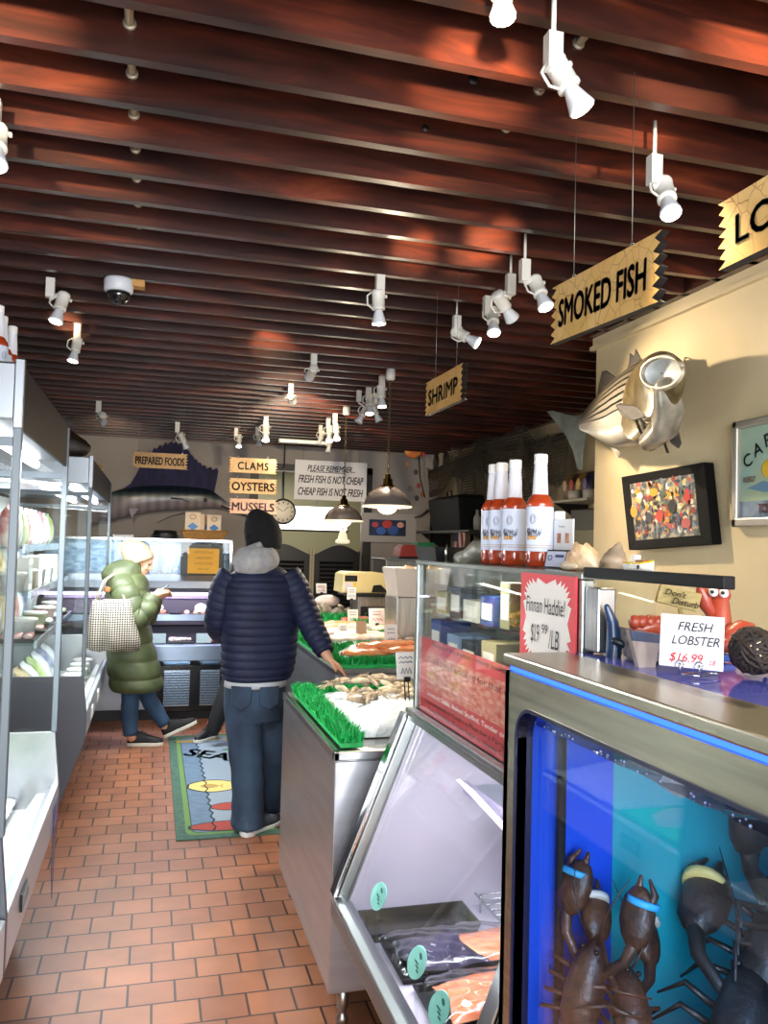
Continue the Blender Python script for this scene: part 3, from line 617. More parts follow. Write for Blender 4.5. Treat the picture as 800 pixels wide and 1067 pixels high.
# things on top of the case
o=T('black_tray','shallow black tray upside down on the prepared foods case','tray',(.13,7.7,1.584)); MB().lathe([(.11,0),(.12,.01),(.10,.075),(.095,.08)],(.10,7.7,1.584),24).build('tray',black_pl,o); MB().lathe([(.125,0),(.13,.006),(.125,.012)],(.10,7.7,1.61),24).build('rim',black_pl,o)
o=T('folded_towel','small white rolled item on the prepared foods case','towel',(-.28,7.7,1.584)); MB().limb([(-.33,7.7,1.60),(-.20,7.7,1.60)],[.016,.016],10).build('roll',paper,o); MB().ball((-.345,7.7,1.60),(.012,.02,.02),10,6).ball((-.185,7.7,1.60),(.012,.02,.02),10,6).build('ends',paper,o)
bk=T('wicker_basket','shallow wicker basket holding cracker boxes on the prepared foods case','basket',(.43,7.65,1.584))
wick=M('wicker','#b0803c',.6,0,'#7c5426',50,(1,1,5),bump=.6,bscale=70)
def rrect(x0,x1,y0,y1,z): return [V(q) for q in ((x0,y0,z),(x1,y0,z),(x1,y1,z),(x0,y1,z))]
MB().loft([rrect(.27,.60,7.52,7.72,1.584),rrect(.235,.64,7.49,7.75,1.665),rrect(.25,.625,7.505,7.735,1.665),rrect(.285,.585,7.535,7.705,1.595)],False).build('weave',wick,bk)
MB().tube(rrect(.235,.64,7.49,7.75,1.667)+rrect(.235,.64,7.49,7.75,1.667)[:1],.008,8).build('rim',wick,bk)
def cracker(x,y,w,h,rz,label,z=1.6):
    t=T('cracker_box',label,'box',(0,0,0),'cracker boxes in the wicker basket')
    MB().box(-w/2,w/2,-.03,.03,0,h).build('carton',M('kraft_cream','#d8c3a8',.6),t,.002)
    MB().prism([(-w*.36,-.0315,h*.45),(0,-.0315,h*.60),(w*.36,-.0315,h*.45),(0,-.0315,h*.30)],(0,.001,0)).build('emblem',M('diamond_blue','#3c78b4',.5),t)
    MB().tube([V((w*.2*math.cos(s),-.031,h*.82+w*.16*math.sin(s))) for s in [k*PI/8 for k in range(17)]],.003,4).build('ring_mark',M('orange_brown_print','#b5794a',.6),t)
    MB().box(-w*.3,w*.3,-.0312,-.0305,h*.10,h*.16).build('text_band',M('orange_brown_print',''),t)
    t.location=(x,y,z); t.rotation_euler=(0,0,rz)
cracker(.335,7.62,.135,.235,.0,'left cracker box with blue diamond in the wicker basket'); cracker(.525,7.60,.125,.215,-.1,'right cracker box with blue diamond in the wicker basket')
cracker(.43,7.66,.10,.22,1.1,'cracker box seen edge-on between the two others')
# ================================================================ seafood counters on the right
def counter(x0,x1,y0,y1,ztop,label,leg_h=.12,name='seafood_counter'):
    t=T(name,label,'counter',((x0+x1)/2,(y0+y1)/2,0))
    MB().box(x0,x1,y0,y1,leg_h,ztop-.03).build('cabinet',M('counter_brushed_steel','#bfc2c8',.36,1.,'#b4b7bd',3,(1,1,10)),t,.004)
    b=MB(); b.box(x0-.004,x1+.004,y0-.004,y1+.004,ztop-.035,ztop-.012)
    for q in ((x0-.006,x0+.016,y0-.006,y1+.006),(x1-.016,x1+.006,y0-.006,y1+.006),(x0-.006,x1+.006,y0-.006,y0+.016),(x0-.006,x1+.006,y1-.016,y1+.006)): b.box(*q,ztop-.03,ztop)
    b.build('top_tray',steel,t,.004)
    for lx in (x0+.06,x1-.06):
        for ly in (y0+.05,y1-.06):
            MB().lathe([(.02,.0),(.021,.02),(.014,.03),(.014,.045),(.02,.05),(.02,leg_h)],(lx,ly,0),16).build('leg',steel_v,t)
    return t
NC=counter(.598,1.62,2.656,3.76,.90,'near stainless seafood counter with green grass border and iced squid')
FC=counter(.978,1.95,4.407,6.55,.90,'far stainless seafood counter the man rests his hand on')
def ice_bed(x0,x1,y0,y1,z,h,label,seed=0,n=70):
    def fn(u,v):
        e=min(1,min(u,1-u,v,1-v)*6); return V((x0+(x1-x0)*u,y0+(y1-y0)*v,z+h*e**.5*(.75+.25*math.sin(3*u+seed)*math.cos(4*v))+(.012*noise3(u*2,v*2,seed)+.006*noise3(u*5,v*5,seed))*e))
    o=MB().grid(fn,n,n).build('crushed_ice',icem); return tag(o,label,'ice',None,'stuff')
GG='plastic grass strips on the seafood counters'
turf_strip('grass_strip',[(.665,2.70,.90),(.665,3.70,.90)],.075,.048,'green plastic grass strip along the aisle edge of the near counter',GG,3600)
turf_strip('grass_strip',[(.70,3.69,.90),(1.55,3.69,.90)],.06,.035,'green plastic grass strip along the back edge of the near counter',GG,2600,4)
ice_bed(.73,1.55,2.86,3.62,.893,.10,'crushed ice mound on the near counter',1)
# squid and clams heaped on the ice
squid=M('squid_grey','#a9977f',.3,0,'#6d5f4c',30,coat=.4); prawn=M('raw_prawn','#c9b79a',.3,0,'#94846a',22,coat=.5)
def squid_obj(x,y,z,rz,s,label,mat,group):
    b=MB(); b.limb([(-.05,0,0),(0,0,.006),(.04,0,.004)],[.010,.016,.011],10)
    for k in range(5):
        a=(k-2)*.22; b.tube([(.045,0,.004),(.07,.018*a*2,.004),(.10,.045*a*2,-.004+.004*(k%2))],[.004,.003,.0015],5)
    o=b.build('squid',mat); o.location=(x,y,z); o.rotation_euler=(random.uniform(-.3,.3),random.uniform(-.25,.25),rz); o.scale=(s,)*3
    return tag(o,label,'squid',group)
def icez(x,y): return .893+.10*min(1,min((x-.73)/.82,(1.55-x)/.82,(y-2.86)/.76,(3.62-y)/.76)*6)**.5*.85
rnd=random.Random(11); proto=None
for k in range(46):
    u=rnd.random(); x=.78+.30*rnd.random()**1.1; y=3.12+.46*rnd.random(); 
    if proto is None: proto=[squid_obj(0,0,0,0,1,'',squid,''),squid_obj(0,0,0,0,1,'',prawn,'')]; 
    src=proto[k%2]
    if k<2: o=src; o.location=(x,y,icez(x,y)+.012); o.rotation_euler=(0,0,rnd.uniform(0,6.28)); o.scale=(.8,)*3
    else: o=dup(src,(x,y,icez(x,y)+.012+.012*rnd.random()),None,None); o.rotation_euler=(rnd.uniform(-.4,.4),rnd.uniform(-.3,.3),rnd.uniform(0,6.28)); o.scale=(rnd.uniform(.6,.9),)*3
    o['label']='small grey-tan squid heaped on the ice of the near counter'; o['group']='squid heap on the near counter'; o['category']='squid'
clam=M('clam_shell','#cfc3a6',.4,0,'#8d7f63',25)
def clam_proto(mat,name='clam'):
    b=MB(); 
    for s in (1,-1): b.ball((0,0,s*.004),(.028,.022,.013),14,8,Matrix.Rotation(.12*s,3,'Y'))
    return tag(b.build(name,mat),'','shellfish')
c0=clam_proto(clam); 
for k in range(22):
    x=1.22+.22*rnd.random(); y=3.0+.30*rnd.random(); o=c0 if k==0 else dup(c0)
    o.location=(x,y,icez(x,y)+.012+.01*rnd.random()); o.rotation_euler=(rnd.uniform(-.5,.5),rnd.uniform(-.5,.5),rnd.uniform(0,6.28))
    o['label']='tan clam in the pile at the right of the near counter ice'; o['group']='clams on the near counter'
# clear acrylic guard
gp=[]
for k in range(13):
    a=k/12*PI/2; gp.append((0.74+.10*(1-math.cos(a)),.905+.155*math.sin(a)))
prof=[(.745,.905)]+[(.745+.16*(1-math.cos(a)),.905+.15*math.sin(a)) for a in [k/10*PI/2 for k in range(1,11)]]+[(1.38,1.062),(1.38,.905)]
o=MB().prism([(x,2.70,z) for x,z in prof],(0,.006,0)).build('acrylic_guard',glassmat('foggy_acrylic',(.90,.92,.93),1.6,rough=.12)); tag(o,'clear curved acrylic guard standing at the near edge of the ice counter','guard')
def price_card(px,py,y,w,h,label,tilt=-.15,lines=True,mat=None,zbase=None,x=None,rz=.15):
    p=at(px,py,Y=y) if x is None else V((x,y,zbase))
    z0=p.z; t=T('price_card',label,'price tag',(p.x,y,z0),'price cards in the seafood')
    R=Matrix.Rotation(rz,3,'Z')@Matrix.Rotation(tilt,3,'X'); org=p
    def W(a,b,c): return org+R@V((a,b,c))
    b=MB(); b.add([W(x_,y_,z_) for x_ in (-w/2,w/2) for y_ in (0,.003) for z_ in (.03,.03+h)],[(0,1,3,2),(4,6,7,5),(0,4,5,1),(2,3,7,6),(0,2,6,4),(1,5,7,3)]); b.build('card',mat or paper,t)
    s=MB(); s.tube([W(-.008,.004,-.05),W(-.008,.004,.045)],.0025,6).tube([W(.008,.004,-.05),W(.008,.004,.045)],.0025,6); s.box(org.x-.012,org.x+.012,org.y-.004,org.y+.008,org.z+.02,org.z+.038); s.build('clip',black_pl,t)
    if lines:
        l=MB(); rr=random.Random(int(px*7)+int(py))
        for k,(zz,hh) in enumerate(((.80,.07),(.62,.05),(.30,.20))):
            wd=w*rr.uniform(.5,.75); l.tube([W(-wd/2+wd*q/6,-.0015,.03+h*(zz+ (hh*.5 if q%2 else -hh*.5))) for q in range(7)],.0022,4)
        l.build('handwriting',M('faded_red_marker','#b8606a',.6) if int(px)%2 else M('blue_grey_marker','#6b7590',.6),t)
    return t
price_card(424,716,2.95,.075,.10,'white price card tilted at the right end of the near counter ice',-.2)
# ---- far counter heaps
turf_strip('grass_strip',[(1.02,4.46,.90),(1.90,4.46,.90)],.085,.055,'green plastic grass strip along the near edge of the far counter',GG,2400,5)
turf_strip('grass_strip',[(1.02,4.52,.90),(1.02,6.4,.90)],.07,.05,'green plastic grass strip along the aisle edge of the far counter',GG,1500,6)
turf_strip('grass_strip',[(1.05,4.86,.93),(1.9,4.86,.95)],.07,.055,'green plastic grass divider behind the salmon fillets',GG,1800,7)
turf_strip('grass_strip',[(1.35,5.25,.97),(1.92,5.2,.98)],.06,.05,'short green plastic grass divider in the middle of the far counter',GG,1800,8)
turf_strip('grass_strip',[(1.40,5.72,1.0),(1.93,5.72,1.0)],.06,.05,'green plastic grass divider before the rear fillets of the far counter',GG,1500,9)
turf_strip('grass_strip',[(1.05,6.0,1.0),(1.75,6.0,1.01)],.08,.06,'green plastic grass below the shellfish heap of the far counter',GG,1500,10)
turf_strip('grass_strip',[(1.75,5.45,.98),(1.93,5.9,1.0)],.09,.06,'green plastic grass at the staff side of the far counter',GG,1500,12)
ice_bed(1.06,1.92,4.52,6.45,.888,.11,'crushed ice bed filling the far counter',2,80)
salm=M('salmon_fillet','#e8743c',.25,0,'#f3a877',14,(1,5,1),coat=.4); pink=M('pink_fillet','#e9b7a0',.25,0,'#f2d8cb',10,coat=.3); whit=M('white_fillet','#efe3da',.25,0,'#e2c9bb',10,coat=.3); skin_=M('fish_skin_grey','#8d959b',.25,.3,'#4a545c',12,coat=.4)
def fillet(x,y,z,L_,w,h,rz,mat,label,group,tilt=0):
    b=MB(); rings=[]
    for s in [k/10 for k in range(11)]:
        ww=w*(.25+.75*math.sin(PI*min(1,(s*.8+.12)))**.7)*(1 if s<.85 else .8); hh=h*(.3+.7*math.sin(PI*(s*.75+.15)))
        rings.append([V(((s-.5)*L_,ww*.5*math.cos(a),max(-.2,math.sin(a))*hh+.004*math.sin(25*s))) for a in [q*PI/8 for q in range(16)]])
    o=b.loft(rings).build('fish_fillet',mat); o.location=(x,y,z); o.rotation_euler=(0,tilt,rz); return tag(o,label,'fish fillet',group)
GF='fillets on the far counter ice'
for i,(x,y,z,L_,w,rz,mat,l) in enumerate([
 (1.22,4.60,.955,.34,.10,.25,salm,'orange salmon fillet at the left of the front row'),(1.34,4.66,.99,.36,.11,.15,salm,'orange salmon fillet lying on top in the middle of the front row'),(1.46,4.61,.965,.34,.11,-.1,salm,'orange salmon fillet right of centre in the front row'),(1.64,4.68,.975,.32,.10,-.2,salm,'orange salmon fillet at the right of the front row'),(1.42,4.74,.985,.3,.1,.05,salm,'orange salmon fillet at the back of the front row'),
 (1.72,4.98,.985,.34,.12,.2,pink,'pink fillet behind the green divider, left one'),(1.82,5.08,.995,.30,.12,-.1,pink,'pink fillet behind the green divider, right one'),(1.70,5.35,1.0,.32,.1,.25,salm,'orange fillet behind the short divider'),(1.80,5.45,1.0,.30,.1,.1,salm,'farther orange fillet behind the short divider'),(1.58,5.46,1.0,.30,.12,.0,pink,'pale pink fillet beside the tall price card'),
 (1.15,5.50,1.0,.34,.11,.3,salm,'orange fillet close to the man on the far counter'),(1.28,5.66,1.01,.34,.11,.1,salm,'second orange fillet on the far counter behind the man\'s arm'),(1.42,5.60,1.0,.3,.1,-.2,pink,'pink fillet in the middle of the far ice'),(1.62,5.84,1.02,.3,.1,.2,M('red_fillet','#a5483a',.3,0,'#c98472',14),'dark red fillet in the rear row of the far counter'),(1.50,5.90,1.02,.3,.1,-.1,M('red_fillet',''),'second dark red fillet in the rear row of the far counter'),
 (1.20,4.98,.995,.34,.13,.2,whit,'white fillet on the ice near the aisle, closest'),(1.30,5.15,1.0,.34,.13,-.1,whit,'white fillet on the ice near the aisle, second'),(1.45,5.02,1.0,.32,.12,.5,whit,'white fillet in the middle of the white ice'),(1.2,5.3,1.0,.3,.12,.1,whit,'white fillet on the ice near the aisle, third')]):
    fillet(x,y,z,L_,w*1.15,.034,rz,mat,l,GF)
oy=M('oyster_shell','#b7aa95',.5,0,'#6d6456',22,bump=.4)
c1=clam_proto(oy,'oyster'); c1.scale=(1.7,)*3
for k in range(56):
    a=rnd.random()*6.28; r=.26*rnd.random()**.6; x=1.28+r*math.cos(a)*1.15; y=6.22+r*math.sin(a)*.7; z=1.0+.13*(1-r/.27)+.02*rnd.random()
    o=c1 if k==0 else dup(c1); o.location=(x,y,z); o.rotation_euler=(rnd.uniform(-.7,.7),rnd.uniform(-.7,.7),rnd.uniform(0,6.28)); o['label']='grey-tan oyster in the shellfish heap at the back of the far counter'; o['group']='oyster heap'; o['category']='shellfish'
o=MB().ball((1.30,6.2,1.145),(.10,.06,.045)).build('shell_lid',M('pale_pink_shell','#e6cfc4',.35)); tag(o,'pale pink large shell on top of the oyster heap','shellfish')
for a in [(358,671,5.15,.07,.10,'white price card leaning in the white ice behind the arm of the man',1),(383,672,5.3,.075,.11,'white price card second from left in the far ice',1),(368,654,5.75,.08,.10,'white price card at the back near the orange fillets',1),(393,655,5.5,.12,.11,'widest white price card in the middle of the far counter',1),(409,650,5.9,.08,.10,'white price card at the back right by the steel bin',1),(408,679,4.72,.085,.13,'tall white price card stuck in the salmon fillets',1),(335,622,6.6,.09,.08,'white price card at the very back behind the oyster heap',1)]:
    price_card(*a[:6])
o=price_card(377,672,5.0,.07,.12,'plain brown card seen from behind in the white ice',lines=False,mat=M('kraft_card','#b49a80',.7))
# ---- scale
sc_y=5.95; q0=at(356,618,Y=sc_y); q1=at(415,618,Y=sc_y); zb=q0.z
t=T('counter_scale','cream electronic scale with slanted end on a steel stand','scale',((q0.x+q1.x)/2,sc_y,.95))
zt=at(380,597,Y=sc_y).z; w=q1.x-q0.x
cream=M('cream_plastic','#d5c48c',.45)
pr=[(q0.x,sc_y,zb),(q0.x+.01,sc_y,zt-.01),(q0.x+.05,sc_y,zt+.005),(q0.x+w*.72,sc_y,zt),(q1.x,sc_y,zb)]
MB().prism(pr,(0,.3,0)).build('housing',cream,t,.01)
MB().box(q0.x+.02,q0.x+.115,sc_y-.003,sc_y+.01,zt-.065,zt-.02).build('display',M('lcd_dark','#10161c',.15),t)
MB().box(q0.x+.02,q0.x+.085,sc_y-.002,sc_y+.01,zb+.02,zt-.075).build('sticker',M('pale_sticker','#cfc5d0',.5),t); MB().box(q0.x+.085,q0.x+.11,sc_y-.002,sc_y+.01,zb+.02,zt-.075).build('yellow_sticker',M('yellow_sticker','#d8b52a',.5),t)
MB().prism([(q0.x+w*.52,sc_y-.004,zb+.008),(q0.x+w*.55,sc_y-.004,zb+.06),(q0.x+w*.68,sc_y-.004,zb+.065),(q0.x+w*.82,sc_y-.004,zb+.008)],(0,.01,0)).build('keypad',black_pl,t)
MB().box(q0.x+.04,q1.x+.01,sc_y-.02,sc_y+.32,zb-.025,zb-.002).build('plate',dark_metal,t,.003)
MB().box(q0.x+.13,q1.x-.02,sc_y+.02,sc_y+.28,.90,zb-.025).build('stand',steel_v,t,.005)
MB().box(q0.x+.15,q1.x-.08,sc_y+.01,sc_y+.02,.96,zb-.10).build('stand_door',dark_metal,t)
o=price_card(366,629,sc_y-.03,.07,.09,'white card hanging under the left end of the cream scale',tilt=0)
# ---- steel bin with bags right of the scale
bq0=at(412,680,Y=5.0); bq1=at(437,680,Y=5.0); 
t=T('bag_dispenser','stainless bin holding an open white paper bag box beside the glass case','bin',(bq0.x+.1,5.05,.9))
zb_=at(420,622,Y=5.0).z; ztop=at(420,592,Y=5.0).z
MB().box(bq0.x,bq0.x+.34,5.0,5.28,.90,zb_).build('bin',steel_v,t,.008)
b=MB(); b.loft([rrect(bq0.x+.01,bq0.x+.33,5.01,5.27,zb_),rrect(bq0.x-.02,bq0.x+.35,4.98,5.3,ztop),rrect(bq0.x-.01,bq0.x+.34,4.99,5.29,ztop),rrect(bq0.x+.02,bq0.x+.32,5.02,5.26,zb_+.02)],False); b.build('bag_box',M('white_carton','#d9cfc4',.6),t)
for k in range(3): MB().prism([(bq0.x+.05+.08*k,5.05,zb_+.02),(bq0.x+.06+.08*k,5.02,ztop+.02),(bq0.x+.12+.08*k,5.02,ztop+.005),(bq0.x+.11+.08*k,5.05,zb_+.02)],(0,.02,0)).build('paper_bag',M('tan_paper','#cdb08f',.7),t)
# ================================================================ service case: slanted glass below, upright glass above
X0,XB,Y0,Y1=.825,.60,1.46,2.527
Z1,Z2,ZL=1.07,1.535,.49
frame_m=M('case_frame_steel','#9ba1a0',.32,1.); lil=M('case_lavender_liner','#c9c3d4',.4)
SCs=T('service_case','glass service case with slanted front below and upright display above','display case',(.95,2.0,0))
def band(a,b,w,y,th,name,mat,off=0.0):
    a=V((a[0],0,a[1])); b=V((b[0],0,b[1])); d=(b-a).normalized(); n=V((-d.z,0,d.x)); a=a+n*off; b=b+n*off
    return MB().prism([a+V((0,y,0)),b+V((0,y,0)),b+n*w+V((0,y,0)),a+n*w+V((0,y,0))],(0,th,0)).build(name,mat,SCs,.003)
lo,hi=(XB,ZL),(X0-.01,Z1-.03)
for yy,nm in ((Y1-.03,'far'),(Y0,'near')):
    band(lo,hi,.030,yy,.03,'slanted_post',frame_m,-.012); band(lo,hi,.012,yy-.012,.05,'slanted_trim',chrome,.026)
MB().prism([(XB-.004,Y0,ZL),(X0-.012,Y0,Z1-.03),(X0-.006,Y0,Z1-.033),(XB+.004,Y0,ZL-.003)],(0,Y1-Y0,0)).build('slanted_glass',glass,SCs)
MB().box(X0-.02,X0+.02,Y0,Y1,Z1-.045,Z1-.02).build('mid_rail',frame_m,SCs,.003)
MB().box(X0-.03,X0-.005,Y0,Y1,Z1-.02,Z1-.002).build('mid_ledge',steel,SCs,.003)
# lower front rail and undercut panel
MB().prism([(XB-.028,Y0,ZL-.065),(XB-.028,Y0,ZL+.0),(XB-.005,Y0,ZL+.012),(XB+.03,Y0,ZL-.01),(XB+.03,Y0,ZL-.065)],(0,Y1-Y0,0)).build('front_rail',frame_m,SCs,.004)
MB().box(XB-.03,XB-.026,Y0,Y1,ZL-.055,ZL-.012).build('rail_strip',M('dark_rail_strip','#44484a',.3,.4),SCs)
MB().prism([(XB-.01,Y0,ZL-.065),(XB+.16,Y0,.12),(XB+.20,Y0,.12),(XB+.02,Y0,ZL-.065)],(0,Y1-Y0,0)).build('front_panel',M('cream_case_panel','#d8d0bd',.4),SCs)
MB().box(XB+.18,1.5,Y0,Y1,0.0,.12).build('kick_plate',dark_metal,SCs)
MB().prism([(XB,Y1-.028,ZL-.06),(X0+.02,Y1-.028,Z1),(1.45,Y1-.028,Z1),(1.45,Y1-.028,.12),(XB+.18,Y1-.028,.12)],(0,.02,0)).build('end_panel',lil,SCs)
MB().prism([(XB+.005,Y1-.006,ZL-.06),(X0+.02,Y1-.006,Z1),(1.45,Y1-.006,Z1),(1.45,Y1-.006,.12),(XB+.18,Y1-.006,.12)],(0,.006,0)).build('outer_end_panel',steel,SCs)
MB().box(1.42,1.45,Y0,Y1,ZL-.06,Z1).build('back_panel',lil,SCs)
MB().box(XB+.02,1.44,Y0,Y1-.03,ZL-.075,ZL-.055).build('deck',lil,SCs)
MB().box(1.0,1.42,Y0,Y1-.03,.80,.815).build('inner_shelf',glassmat('shelf_glass'),SCs); MB().box(.985,1.0,Y0,Y1-.03,.795,.83).build('inner_shelf_edge',M('lilac_shelf_edge','#b9aed0',.3,.3),SCs)
MB().box(X0+.03,1.44,Y0,Y1-.03,Z1-.06,Z1-.045).build('lamp_canopy',M('grey_green_canopy','#8f9a94',.35,.4),SCs)
MB().cyl((X0+.07,Y0+.05,Z1-.075),(X0+.07,Y1-.08,Z1-.075),.012,n=10).build('light_tube',tube_light,SCs)
area('service_case_glow',(.93,(Y0+Y1)/2,Z1-.09),(.98,(Y0+Y1)/2,0),9,.12,Y1-Y0-.15,(.92,.86,1))
# upright upper part
for yy in (Y1-.022,Y0+.0): MB().box(X0-.006,X0+.022,yy,yy+.022,Z1-.02,Z2-.012).build('corner_post',frame_m,SCs,.003)
MB().box(X0+.0,X0+.04,Y0-.05,Y0-.0,1.384,Z2-.026).build('near_post',steel,SCs,.004)
MB().box(X0-.002,X0+.004,Y0,Y1,Z1-.01,Z2-.012).build('upright_glass',glassmat('clear_glass',),SCs)
MB().box(X0-.002,.985,Y1-.012,Y1-.006,Z1,Z2-.012).build('end_glass',glass_soft,SCs); MB().box(X0+.04,.985,Y0,Y0+.006,Z1,Z2-.012).build('end_glass',glass_soft,SCs)
MB().box(X0-.008,1.0,Y0-.0,Y1,Z2-.012,Z2).build('top_shelf',M('green_edged_glass_top','#8d948c',.15,.3),SCs,.002)
MB().box(X0-.004,X0+.018,1.046,Y0,1.527,1.5475).build('black_shelf_arm',M('dark_slate_bar','#0d0c0e',.55,spec=.2),SCs,.002)
MB().box(.988,.992,Y0+.01,1.78,Z1,Z2-.012).build('rear_glass',glass_soft,SCs)
MB().box(.985,.997,1.78,Y1-.02,Z1,Z2-.012).build('rear_doors',M('smoky_rear_panel','#6b6f66',.3,.2,'#3a4038',5),SCs)
for z,x_ in ((1.37,.88),(1.22,.845)):
    MB().box(x_,.985,Y0+.02,Y1-.03,z-.006,z).build('shelf',glassmat('shelf_glass'),SCs)
MB().box(X0+.03,.985,Y0+.01,Y1-.02,Z1-.02,Z1).build('display_deck',steel,SCs)
area('upper_case_glow',(.90,2.0,Z2-.03),(1.02,2.0,1.0),3.0,.06,.9,(1,.95,.86))
# red printed panel stuck behind the glass
RP=T('red_printed_panel','large red panel with rows of print behind the upright glass','sign',(X0+.006,2.0,Z1))
redp=M('printed_red','#c94a4c',.45,0,'#b83a40',6); redp2=M('printed_pink','#d8797a',.45,0,'#cf5a5e',7)
MB().box(X0+.006,X0+.010,Y0+.03,Y1-.03,Z1-.005,Z1+.225).build('panel',redp,RP)
MB().box(X0+.0052,X0+.006,1.80,Y1-.10,Z1+.075,Z1+.185).build('photo_patch',M('lobster_photo_patch','#d8a08e',.4,0,'#b8433a',14,(1,2,6)),RP)
pd=(0,-1,0)
for zz,s,mt,y0_,y1_ in ((.212,'Recipes of the seacoast - Honey Smoked Whitefish & Trout',ink,1.56,2.38),(.165,'Cured and smoked for that old time flavor',M('maroon_ink','#5f1d22',.6),1.55,2.42),(.132,'Smoked Scottish Salmon',M('maroon_ink',''),1.50,1.75),(.10,'Rich, Full Flavor',paper,1.5,1.76),(.058,'Smoked Sable, Baked Stuffed, Tender or a Rich, Buttery Taste',paper,1.52,2.42),(.033,'Hot Smoked or Cold - a Must for a Party Tray or a Bagel Brunch',ink,1.5,2.43),(.012,'Sweet Pepper, Brown Sugar or Honey Cured with a Buttery Taste',ink,1.5,2.40)):
    text(s,mt,RP,(X0+.0045,(y0_+y1_)/2,Z1+zz),pd,(0,0,1),w=y1_-y0_,h=.017,ext=0)
# goods inside the upright case
GU='goods inside the upright glass display'
def ubox(y,z,x,w,h,d,mat,label,name='food_package'):
    b=MB().box(x,x+d,y-w/2,y+w/2,z,z+h); b.cur=1; b.box(x-.001,x,y-w*.38,y+w*.38,z+h*.2,z+h*.75)
    o=b.build(name,[mat,M('pale_pack_label','#e6e0d4',.5)],None,.004); return tag(o,label,'package',GU)
navy=M('navy_pack','#1f3b7a',.4); dk=M('dark_pack','#20222c',.4); tanp=M('tan_pack','#a89a6e',.5); redpk=M('bright_red_pack','#d7281e',.35)
ubox(2.44,1.221,.86,.09,.13,.10,navy,'blue package at the far end of the upright display, beside the corner post')
ubox(2.30,1.221,.865,.10,.10,.10,M('blue_white_pack','#7d93b5',.4),'blue and white package second from the far end of the upright display')
ubox(2.16,1.221,.86,.11,.095,.10,dk,'black package in the middle of the upright display')
ubox(2.03,1.221,.865,.10,.11,.10,tanp,'tan package beside the black one in the upright display')
ubox(1.975,1.371,.885,.06,.12,.10,M('olive_pack','#77734a',.5),'olive package on the highest shelf left of the red trays')
for k,(y,w,h,mt,l) in enumerate(((2.42,.10,.07,tanp,'tan package at the far end of the highest shelf of the upright display'),(2.30,.09,.09,dk,'dark package second on the highest shelf of the upright display'),(2.18,.11,.06,M('pale_pack','#c9c4b4',.5),'pale package in the middle of the highest shelf of the upright display'),(2.06,.09,.08,navy,'navy package fourth on the highest shelf of the upright display'))):
    ubox(y,1.371,.87,w,h,.09,mt,l)
for k in range(4):
    o=MB().box(.905,.98,1.735,1.915,1.3705+.032*k,1.399+.032*k).build('red_tray_pack',redpk,None,.006); tag(o,['lowest','second','third','topmost'][k]+' red wrapped tray in the stack right of the upright display','package','stack of red trays')
for k,(y,x) in enumerate(((1.75,.90),(1.80,.897),(1.86,.90),(1.91,.897))):
    b=MB(); rr=random.Random(k)
    for j in range(60):
        a=rr.uniform(0,6.28); q=V((x+.02*rr.uniform(-1,1),y+.035*rr.uniform(-1,1),1.392+rr.uniform(-.008,.03))); d=V((math.cos(a),math.sin(a),rr.uniform(-.3,.6)))*.016; n_=V((-d.y,d.x,0)).normalized()*.008; b.add([q-d,q+n_,q+d,q-n_],[(0,1,2,3)])
    o=b.build('kale_garnish' if k%2==0 else 'lemon_garnish',M('kale_green','#3f7d2b',.5,0,'#24561a',30) if k%2==0 else M('lemon_yellow','#e0b92c',.5,0,'#b98f1d',30),recalc=False); tag(o,['curly green garnish nearest to the camera in the upright display','yellow garnish between two green ones in the upright display','curly green garnish farther in the upright display','yellow garnish at the far end of the garnish row'][k],'garnish')
for k in range(5):
    y=1.62+.19*k; o=MB().prism([(.86,y-.08,1.071),(.975,y-.08,1.071),(.975,y+.08,1.071),(.86,y+.08,1.071)],(0,0,.02)).build('white_tray',white_pl,None,.004); tag(o,['first','second','third','fourth','fifth'][k]+' white tray on the lower deck behind the red panel, from the camera','tray','white trays behind the red panel')
# Finnan Haddie card
FH=T('price_sign','red card with hand-written Finnan Haddie price taped on the glass case','sign',(X0-.008,1.6,1.43))
fy0,fy1=1.475,1.728; fz0,fz1=1.325,1.527
MB().box(X0-.012,X0-.008,fy0,fy1,fz0,fz1).build('card',M('poster_red','#dd4048',.5),FH)
poly=[]; n=56; yc,zc=(fy0+fy1)/2,(fz0+fz1)/2+.004
for k in range(n):
    a=2*PI*k/n; se=lambda c:math.copysign(abs(c)**.45,c); q=.93 if k%2 else .80
    poly.append((X0-.0125,yc+(fy1-fy0)*.47*q*se(math.cos(a)),zc+(fz1-fz0)*.47*q*se(math.sin(a))))
MB().prism(poly,(-.0006,0,0)).build('burst',M('burst_white','#f4f0ea',.6),FH)
text("Finnan Haddie!",ink,FH,(X0-.0145,yc,zc+.03),pd,(0,0,1),w=.18,h=.034,shear=.15)
text("$19",ink,FH,(X0-.0145,yc+.045,zc-.035),pd,(0,0,1),h=.045,w=.04,shear=.1); text("99",ink,FH,(X0-.0145,yc+.0,zc-.02),pd,(0,0,1),h=.02); text("/LB",ink,FH,(X0-.0145,yc-.042,zc-.038),pd,(0,0,1),w=.045,h=.04,shear=.15)
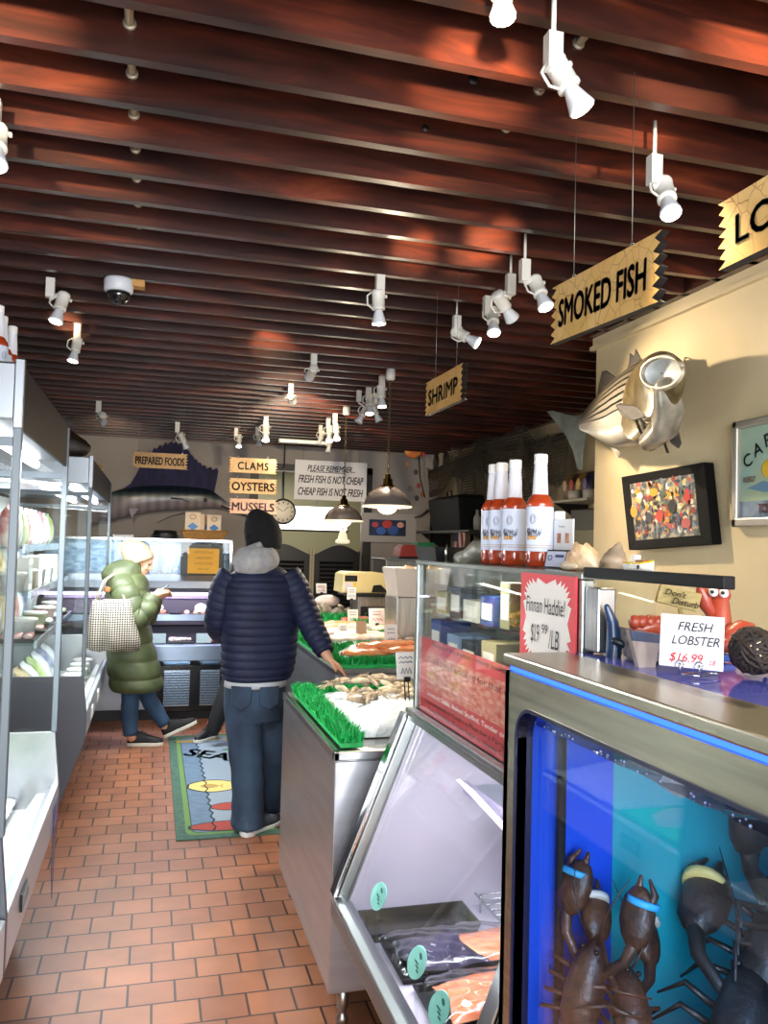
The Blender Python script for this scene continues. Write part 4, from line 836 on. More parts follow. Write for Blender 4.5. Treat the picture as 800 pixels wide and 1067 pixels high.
# ---- trays and packs in the slanted part
DZ_=ZL-.055
def flat_tray(x0,x1,y0,y1,z,mat,label,h=.018):
    t=T('display_tray',label,'tray',((x0+x1)/2,(y0+y1)/2,z),'trays in the slanted case')
    MB().loft([rrect(x0+.01,x1-.01,y0+.01,y1-.01,z),rrect(x0,x1,y0,y1,z+h),rrect(x0+.005,x1-.005,y0+.005,y1-.005,z+h),rrect(x0+.014,x1-.014,y0+.014,y1-.014,z+.004)],False).build('tray',mat,t); return t
flat_tray(.64,.98,2.31,2.47,DZ_,M('dark_olive_tray','#2d2a2a',.25,0,'#4a4436',6),'empty dark tray at the far end of the slanted case',.03)
flat_tray(.66,1.05,2.08,2.29,DZ_,black_pl,'black tray under the purple-wrapped fish'); flat_tray(.68,1.1,1.84,2.05,DZ_,black_pl,'black tray under the middle orange salmon pack'); flat_tray(.70,1.15,1.60,1.81,DZ_,black_pl,'black tray under the nearest salmon pack')
wrapg=glassmat('plastic_wrap',(.93,.92,.96),2.2,rough=.08)
def wrapped(x0,x1,y0,y1,z,fmats,label,seed,dark=False):
    t=T('wrapped_fish_pack',label,'fish pack',((x0+x1)/2,(y0+y1)/2,z),'wrapped fish packs in the slanted case')
    for (a0,a1,b0,b1,mt,nm) in fmats:
        MB().grid(lambda u,v:V((a0+(a1-a0)*u+.012*math.sin(5*v+seed),b0+(b1-b0)*v+.01*math.sin(7*u+seed),z+.004+.03*(max(0,math.sin(PI*u)*math.sin(PI*v)))**.35)),20,16).build(nm,mt,t)
    rr=random.Random(seed)
    MB().grid(lambda u,v:V((x0+(x1-x0)*u+.008*math.sin(9*v+seed),y0+(y1-y0)*v+.006*math.sin(11*u),z+.006+.042*(max(0,math.sin(PI*u)*math.sin(PI*v)))**.3+.0035*math.sin(31*u+9*v+seed)*math.sin(23*v-7*u))),44,34).build('plastic_wrap',wrapg,t)
    return t
purp=M('purple_dark_fish','#3b3550',.3,0,'#232034',14,coat=.4)
wrapped(.665,1.06,2.075,2.295,DZ_+.019,[(.70,.92,2.10,2.27,purp,'dark_fish'),(.84,1.05,2.12,2.26,salm,'salmon_piece')],'purple-wrapped dark fish with an orange salmon piece in the slanted case',2)
wrapped(.70,1.12,1.84,2.05,DZ_+.019,[(.73,1.10,1.86,2.03,salm,'salmon_side')],'large orange salmon pack in the middle of the slanted case',5)
wrapped(.72,1.16,1.60,1.81,DZ_+.019,[(.75,1.14,1.62,1.79,salm,'salmon_side')],'nearest orange salmon pack in the slanted case, cut by the photo bottom',8)
t=T('wire_rack','chrome wire rack behind the trays of the slanted case','rack',(1.2,2.2,DZ_)); rk=MB()
for k in range(14): rk.cyl((1.02+.0*k,1.95+.038*k,DZ_+.055),(1.38,1.95+.038*k,DZ_+.055),.0028,n=6)
for x_ in (1.02,1.2,1.38): rk.cyl((x_,1.93,DZ_+.053),(x_,2.46,DZ_+.053),.004,n=6)
rk.build('grid',chrome,t); MB().cyl((1.03,1.95,DZ_),(1.03,1.95,DZ_+.053),.004,n=6).cyl((1.03,2.44,DZ_),(1.03,2.44,DZ_+.053),.004,n=6).cyl((1.37,1.95,DZ_),(1.37,1.95,DZ_+.053),.004,n=6).cyl((1.37,2.44,DZ_),(1.37,2.44,DZ_+.053),.004,n=6).build('feet',chrome,t)
pack(1.22,2.05,DZ_+.058,.16,.12,.03,M('yellow_green_food','#a9a15a',.4,0,'#6d6a35',20),'yellowish fish pack on the wire rack of the slanted case','fish pack',None)
dkpk=M('dark_smoked_fish','#2a2428',.3,0,'#4b4148',9,coat=.4)
for k in range(3): pack(1.18,1.62+.28*k,.816,.3,.2,.05,dkpk,['dark smoked fish pack on the inner glass shelf, nearest','dark smoked fish pack on the inner glass shelf, middle','dark smoked fish pack on the inner glass shelf, farthest'][k],'fish pack','smoked fish on the inner glass shelf')
teal=M('mint_tag','#8fd0c4',.45)
for px,py,lb in ((394,934,'farthest mint oval tag on the front rail of the slanted case'),(434,1003,'middle mint oval tag on the front rail of the slanted case'),(457,1051,'nearest mint oval tag on the front rail of the slanted case')):
    p=at(px,py,X=XB+.05); t=T('oval_price_tag',lb,'price tag',(p.x,p.y,p.z),'mint oval tags in the slanted case')
    c=MB().prism([(p.x+.010*math.sin(a)+.014*math.cos(a),p.y-.024*math.cos(a),p.z+.038*math.sin(a)) for a in [k*PI/12 for k in range(24)]],(.003,.002,0)); c.build('plate',teal,t)
    l=MB(); 
    for k in range(3): l.box(p.x-.003-.003*k*0,p.x-.001,p.y-.015,p.y+.017,p.z-.018+.01*k,p.z-.0145+.01*k)
    l.tube([V((p.x+.006,p.y-.012+.006*math.cos(s),p.z+.02+.007*math.sin(s))) for s in [k*PI/6 for k in range(13)]],.0014,4); l.build('print',M('dark_teal_ink','#23564f',.6),t)
    MB().box(p.x-.002,p.x+.004,p.y-.008,p.y+.008,DZ_,p.z-.03).build('clip',glass_soft,t)
b=MB().grid(lambda u,v:V((X0-.06-.05*v,1.62+.5*u,Z1-.055-.03*v)),2,2); 
# ================================================================ lobster tank
XT,TY1,TY0,TZ=.65,1.442,.25,1.383
TX2=1.50
tk=T('lobster_tank','stainless lobster tank with rounded window and blue glowing strip','tank',(1.0,.85,0))
satin=M('tank_satin_steel','#b3ab97',.30,1.,'#9c9584',3,(1,1,20),bump=.01,bscale=70)
# front plate with a rounded window: outline quads between the outer rectangle and the rounded hole
wy0,wy1,wz0,wz1,wr=.33,1.383,.50,1.292,.055
def rr_pts(y0,y1,z0,z1,r,n=8):
    P=[]
    for cy,cz,a0 in ((y1-r,z1-r,0),(y0+r,z1-r,PI/2),(y0+r,z0+r,PI),(y1-r,z0+r,1.5*PI)):
        for k in range(n+1): P.append((cy+r*math.cos(a0+PI/2*k/n),cz+r*math.sin(a0+PI/2*k/n)))
    return P
hole=rr_pts(wy0,wy1,wz0,wz1,wr); outer=rr_pts(TY0,TY1,.0,1.352,.006); rim=rr_pts(wy0-.006,wy1+.006,wz0-.006,wz1+.006,wr+.006)
def ringmesh(a,b,x0,x1):
    m_=MB(); n=len(a); vs=[V((x0,*p)) for p in a]+[V((x0,*p)) for p in b]+[V((x1,*p)) for p in a]+[V((x1,*p)) for p in b]; fs=[]
    for i in range(n):
        j=(i+1)%n; fs+=[(i,j,n+j,n+i),(2*n+i,3*n+i,3*n+j,2*n+j),(i,2*n+i,2*n+j,j),(n+i,n+j,3*n+j,3*n+i)]
    return m_.add(vs,fs)
ringmesh(hole,outer,XT,XT+.018).build('front_plate',satin,tk)
ringmesh(hole,rim,XT-.004,XT+.03).build('window_gasket',M('black_gasket','#0b1030',.3),tk)
MB().box(XT+.024,XT+.03,wy0-.01,wy1+.01,wz0-.01,wz1+.01).build('window_glass',glassmat('tank_glass',(.93,.96,1),.9),tk)
MB().box(XT,TX2,TY1-.018,TY1,0,1.352).build('end_plate',satin,tk); MB().box(TX2-.02,TX2,TY0,TY1,0,1.352).build('rear_plate',satin,tk); MB().box(XT,TX2,TY0,TY0+.018,0,1.352).build('near_end_plate',satin,tk)
MB().box(XT+.008,XT+.03,TY0,TY1-.004,1.350,1.362).build('led_strip',emat('blue_led_glow','#2f5cff',3.0),tk)
MB().box(XT-.004,XT+.13,TY0,TY1+.004,1.362,TZ).build('top_ledge',satin,tk,.004)
MB().box(XT+.10,XT+.13,TY0,TY1,1.352,1.363).build('ledge_lip',satin,tk)
MB().box(XT+.13,TX2,TY0,TY1+.004,1.366,TZ-.003).build('lid',M('blue_acrylic_lid','#5f66c8',.08,0,'#4a50b5',2),tk,.003)
MB().box(XT+.02,TX2-.02,TY0+.02,TY1-.02,.52,.573).build('tank_floor',M('tank_floor_dark','#141c28',.5),tk)
yt_=TY1-.02-.01
MB().box(TX2-.04,TX2-.02,yt_,TY1-.02,.50,1.352).build('back_liner',M('tank_blue_liner','#0f4fd8',.6),tk)
MB().box(TX2-.04,TX2-.02,TY0+.02,yt_,.50,1.352).build('teal_liner',M('teal_panel','#12a3b4',.6),tk)
xt_=at(638,880,Y=TY1-.03).x
MB().box(XT+.03,xt_,TY1-.03,TY1-.018,.50,1.352).build('end_liner',M('tank_blue_liner',''),tk); MB().box(xt_,TX2-.04,TY1-.03,TY1-.018,.50,1.352).build('teal_liner',M('teal_panel',''),tk)
MB().box(XT+.03,TX2-.04,TY0+.018,TY0+.03,.50,1.352).build('near_liner',M('tank_dark_liner','#13202e',.5),tk)
xp_=at(584,890,Y=1.385).x
MB().cyl((xp_,1.385,.50),(xp_,1.385,1.255),.0085,n=12).build('standpipe',M('black_pipe','#030304',.8),tk)
WZ=1.262
wt=MB().grid(lambda u,v:V((XT+.031+(TX2-.04-XT-.031)*u,TY0+.03+(TY1-.03-TY0-.03)*v,WZ+.0035*noise3(u*.6,v*.7)+.0015*noise3(u*1.7,v*1.9,2))),60,80)
o=wt.build('water_surface',glassmat('water_surface',(.16,.16,.22),1.5,1.33,.03),tk)  # tint darkened to stand in for the dull reflections above the waterline
# water body: absorbing volume tint through nested clear sheets parallel to the glass
fm=MB(); rnd=random.Random(21)
for k in range(60):
    fm.ball((XT+.034+.012*rnd.random()**2,TY0+.05+(TY1-.1-TY0)*rnd.random(),WZ+.001),rnd.uniform(.0008,.0024),6,4)
for k in range(40):
    fm.ball((XT+.031,TY0+.1+(TY1-.2-TY0)*rnd.random(),WZ+.012+.07*rnd.random()),(.001,rnd.uniform(.0006,.0018),rnd.uniform(.0006,.0018)),6,4)
o=fm.build('bubbles_and_droplets',M('bright_foam','#cfdcff',.1),tk); o['kind']='stuff'
area('tank_blue_light',(XT+.16,.85,1.252),(XT+.34,.95,.6),9,.20,1.0,(.45,.68,1.0))
area('tank_upper_light',(XT+.08,.85,1.345),(XT+.2,.85,.5),.15,.05,1.0,(.6,.7,1.0))
# foam skimmer floating at the surface
sk=MB(); sk.lathe([(.004,.05),(.02,.048),(.045,.02),(.055,0),(.05,-.004)],(XT+.10,1.07,WZ),18,(.3,-.3,1)); sk.lathe([(.03,.02),(.05,0),(.03,-.02)],(XT+.09,1.00,WZ+.005),16,(0,.6,1))
o=sk.build('floating_skimmer',M('whitish_plastic','#b9bcc4',.3,0,'#868c98',14)); tag(o,'whitish plastic float at the waterline of the lobster tank','float')
# lobsters
lobm=M('lobster_shell_brown','#5f3f2b',.45,0,'#33221a',14,coat=.15,bump=.5,bscale=40); lobm2=M('lobster_shell_black','#2a2622',.5,0,'#12110f',14,coat=.15,bump=.5,bscale=40)
bandw=M('white_claw_band','#d9d5c8',.5); bandb=M('blue_claw_band','#39a7e0',.5); bandy=M('yellow_claw_band','#e3cf7c',.5)
def lobster(loc,rot,s,label,shell,bnd):
    t=T('lobster',label,'lobster',(0,0,0),'lobsters in the tank')
    MB().loft([[V((x,w*math.cos(a),h*math.sin(a)*(1 if math.sin(a)>0 else .6))) for a in [k*PI/8 for k in range(16)]] for x,w,h in ((-.05,.038,.034),(-.03,.044,.042),(.03,.045,.045),(.08,.036,.038),(.11,.020,.02),(.135,.004,.004))]).build('carapace',shell,t)
    tl=MB()
    for k in range(6):
        x=-.055-.026*k; w=.040-.003*k; h=.030-.002*k; z=-.004*k*k*.4
        tl.loft([[V((x+dx,w*f*math.cos(a),z+h*f*math.sin(a)*(1 if math.sin(a)>0 else .5))) for a in [q*PI/7 for q in range(14)]] for dx,f in ((.016,.9),(.0,1.05),(-.014,.98),(-.02,.85))])
    tl.build('tail',shell,t)
    fn=MB()
    for a in (-.7,-.35,0,.35,.7): fn.ball((-.235-.02*math.cos(a),.05*math.sin(a)*1.3,-.05),(.032,.018,.005),10,6,Matrix.Rotation(-a if False else PI-a,3,'Z'))
    fn.build('tail_fan',shell,t)
    for sd in (1,-1):
        c=MB(); c.limb([(.07,sd*.035,0),(.11,sd*.075,.005),(.15,sd*.085,.005)],[.010,.012,.014],8)
        c.ball((.205,sd*.08,.005),(.066,.040,.026),14,8,Matrix.Rotation(sd*-.15,3,'Z')); c.limb([(.235,sd*.07,.005),(.285,sd*.068,.005)],[.016,.005],8,.7); c.limb([(.215,sd*.100,.005),(.26,sd*.108,.005),(.285,sd*.09,.005)],[.010,.009,.004],8)
        cl=c.build('claw',shell,t)
        MB().lathe([(.033,-.007),(.035,-.006),(.035,.006),(.033,.007)],(.238,sd*.086,.005),18,(1,0,0)).build('claw_band',bnd,cl)
        lg=MB()
        for k in range(4): lg.tube([(.045-.028*k,sd*.035,-.012),(.055-.035*k,sd*.085,.012),(.06-.045*k,sd*.125,-.045)],[.006,.0045,.002],6)
        lg.build('walking_legs',shell,t)
        MB().tube([(.118,sd*.012,.012),(.17,sd*.03,.05),(.22,sd*.05,.06),(.28,sd*.07,.05)],[.003,.0024,.0016,.0008],5).build('antenna',shell,t)
        MB().ball((.105,sd*.018,.022),.006,8,6).build('eye',black_pl,t)
    t.location=loc; t.rotation_euler=rot; t.scale=(s,)*3
    Mx=Matrix.LocRotScale(V(loc),Euler(rot),V((s,s,s))); pts=[]
    for ch in t.children:
        for o in [ch]+list(ch.children): pts+=[Mx@v.co for v in o.data.vertices]
    d=[0,0,0]     # keep it wholly inside the glass
    for k,(lo,hi) in enumerate(((.688,1.45),(.285,1.408),(.575,1.25))):
        a,b_=min(p[k] for p in pts),max(p[k] for p in pts)
        d[k]=lo-a if a<lo else (hi-b_ if b_>hi else 0)
    t.location=V(loc)+V(d); return t
def lob_at(px,py,X,*a):
    p=at(px,py,X=X); lobster((p.x,p.y,p.z),*a)
lobster((.74,1.37,.70),(.2,-1.25,.25),.80,'brown lobster standing upright at the far end of the tank, blue claw band',lobm,bandb)
lobster((.75,1.31,.66),(.7,-.8,1.2),.80,'brown lobster with white bands leaning beside the window in front of the upright one',lobm,bandw)
lobster((.90,1.16,.66),(.2,-.15,2.9),.95,'reddish brown lobster lying low in the middle of the tank',lobm,bandw)
lobster((.75,1.31,.62),(.1,-.4,-.9),.9,'brown lobster lowest in the far corner of the tank',lobm,bandw)
lobster((.93,1.13,.80),(.1,-.55,.75),1.15,'blackish lobster with pale yellow band at the bottom right of the tank',lobm2,bandy)
lobster((1.05,1.20,.84),(.2,-.9,.3),1.2,'blackish lobster behind at the right of the tank',lobm2,bandy)
lobster((1.08,1.20,1.08),(.3,-1.35,-1.9),1.1,'black lobster hanging high at the right end of the tank',lobm2,bandy)
# ---- things on the tank
def easel_sign():
    c=at(719,664,X=.86); W_,H_=.098,.088
    a=at(683,692,X=.82); b=at(754,692,X=.82)
    t=T('price_sign','white FRESH LOBSTER price sign on a wire stand on the tank','sign',(.82,(a.y+b.y)/2,TZ))
    ux=V((.35,-1,0)).normalized(); ux=V((.62,-.78,0)).normalized(); up=V((.78*.16,.62*.16,1)).normalized()
    # fit the card to the sight lines
    p0=at(686,693,X=.80); rr_=ray(753,693); s=(V((p0.x,p0.y,0))+0*ux); 
    # intersection of the second sight line with the card's base line
    det=rr_.x*(-ux.y)-rr_.y*(-ux.x); tt=((p0.x)*(-ux.y)-(p0.y)*(-ux.x))/det; q=EYE+rr_*tt; W_=(V((q.x,q.y,0))-V((p0.x,p0.y,0))).length; z0=p0.z
    d=(p0-EYE).dot(fwd); H_=54*d/FPX*1.0
    n_=up.cross(ux)
    def Q(u,v,w=0): return V((p0.x,p0.y,z0))+ux*(u*W_)+up*(v*H_)+ux.cross(up)*w
    MB().prism([Q(0,0),Q(1,0),Q(.985,1),Q(-.01,1)],ux.cross(up)*-.003).build('card',M('laminated_white','#eff0f6',.25),t,.001)
    text('FRESH',ink,t,Q(.56,.78,.002),ux,up,w=W_*.55,h=H_*.17,shear=.25); text('LOBSTER',ink,t,Q(.57,.52,.002),ux,up,w=W_*.74,h=H_*.17,shear=.25)
    text('$16.99',red_ink,t,Q(.44,.18,.002),ux,up,w=W_*.52,h=H_*.19,shear=.25); text('LB',red_ink,t,Q(.85,.14,.002),ux,up,w=W_*.09,h=H_*.09,shear=.25)
    fr=ux.cross(up); w=MB(); zt=TZ
    for u in (.36,.66):
        base=V((Q(u,0).x,Q(u,0).y,zt+.003))
        w.tube([base+V((.05,.015,0)),base,Q(u,0,.006)+V((0,0,-.006)),Q(u,.08,.008)],.0013,6)
        w.tube([Q(u,.06,.008)+ux*(.006*math.cos(s)-.0)+V((0,0,.006*math.sin(s))) for s in [k*PI/6 for k in range(13)]],.0012,5)
    w.tube([V((Q(.36,0).x,Q(.36,0).y,zt+.003)),V((Q(.66,0).x,Q(.66,0).y,zt+.003))],.0013,6); w.tube([V((Q(.36,0).x+.05,Q(.36,0).y+.015,zt+.003)),V((Q(.66,0).x+.05,Q(.66,0).y+.015,zt+.003))],.0013,6)
    w.build('wire_stand',chrome,t)
easel_sign()

# wooden boat planter with the toy lobster behind it
BY=1.27
def Bq(px,py,dy=0): return at(px,py,Y=BY+dy)
xl=Bq(672,700).x+.018; xr=Bq(764,700).x
t=T('boat_planter','weathered grey wooden rowboat planter on the lobster tank','boat planter',((xl+xr)/2,BY+.06,TZ))
greyw=M('weathered_grey_wood','#a19a97',.7,0,'#726d70',6,(3,14,14))
zt_=Bq(670,660).z; hh=zt_-TZ
def hull(off,up):
    R=[]; L_=xr-xl
    for s,wf,zb,zt in ((0,.80,.02,1.0),(.15,.92,.0,.92),(.45,1,.0,.88),(.8,.82,.0,.92),(1,.45,.1,1.0)):
        x=xl+L_*s; w=.065*wf-off; c=BY+.065
        R.append([V((x,c-w,TZ+hh*zt+up)),V((x,c-w*.86,TZ+hh*.5*(zb+zt)+off)),V((x,c-w*.60,TZ+hh*zb+off+.001)),V((x,c+w*.60,TZ+hh*zb+off+.001)),V((x,c+w*.86,TZ+hh*.5*(zb+zt)+off)),V((x,c+w,TZ+hh*zt+up))])
    return R
h1=hull(0,0); h2=hull(.007,.0005); hb=MB(); hb.loft(h1,False,True,False); hb.loft(h2,False,False,False)
for a in (0,5): hb.add([r[a] for r in h1]+[r[a] for r in h2],[(i,i+1,i+6,i+5) for i in range(4)])
hb.build('hull',greyw,t)
sm=MB()
for f in (.36,.68): sm.tube([r[0]*(f)+r[1]*(1-f)+V((0,-.0012,0)) if f>.5 else r[1]*(.6)+r[2]*.4+V((0,-.0012,0)) for r in h1],.0011,5)
sm.build('plank_seam',M('dark_seam','#3b3738',.7),t)
st=[Bq(656,657,-.012),Bq(689,661,-.012),Bq(682,703,-.012),Bq(668,705,-.012)]
MB().prism(st,(0,.014,0)).build('transom',M('bleached_plank','#bdb0a6',.7,0,'#a29389',5,(14,1,2)),t,.002)
MB().prism([st[0]+V((0,-.002,0)),st[1]+V((0,-.002,0)),st[1]*.78+st[2]*.22+V((0,-.002,0)),st[0]*.78+st[3]*.22+V((0,-.002,0))],(0,.004,0)).build('painted_band',M('faded_navy_paint','#3b4663',.6,0,'#595f74',20),t)
MB().box(xl+.09,xr+.02,BY+.02,BY+.12,TZ,TZ+.012).build('blue_base',M('blue_base_paint','#27509a',.4),t,.002)
LD=.10
def Lq(px,py,dy=0): return at(px,py,Y=BY+LD+dy)
ceram=M('glazed_coral_red','#b04a30',.4,0,'#933a24',9,coat=.3)
t=T('toy_lobster','coral red ceramic lobster with bulging eyes holding a wooden sign','lobster figurine',(Lq(745,690).x,BY+LD,TZ+.002))
px1=(Lq(746,640)-Lq(745,640)).length
b=MB(); b.limb([Lq(746,700),Lq(747,672),Lq(748,645),Lq(750,626)],[px1*20,px1*18,px1*13,px1*9],18,.8); b.ball(Lq(751,620),(px1*9,px1*8,px1*8))
b.build('body',ceram,t)
MB().limb([Lq(742,640),Lq(735,630),Lq(732,618),Lq(729,611)],[px1*5,px1*6,px1*6.5,px1*3],14).build('raised_claw',ceram,t)
b=MB(); b.limb([Lq(752,672,-.04),Lq(762,662,-.05),Lq(774,655,-.05),Lq(781,654,-.05)],[px1*7,px1*9,px1*8,px1*5],16); b.limb([Lq(748,672,-.045),Lq(760,672,-.06),Lq(775,667,-.06)],[px1*6,px1*7,px1*5],14); b.build('large_claw',ceram,t)
b=MB(); b.limb([Lq(686,656,-.03),Lq(677,652,-.03),Lq(664,656,-.03)],[px1*9,px1*10,px1*7],16)
for q in (661,668,676,684): b.ball(Lq(q,648,-.04),(px1*5,px1*5,px1*6),10,7)
b.build('left_claw',ceram,t)
for q,yy in ((754,618),(743,617)):
    e=MB().ball(Lq(q,yy,-.022),px1*4.2,12,8).build('eye',M('glazed_white','#eeeae2',.2),t); MB().ball(Lq(q-1,yy-.3,-.022-px1*3.2),px1*1.7,8,6).build('pupil',ink,e)
MB().box(0,0.0001,0,0.0001,0,0.0001)
sg=[Lq(689,609,-.02),Lq(732,619,-.02),Lq(727,638,-.02),Lq(684,627,-.02)]
sb=MB().prism(sg,(0,.008,0)).build('wooden_sign',M('olive_tan_wood','#a5935a',.6,0,'#8a7a45',8,(3,1,12)),t,.002)
ux=(sg[1]-sg[0]).normalized(); uy=(sg[0]-sg[3]).normalized(); cc=sum(sg,V((0,0,0)))/4; W_=(sg[1]-sg[0]).length; H_=(sg[0]-sg[3]).length
mk=M('blue_black_marker','#1d2438',.5)
text("Don't",mk,sb,cc+ux*(-W_*.16)+uy*H_*.2+V((0,-.004,0)),ux,uy,w=W_*.5,h=H_*.34,shear=.2,ext=.002,bold=.01); text("Disturb",mk,sb,cc+ux*(W_*.12)-uy*H_*.2+V((0,-.004,0)),ux,uy,w=W_*.62,h=H_*.34,shear=.2,ext=.002,bold=.01)
MB().cyl(Lq(708,634,-.012),Lq(716,668,-.012),px1*2,n=8).build('sign_stake',M('olive_tan_wood',''),t)
t=T('blue_figurine','dark blue glazed curved ornament behind the stern of the boat','ornament',(Bq(640,690,.12).x,BY+.12,TZ))
MB().limb([Bq(637,698,.12),Bq(640,672,.12),Bq(638,648,.12),Bq(632,632,.12)],[px1*7,px1*7,px1*5,px1*2.5],16).build('body',M('cobalt_glaze','#12406f',.3,0,'#0b2748',10,coat=.3),t)
MB().limb([Bq(641,668,.11),Bq(650,672,.1),Bq(656,680,.1)],[px1*4,px1*3,px1*1.5],10).build('fin',M('dark_teal_glaze','#27313a',.3),t)
# vine ball on a black stand
vb=at(785,678,X=.95); vr=(at(800,678,X=.95)-at(785,678,X=.95)).length*1.02; vr=.036
t=T('vine_ball','dark brown woven vine ball on a black iron stand on the tank','ornament',(vb.x,vb.y,TZ))
rnd=random.Random(3); b=MB()
for k in range(46):
    ax=V((rnd.gauss(0,1),rnd.gauss(0,1),rnd.gauss(0,1))).normalized(); u=ax.orthogonal().normalized(); w=ax.cross(u); r_=vr*rnd.uniform(.86,1.05)
    b.tube([vb+(u*math.cos(s)+w*math.sin(s))*r_+ax*vr*.25*math.sin(2*s+k) for s in [q*PI/9 for q in range(19)]],.0032,5)
b.build('woven_vines',M('dark_vine','#33251d',.7,0,'#1a1310',30),t)
MB().ball(vb,vr*.8,14,10).build('core',M('vine_core','#241a15',.8,0,'#4a3a2a',60),t)
b=MB()
for k in range(14): b.ball(vb+V((-.55+rnd.uniform(-.25,.25),-.75,.15+rnd.uniform(-.4,.4))).normalized()*vr*.98,.0028,6,5)
b.build('cream_berries',M('cream_berry','#d9c9a0',.5),t)
b=MB(); fz=TZ+.004
b.tube([vb+V((.01,-.0,-vr*.9)),V((vb.x+.012,vb.y-.005,fz+.03)),V((vb.x-.012,vb.y+.012,fz))],.004,6).tube([vb+V((.01,0,-vr*.9)),V((vb.x+.02,vb.y-.01,fz+.03)),V((vb.x+.045,vb.y-.03,fz))],.004,6).tube([vb+V((.01,0,-vr*.9)),V((vb.x+.02,vb.y+.01,fz+.03)),V((vb.x+.05,vb.y+.03,fz))],.004,6)
b.build('iron_stand',black_pl,t)
# small things on the shelf above the case
def Sh(px,py,X): return at(px,py,X=X)
p=Sh(605,588,.90)
shm=M('conch_peach','#d9b184',.45,0,'#f0dcbc',12,bump=.4,bscale=40)
t=T('conch_shell','knobby peach and cream conch shell lying on the case shelf','shell',(p.x,p.y,Z2))
ln=.085
b=MB(); rings=[]
ax=V((.25,-1,0)).normalized(); sd=V((1,.25,0)).normalized()
for s,r,up in ((-.58,.003,.006),(-.50,.007,.008),(-.42,.012,.011),(-.34,.016,.014),(-.26,.020,.019),(-.18,.026,.026),(-.10,.024,.025),(-.02,.031,.031),(.06,.027,.029),(.14,.031,.033),(.22,.024,.028),(.30,.024,.026),(.36,.016,.022),(.44,.014,.018),(.5,.003,.014)):
    rings.append([p.xy.to_3d()+V((0,0,Z2+up))+ax*s*ln*2*.62+(sd*math.cos(a)+V((0,0,1))*math.sin(a)*.95)*r*(1+.20*math.sin(4*a+s*9)*math.sin(s*14+a)+.10*math.sin(7*a+s*25)) for a in [k*PI/10 for k in range(20)]])
b.loft(rings); 
b.build('shell_body',shm,t)
MB().ball(p.xy.to_3d()+V((0,0,Z2+.011))-sd*.026+ax*-.01,(.006,.040,.009),12,8).build('lip',M('conch_pink','#e8d2b4',.35),t)
p=Sh(634,590,.93)
t=T('whelk_shell','grey-tan pointed whelk shell beside the conch','shell',(p.x,p.y,Z2))
b=MB(); b.lathe([(.004,0),(.02,.01),(.027,.025),(.024,.036),(.021,.039),(.017,.048),(.013,.051),(.008,.060),(.001,.068)],(p.x,p.y-.01,Z2+.0),18,(.15,-.25,1)); b.limb([(p.x,p.y+.025,Z2+.014),(p.x,p.y,Z2+.02)],[.010,.018],12); b.build('spiral',M('whelk_tan','#a8937a',.5,0,'#6f6152',16,(1,1,3),bump=.3),t)
p=Sh(666,595,.832); BT=1.5475
t=T('toy_boat','tiny white and yellow toy fishing boat on the black shelf arm','toy boat',(p.x,p.y,BT))
a=V((.05,-1,0)).normalized(); s_=V((1,.05,0)); o_=V((p.x-.0,p.y,BT)); L_=.040
R=[]
for s,w,zt in ((-.5,.7,.012),(-.2,1,.011),(.2,.95,.0115),(.42,.4,.014),(.5,.05,.016)):
    R.append([o_+a*s*L_*2+s_*w*.011*q+V((0,0,z)) for q,z in ((-1,zt),(-.8,.004),(-.5,.0),(.5,.0),(.8,.004),(1,zt))])
MB().loft(R,False,True,True).build('hull',M('toy_white','#eceae2',.3),t)
MB().loft([[o_+a*s*L_*2+s_*w*.0112*q+V((0,0,z+zt)) for q,z in ((-1,.0),(-1.02,.003),(1.02,.003),(1,0))] for s,w,zt in ((-.5,.7,.012),(-.2,1,.011),(.2,.95,.0115),(.42,.4,.014),(.49,.08,.016))],False).build('gunwale',M('toy_yellow','#e2bf1a',.3),t)
MB().obox(o_+a*-.012+V((0,0,.020)),(.012,.016,.014)).build('cabin',M('toy_white',''),t,.001); MB().obox(o_+a*.005+V((0,0,.0165)),(.013,.03,.005)).build('cargo',M('toy_brown','#8f5a24',.5),t)
MB().ball(o_+a*.012+V((-.0115,0,.006)),(.001,.004,.004),8,6).build('anchor_mark',ink,t)
# flyer, small dark sign and red cone bottle beside the sauce bottles
p=Sh(586,571,.96); fz=(at(577,531,X=.96).z,at(577,574,X=.96).z)
y0_,y1_=Sh(577,550,.96).y,Sh(597,550,.96).y
t=T('flyer_stand','white flyer with two food photos and a green foot in a clear stand','flyer',(.96,(y0_+y1_)/2,Z2)); H_=fz[0]-fz[1]; zb=Z2+.012; zt=zb+.108
MB().box(.96,.963,y1_,y0_,zb,zt).build('sheet',paper,t)
MB().box(.958,.9595,y1_,y0_,zb,zb+.024).build('green_foot',M('lime_green','#8fcf3a',.5),t)
for f in (.30,.72): MB().box(.958,.9595,y0_+(y1_-y0_)*f-.008,y0_+(y1_-y0_)*f+.008,zb+.050,zb+.074).build('food_photo',M('food_photo_brown','#8a3f2a',.4,0,'#c98a5a',60),t)
text('FRESH\nSEAFOOD' if False else 'Recipes',M('grey_print','#7c7c84',.6),t,(.9575,(y0_+y1_)/2,zt-.018),pd,(0,0,1),w=.03,h=.007); MB().box(.955,.99,y1_,y0_,Z2,zb).build('stand_base',glass_soft,t)
p=Sh(578,577,.92)
t=T('small_sign','small black sign stand with a white card and blue round emblem','sign',(.92,p.y,Z2)); 
u_=V((.35,-.94,0)).normalized(); n_=V((-.94,-.35,0)); up_=V((.25,.09,.96)).normalized(); o_=V((.92,p.y,Z2+.001))
def sq(u,v,w): return o_+u_*u+up_*v+n_*w
MB().prism([sq(-.035,0,0),sq(.035,0,0),sq(.035,.046,0),sq(-.035,.046,0)],-n_*.008).build('holder',black_pl,t,.001)
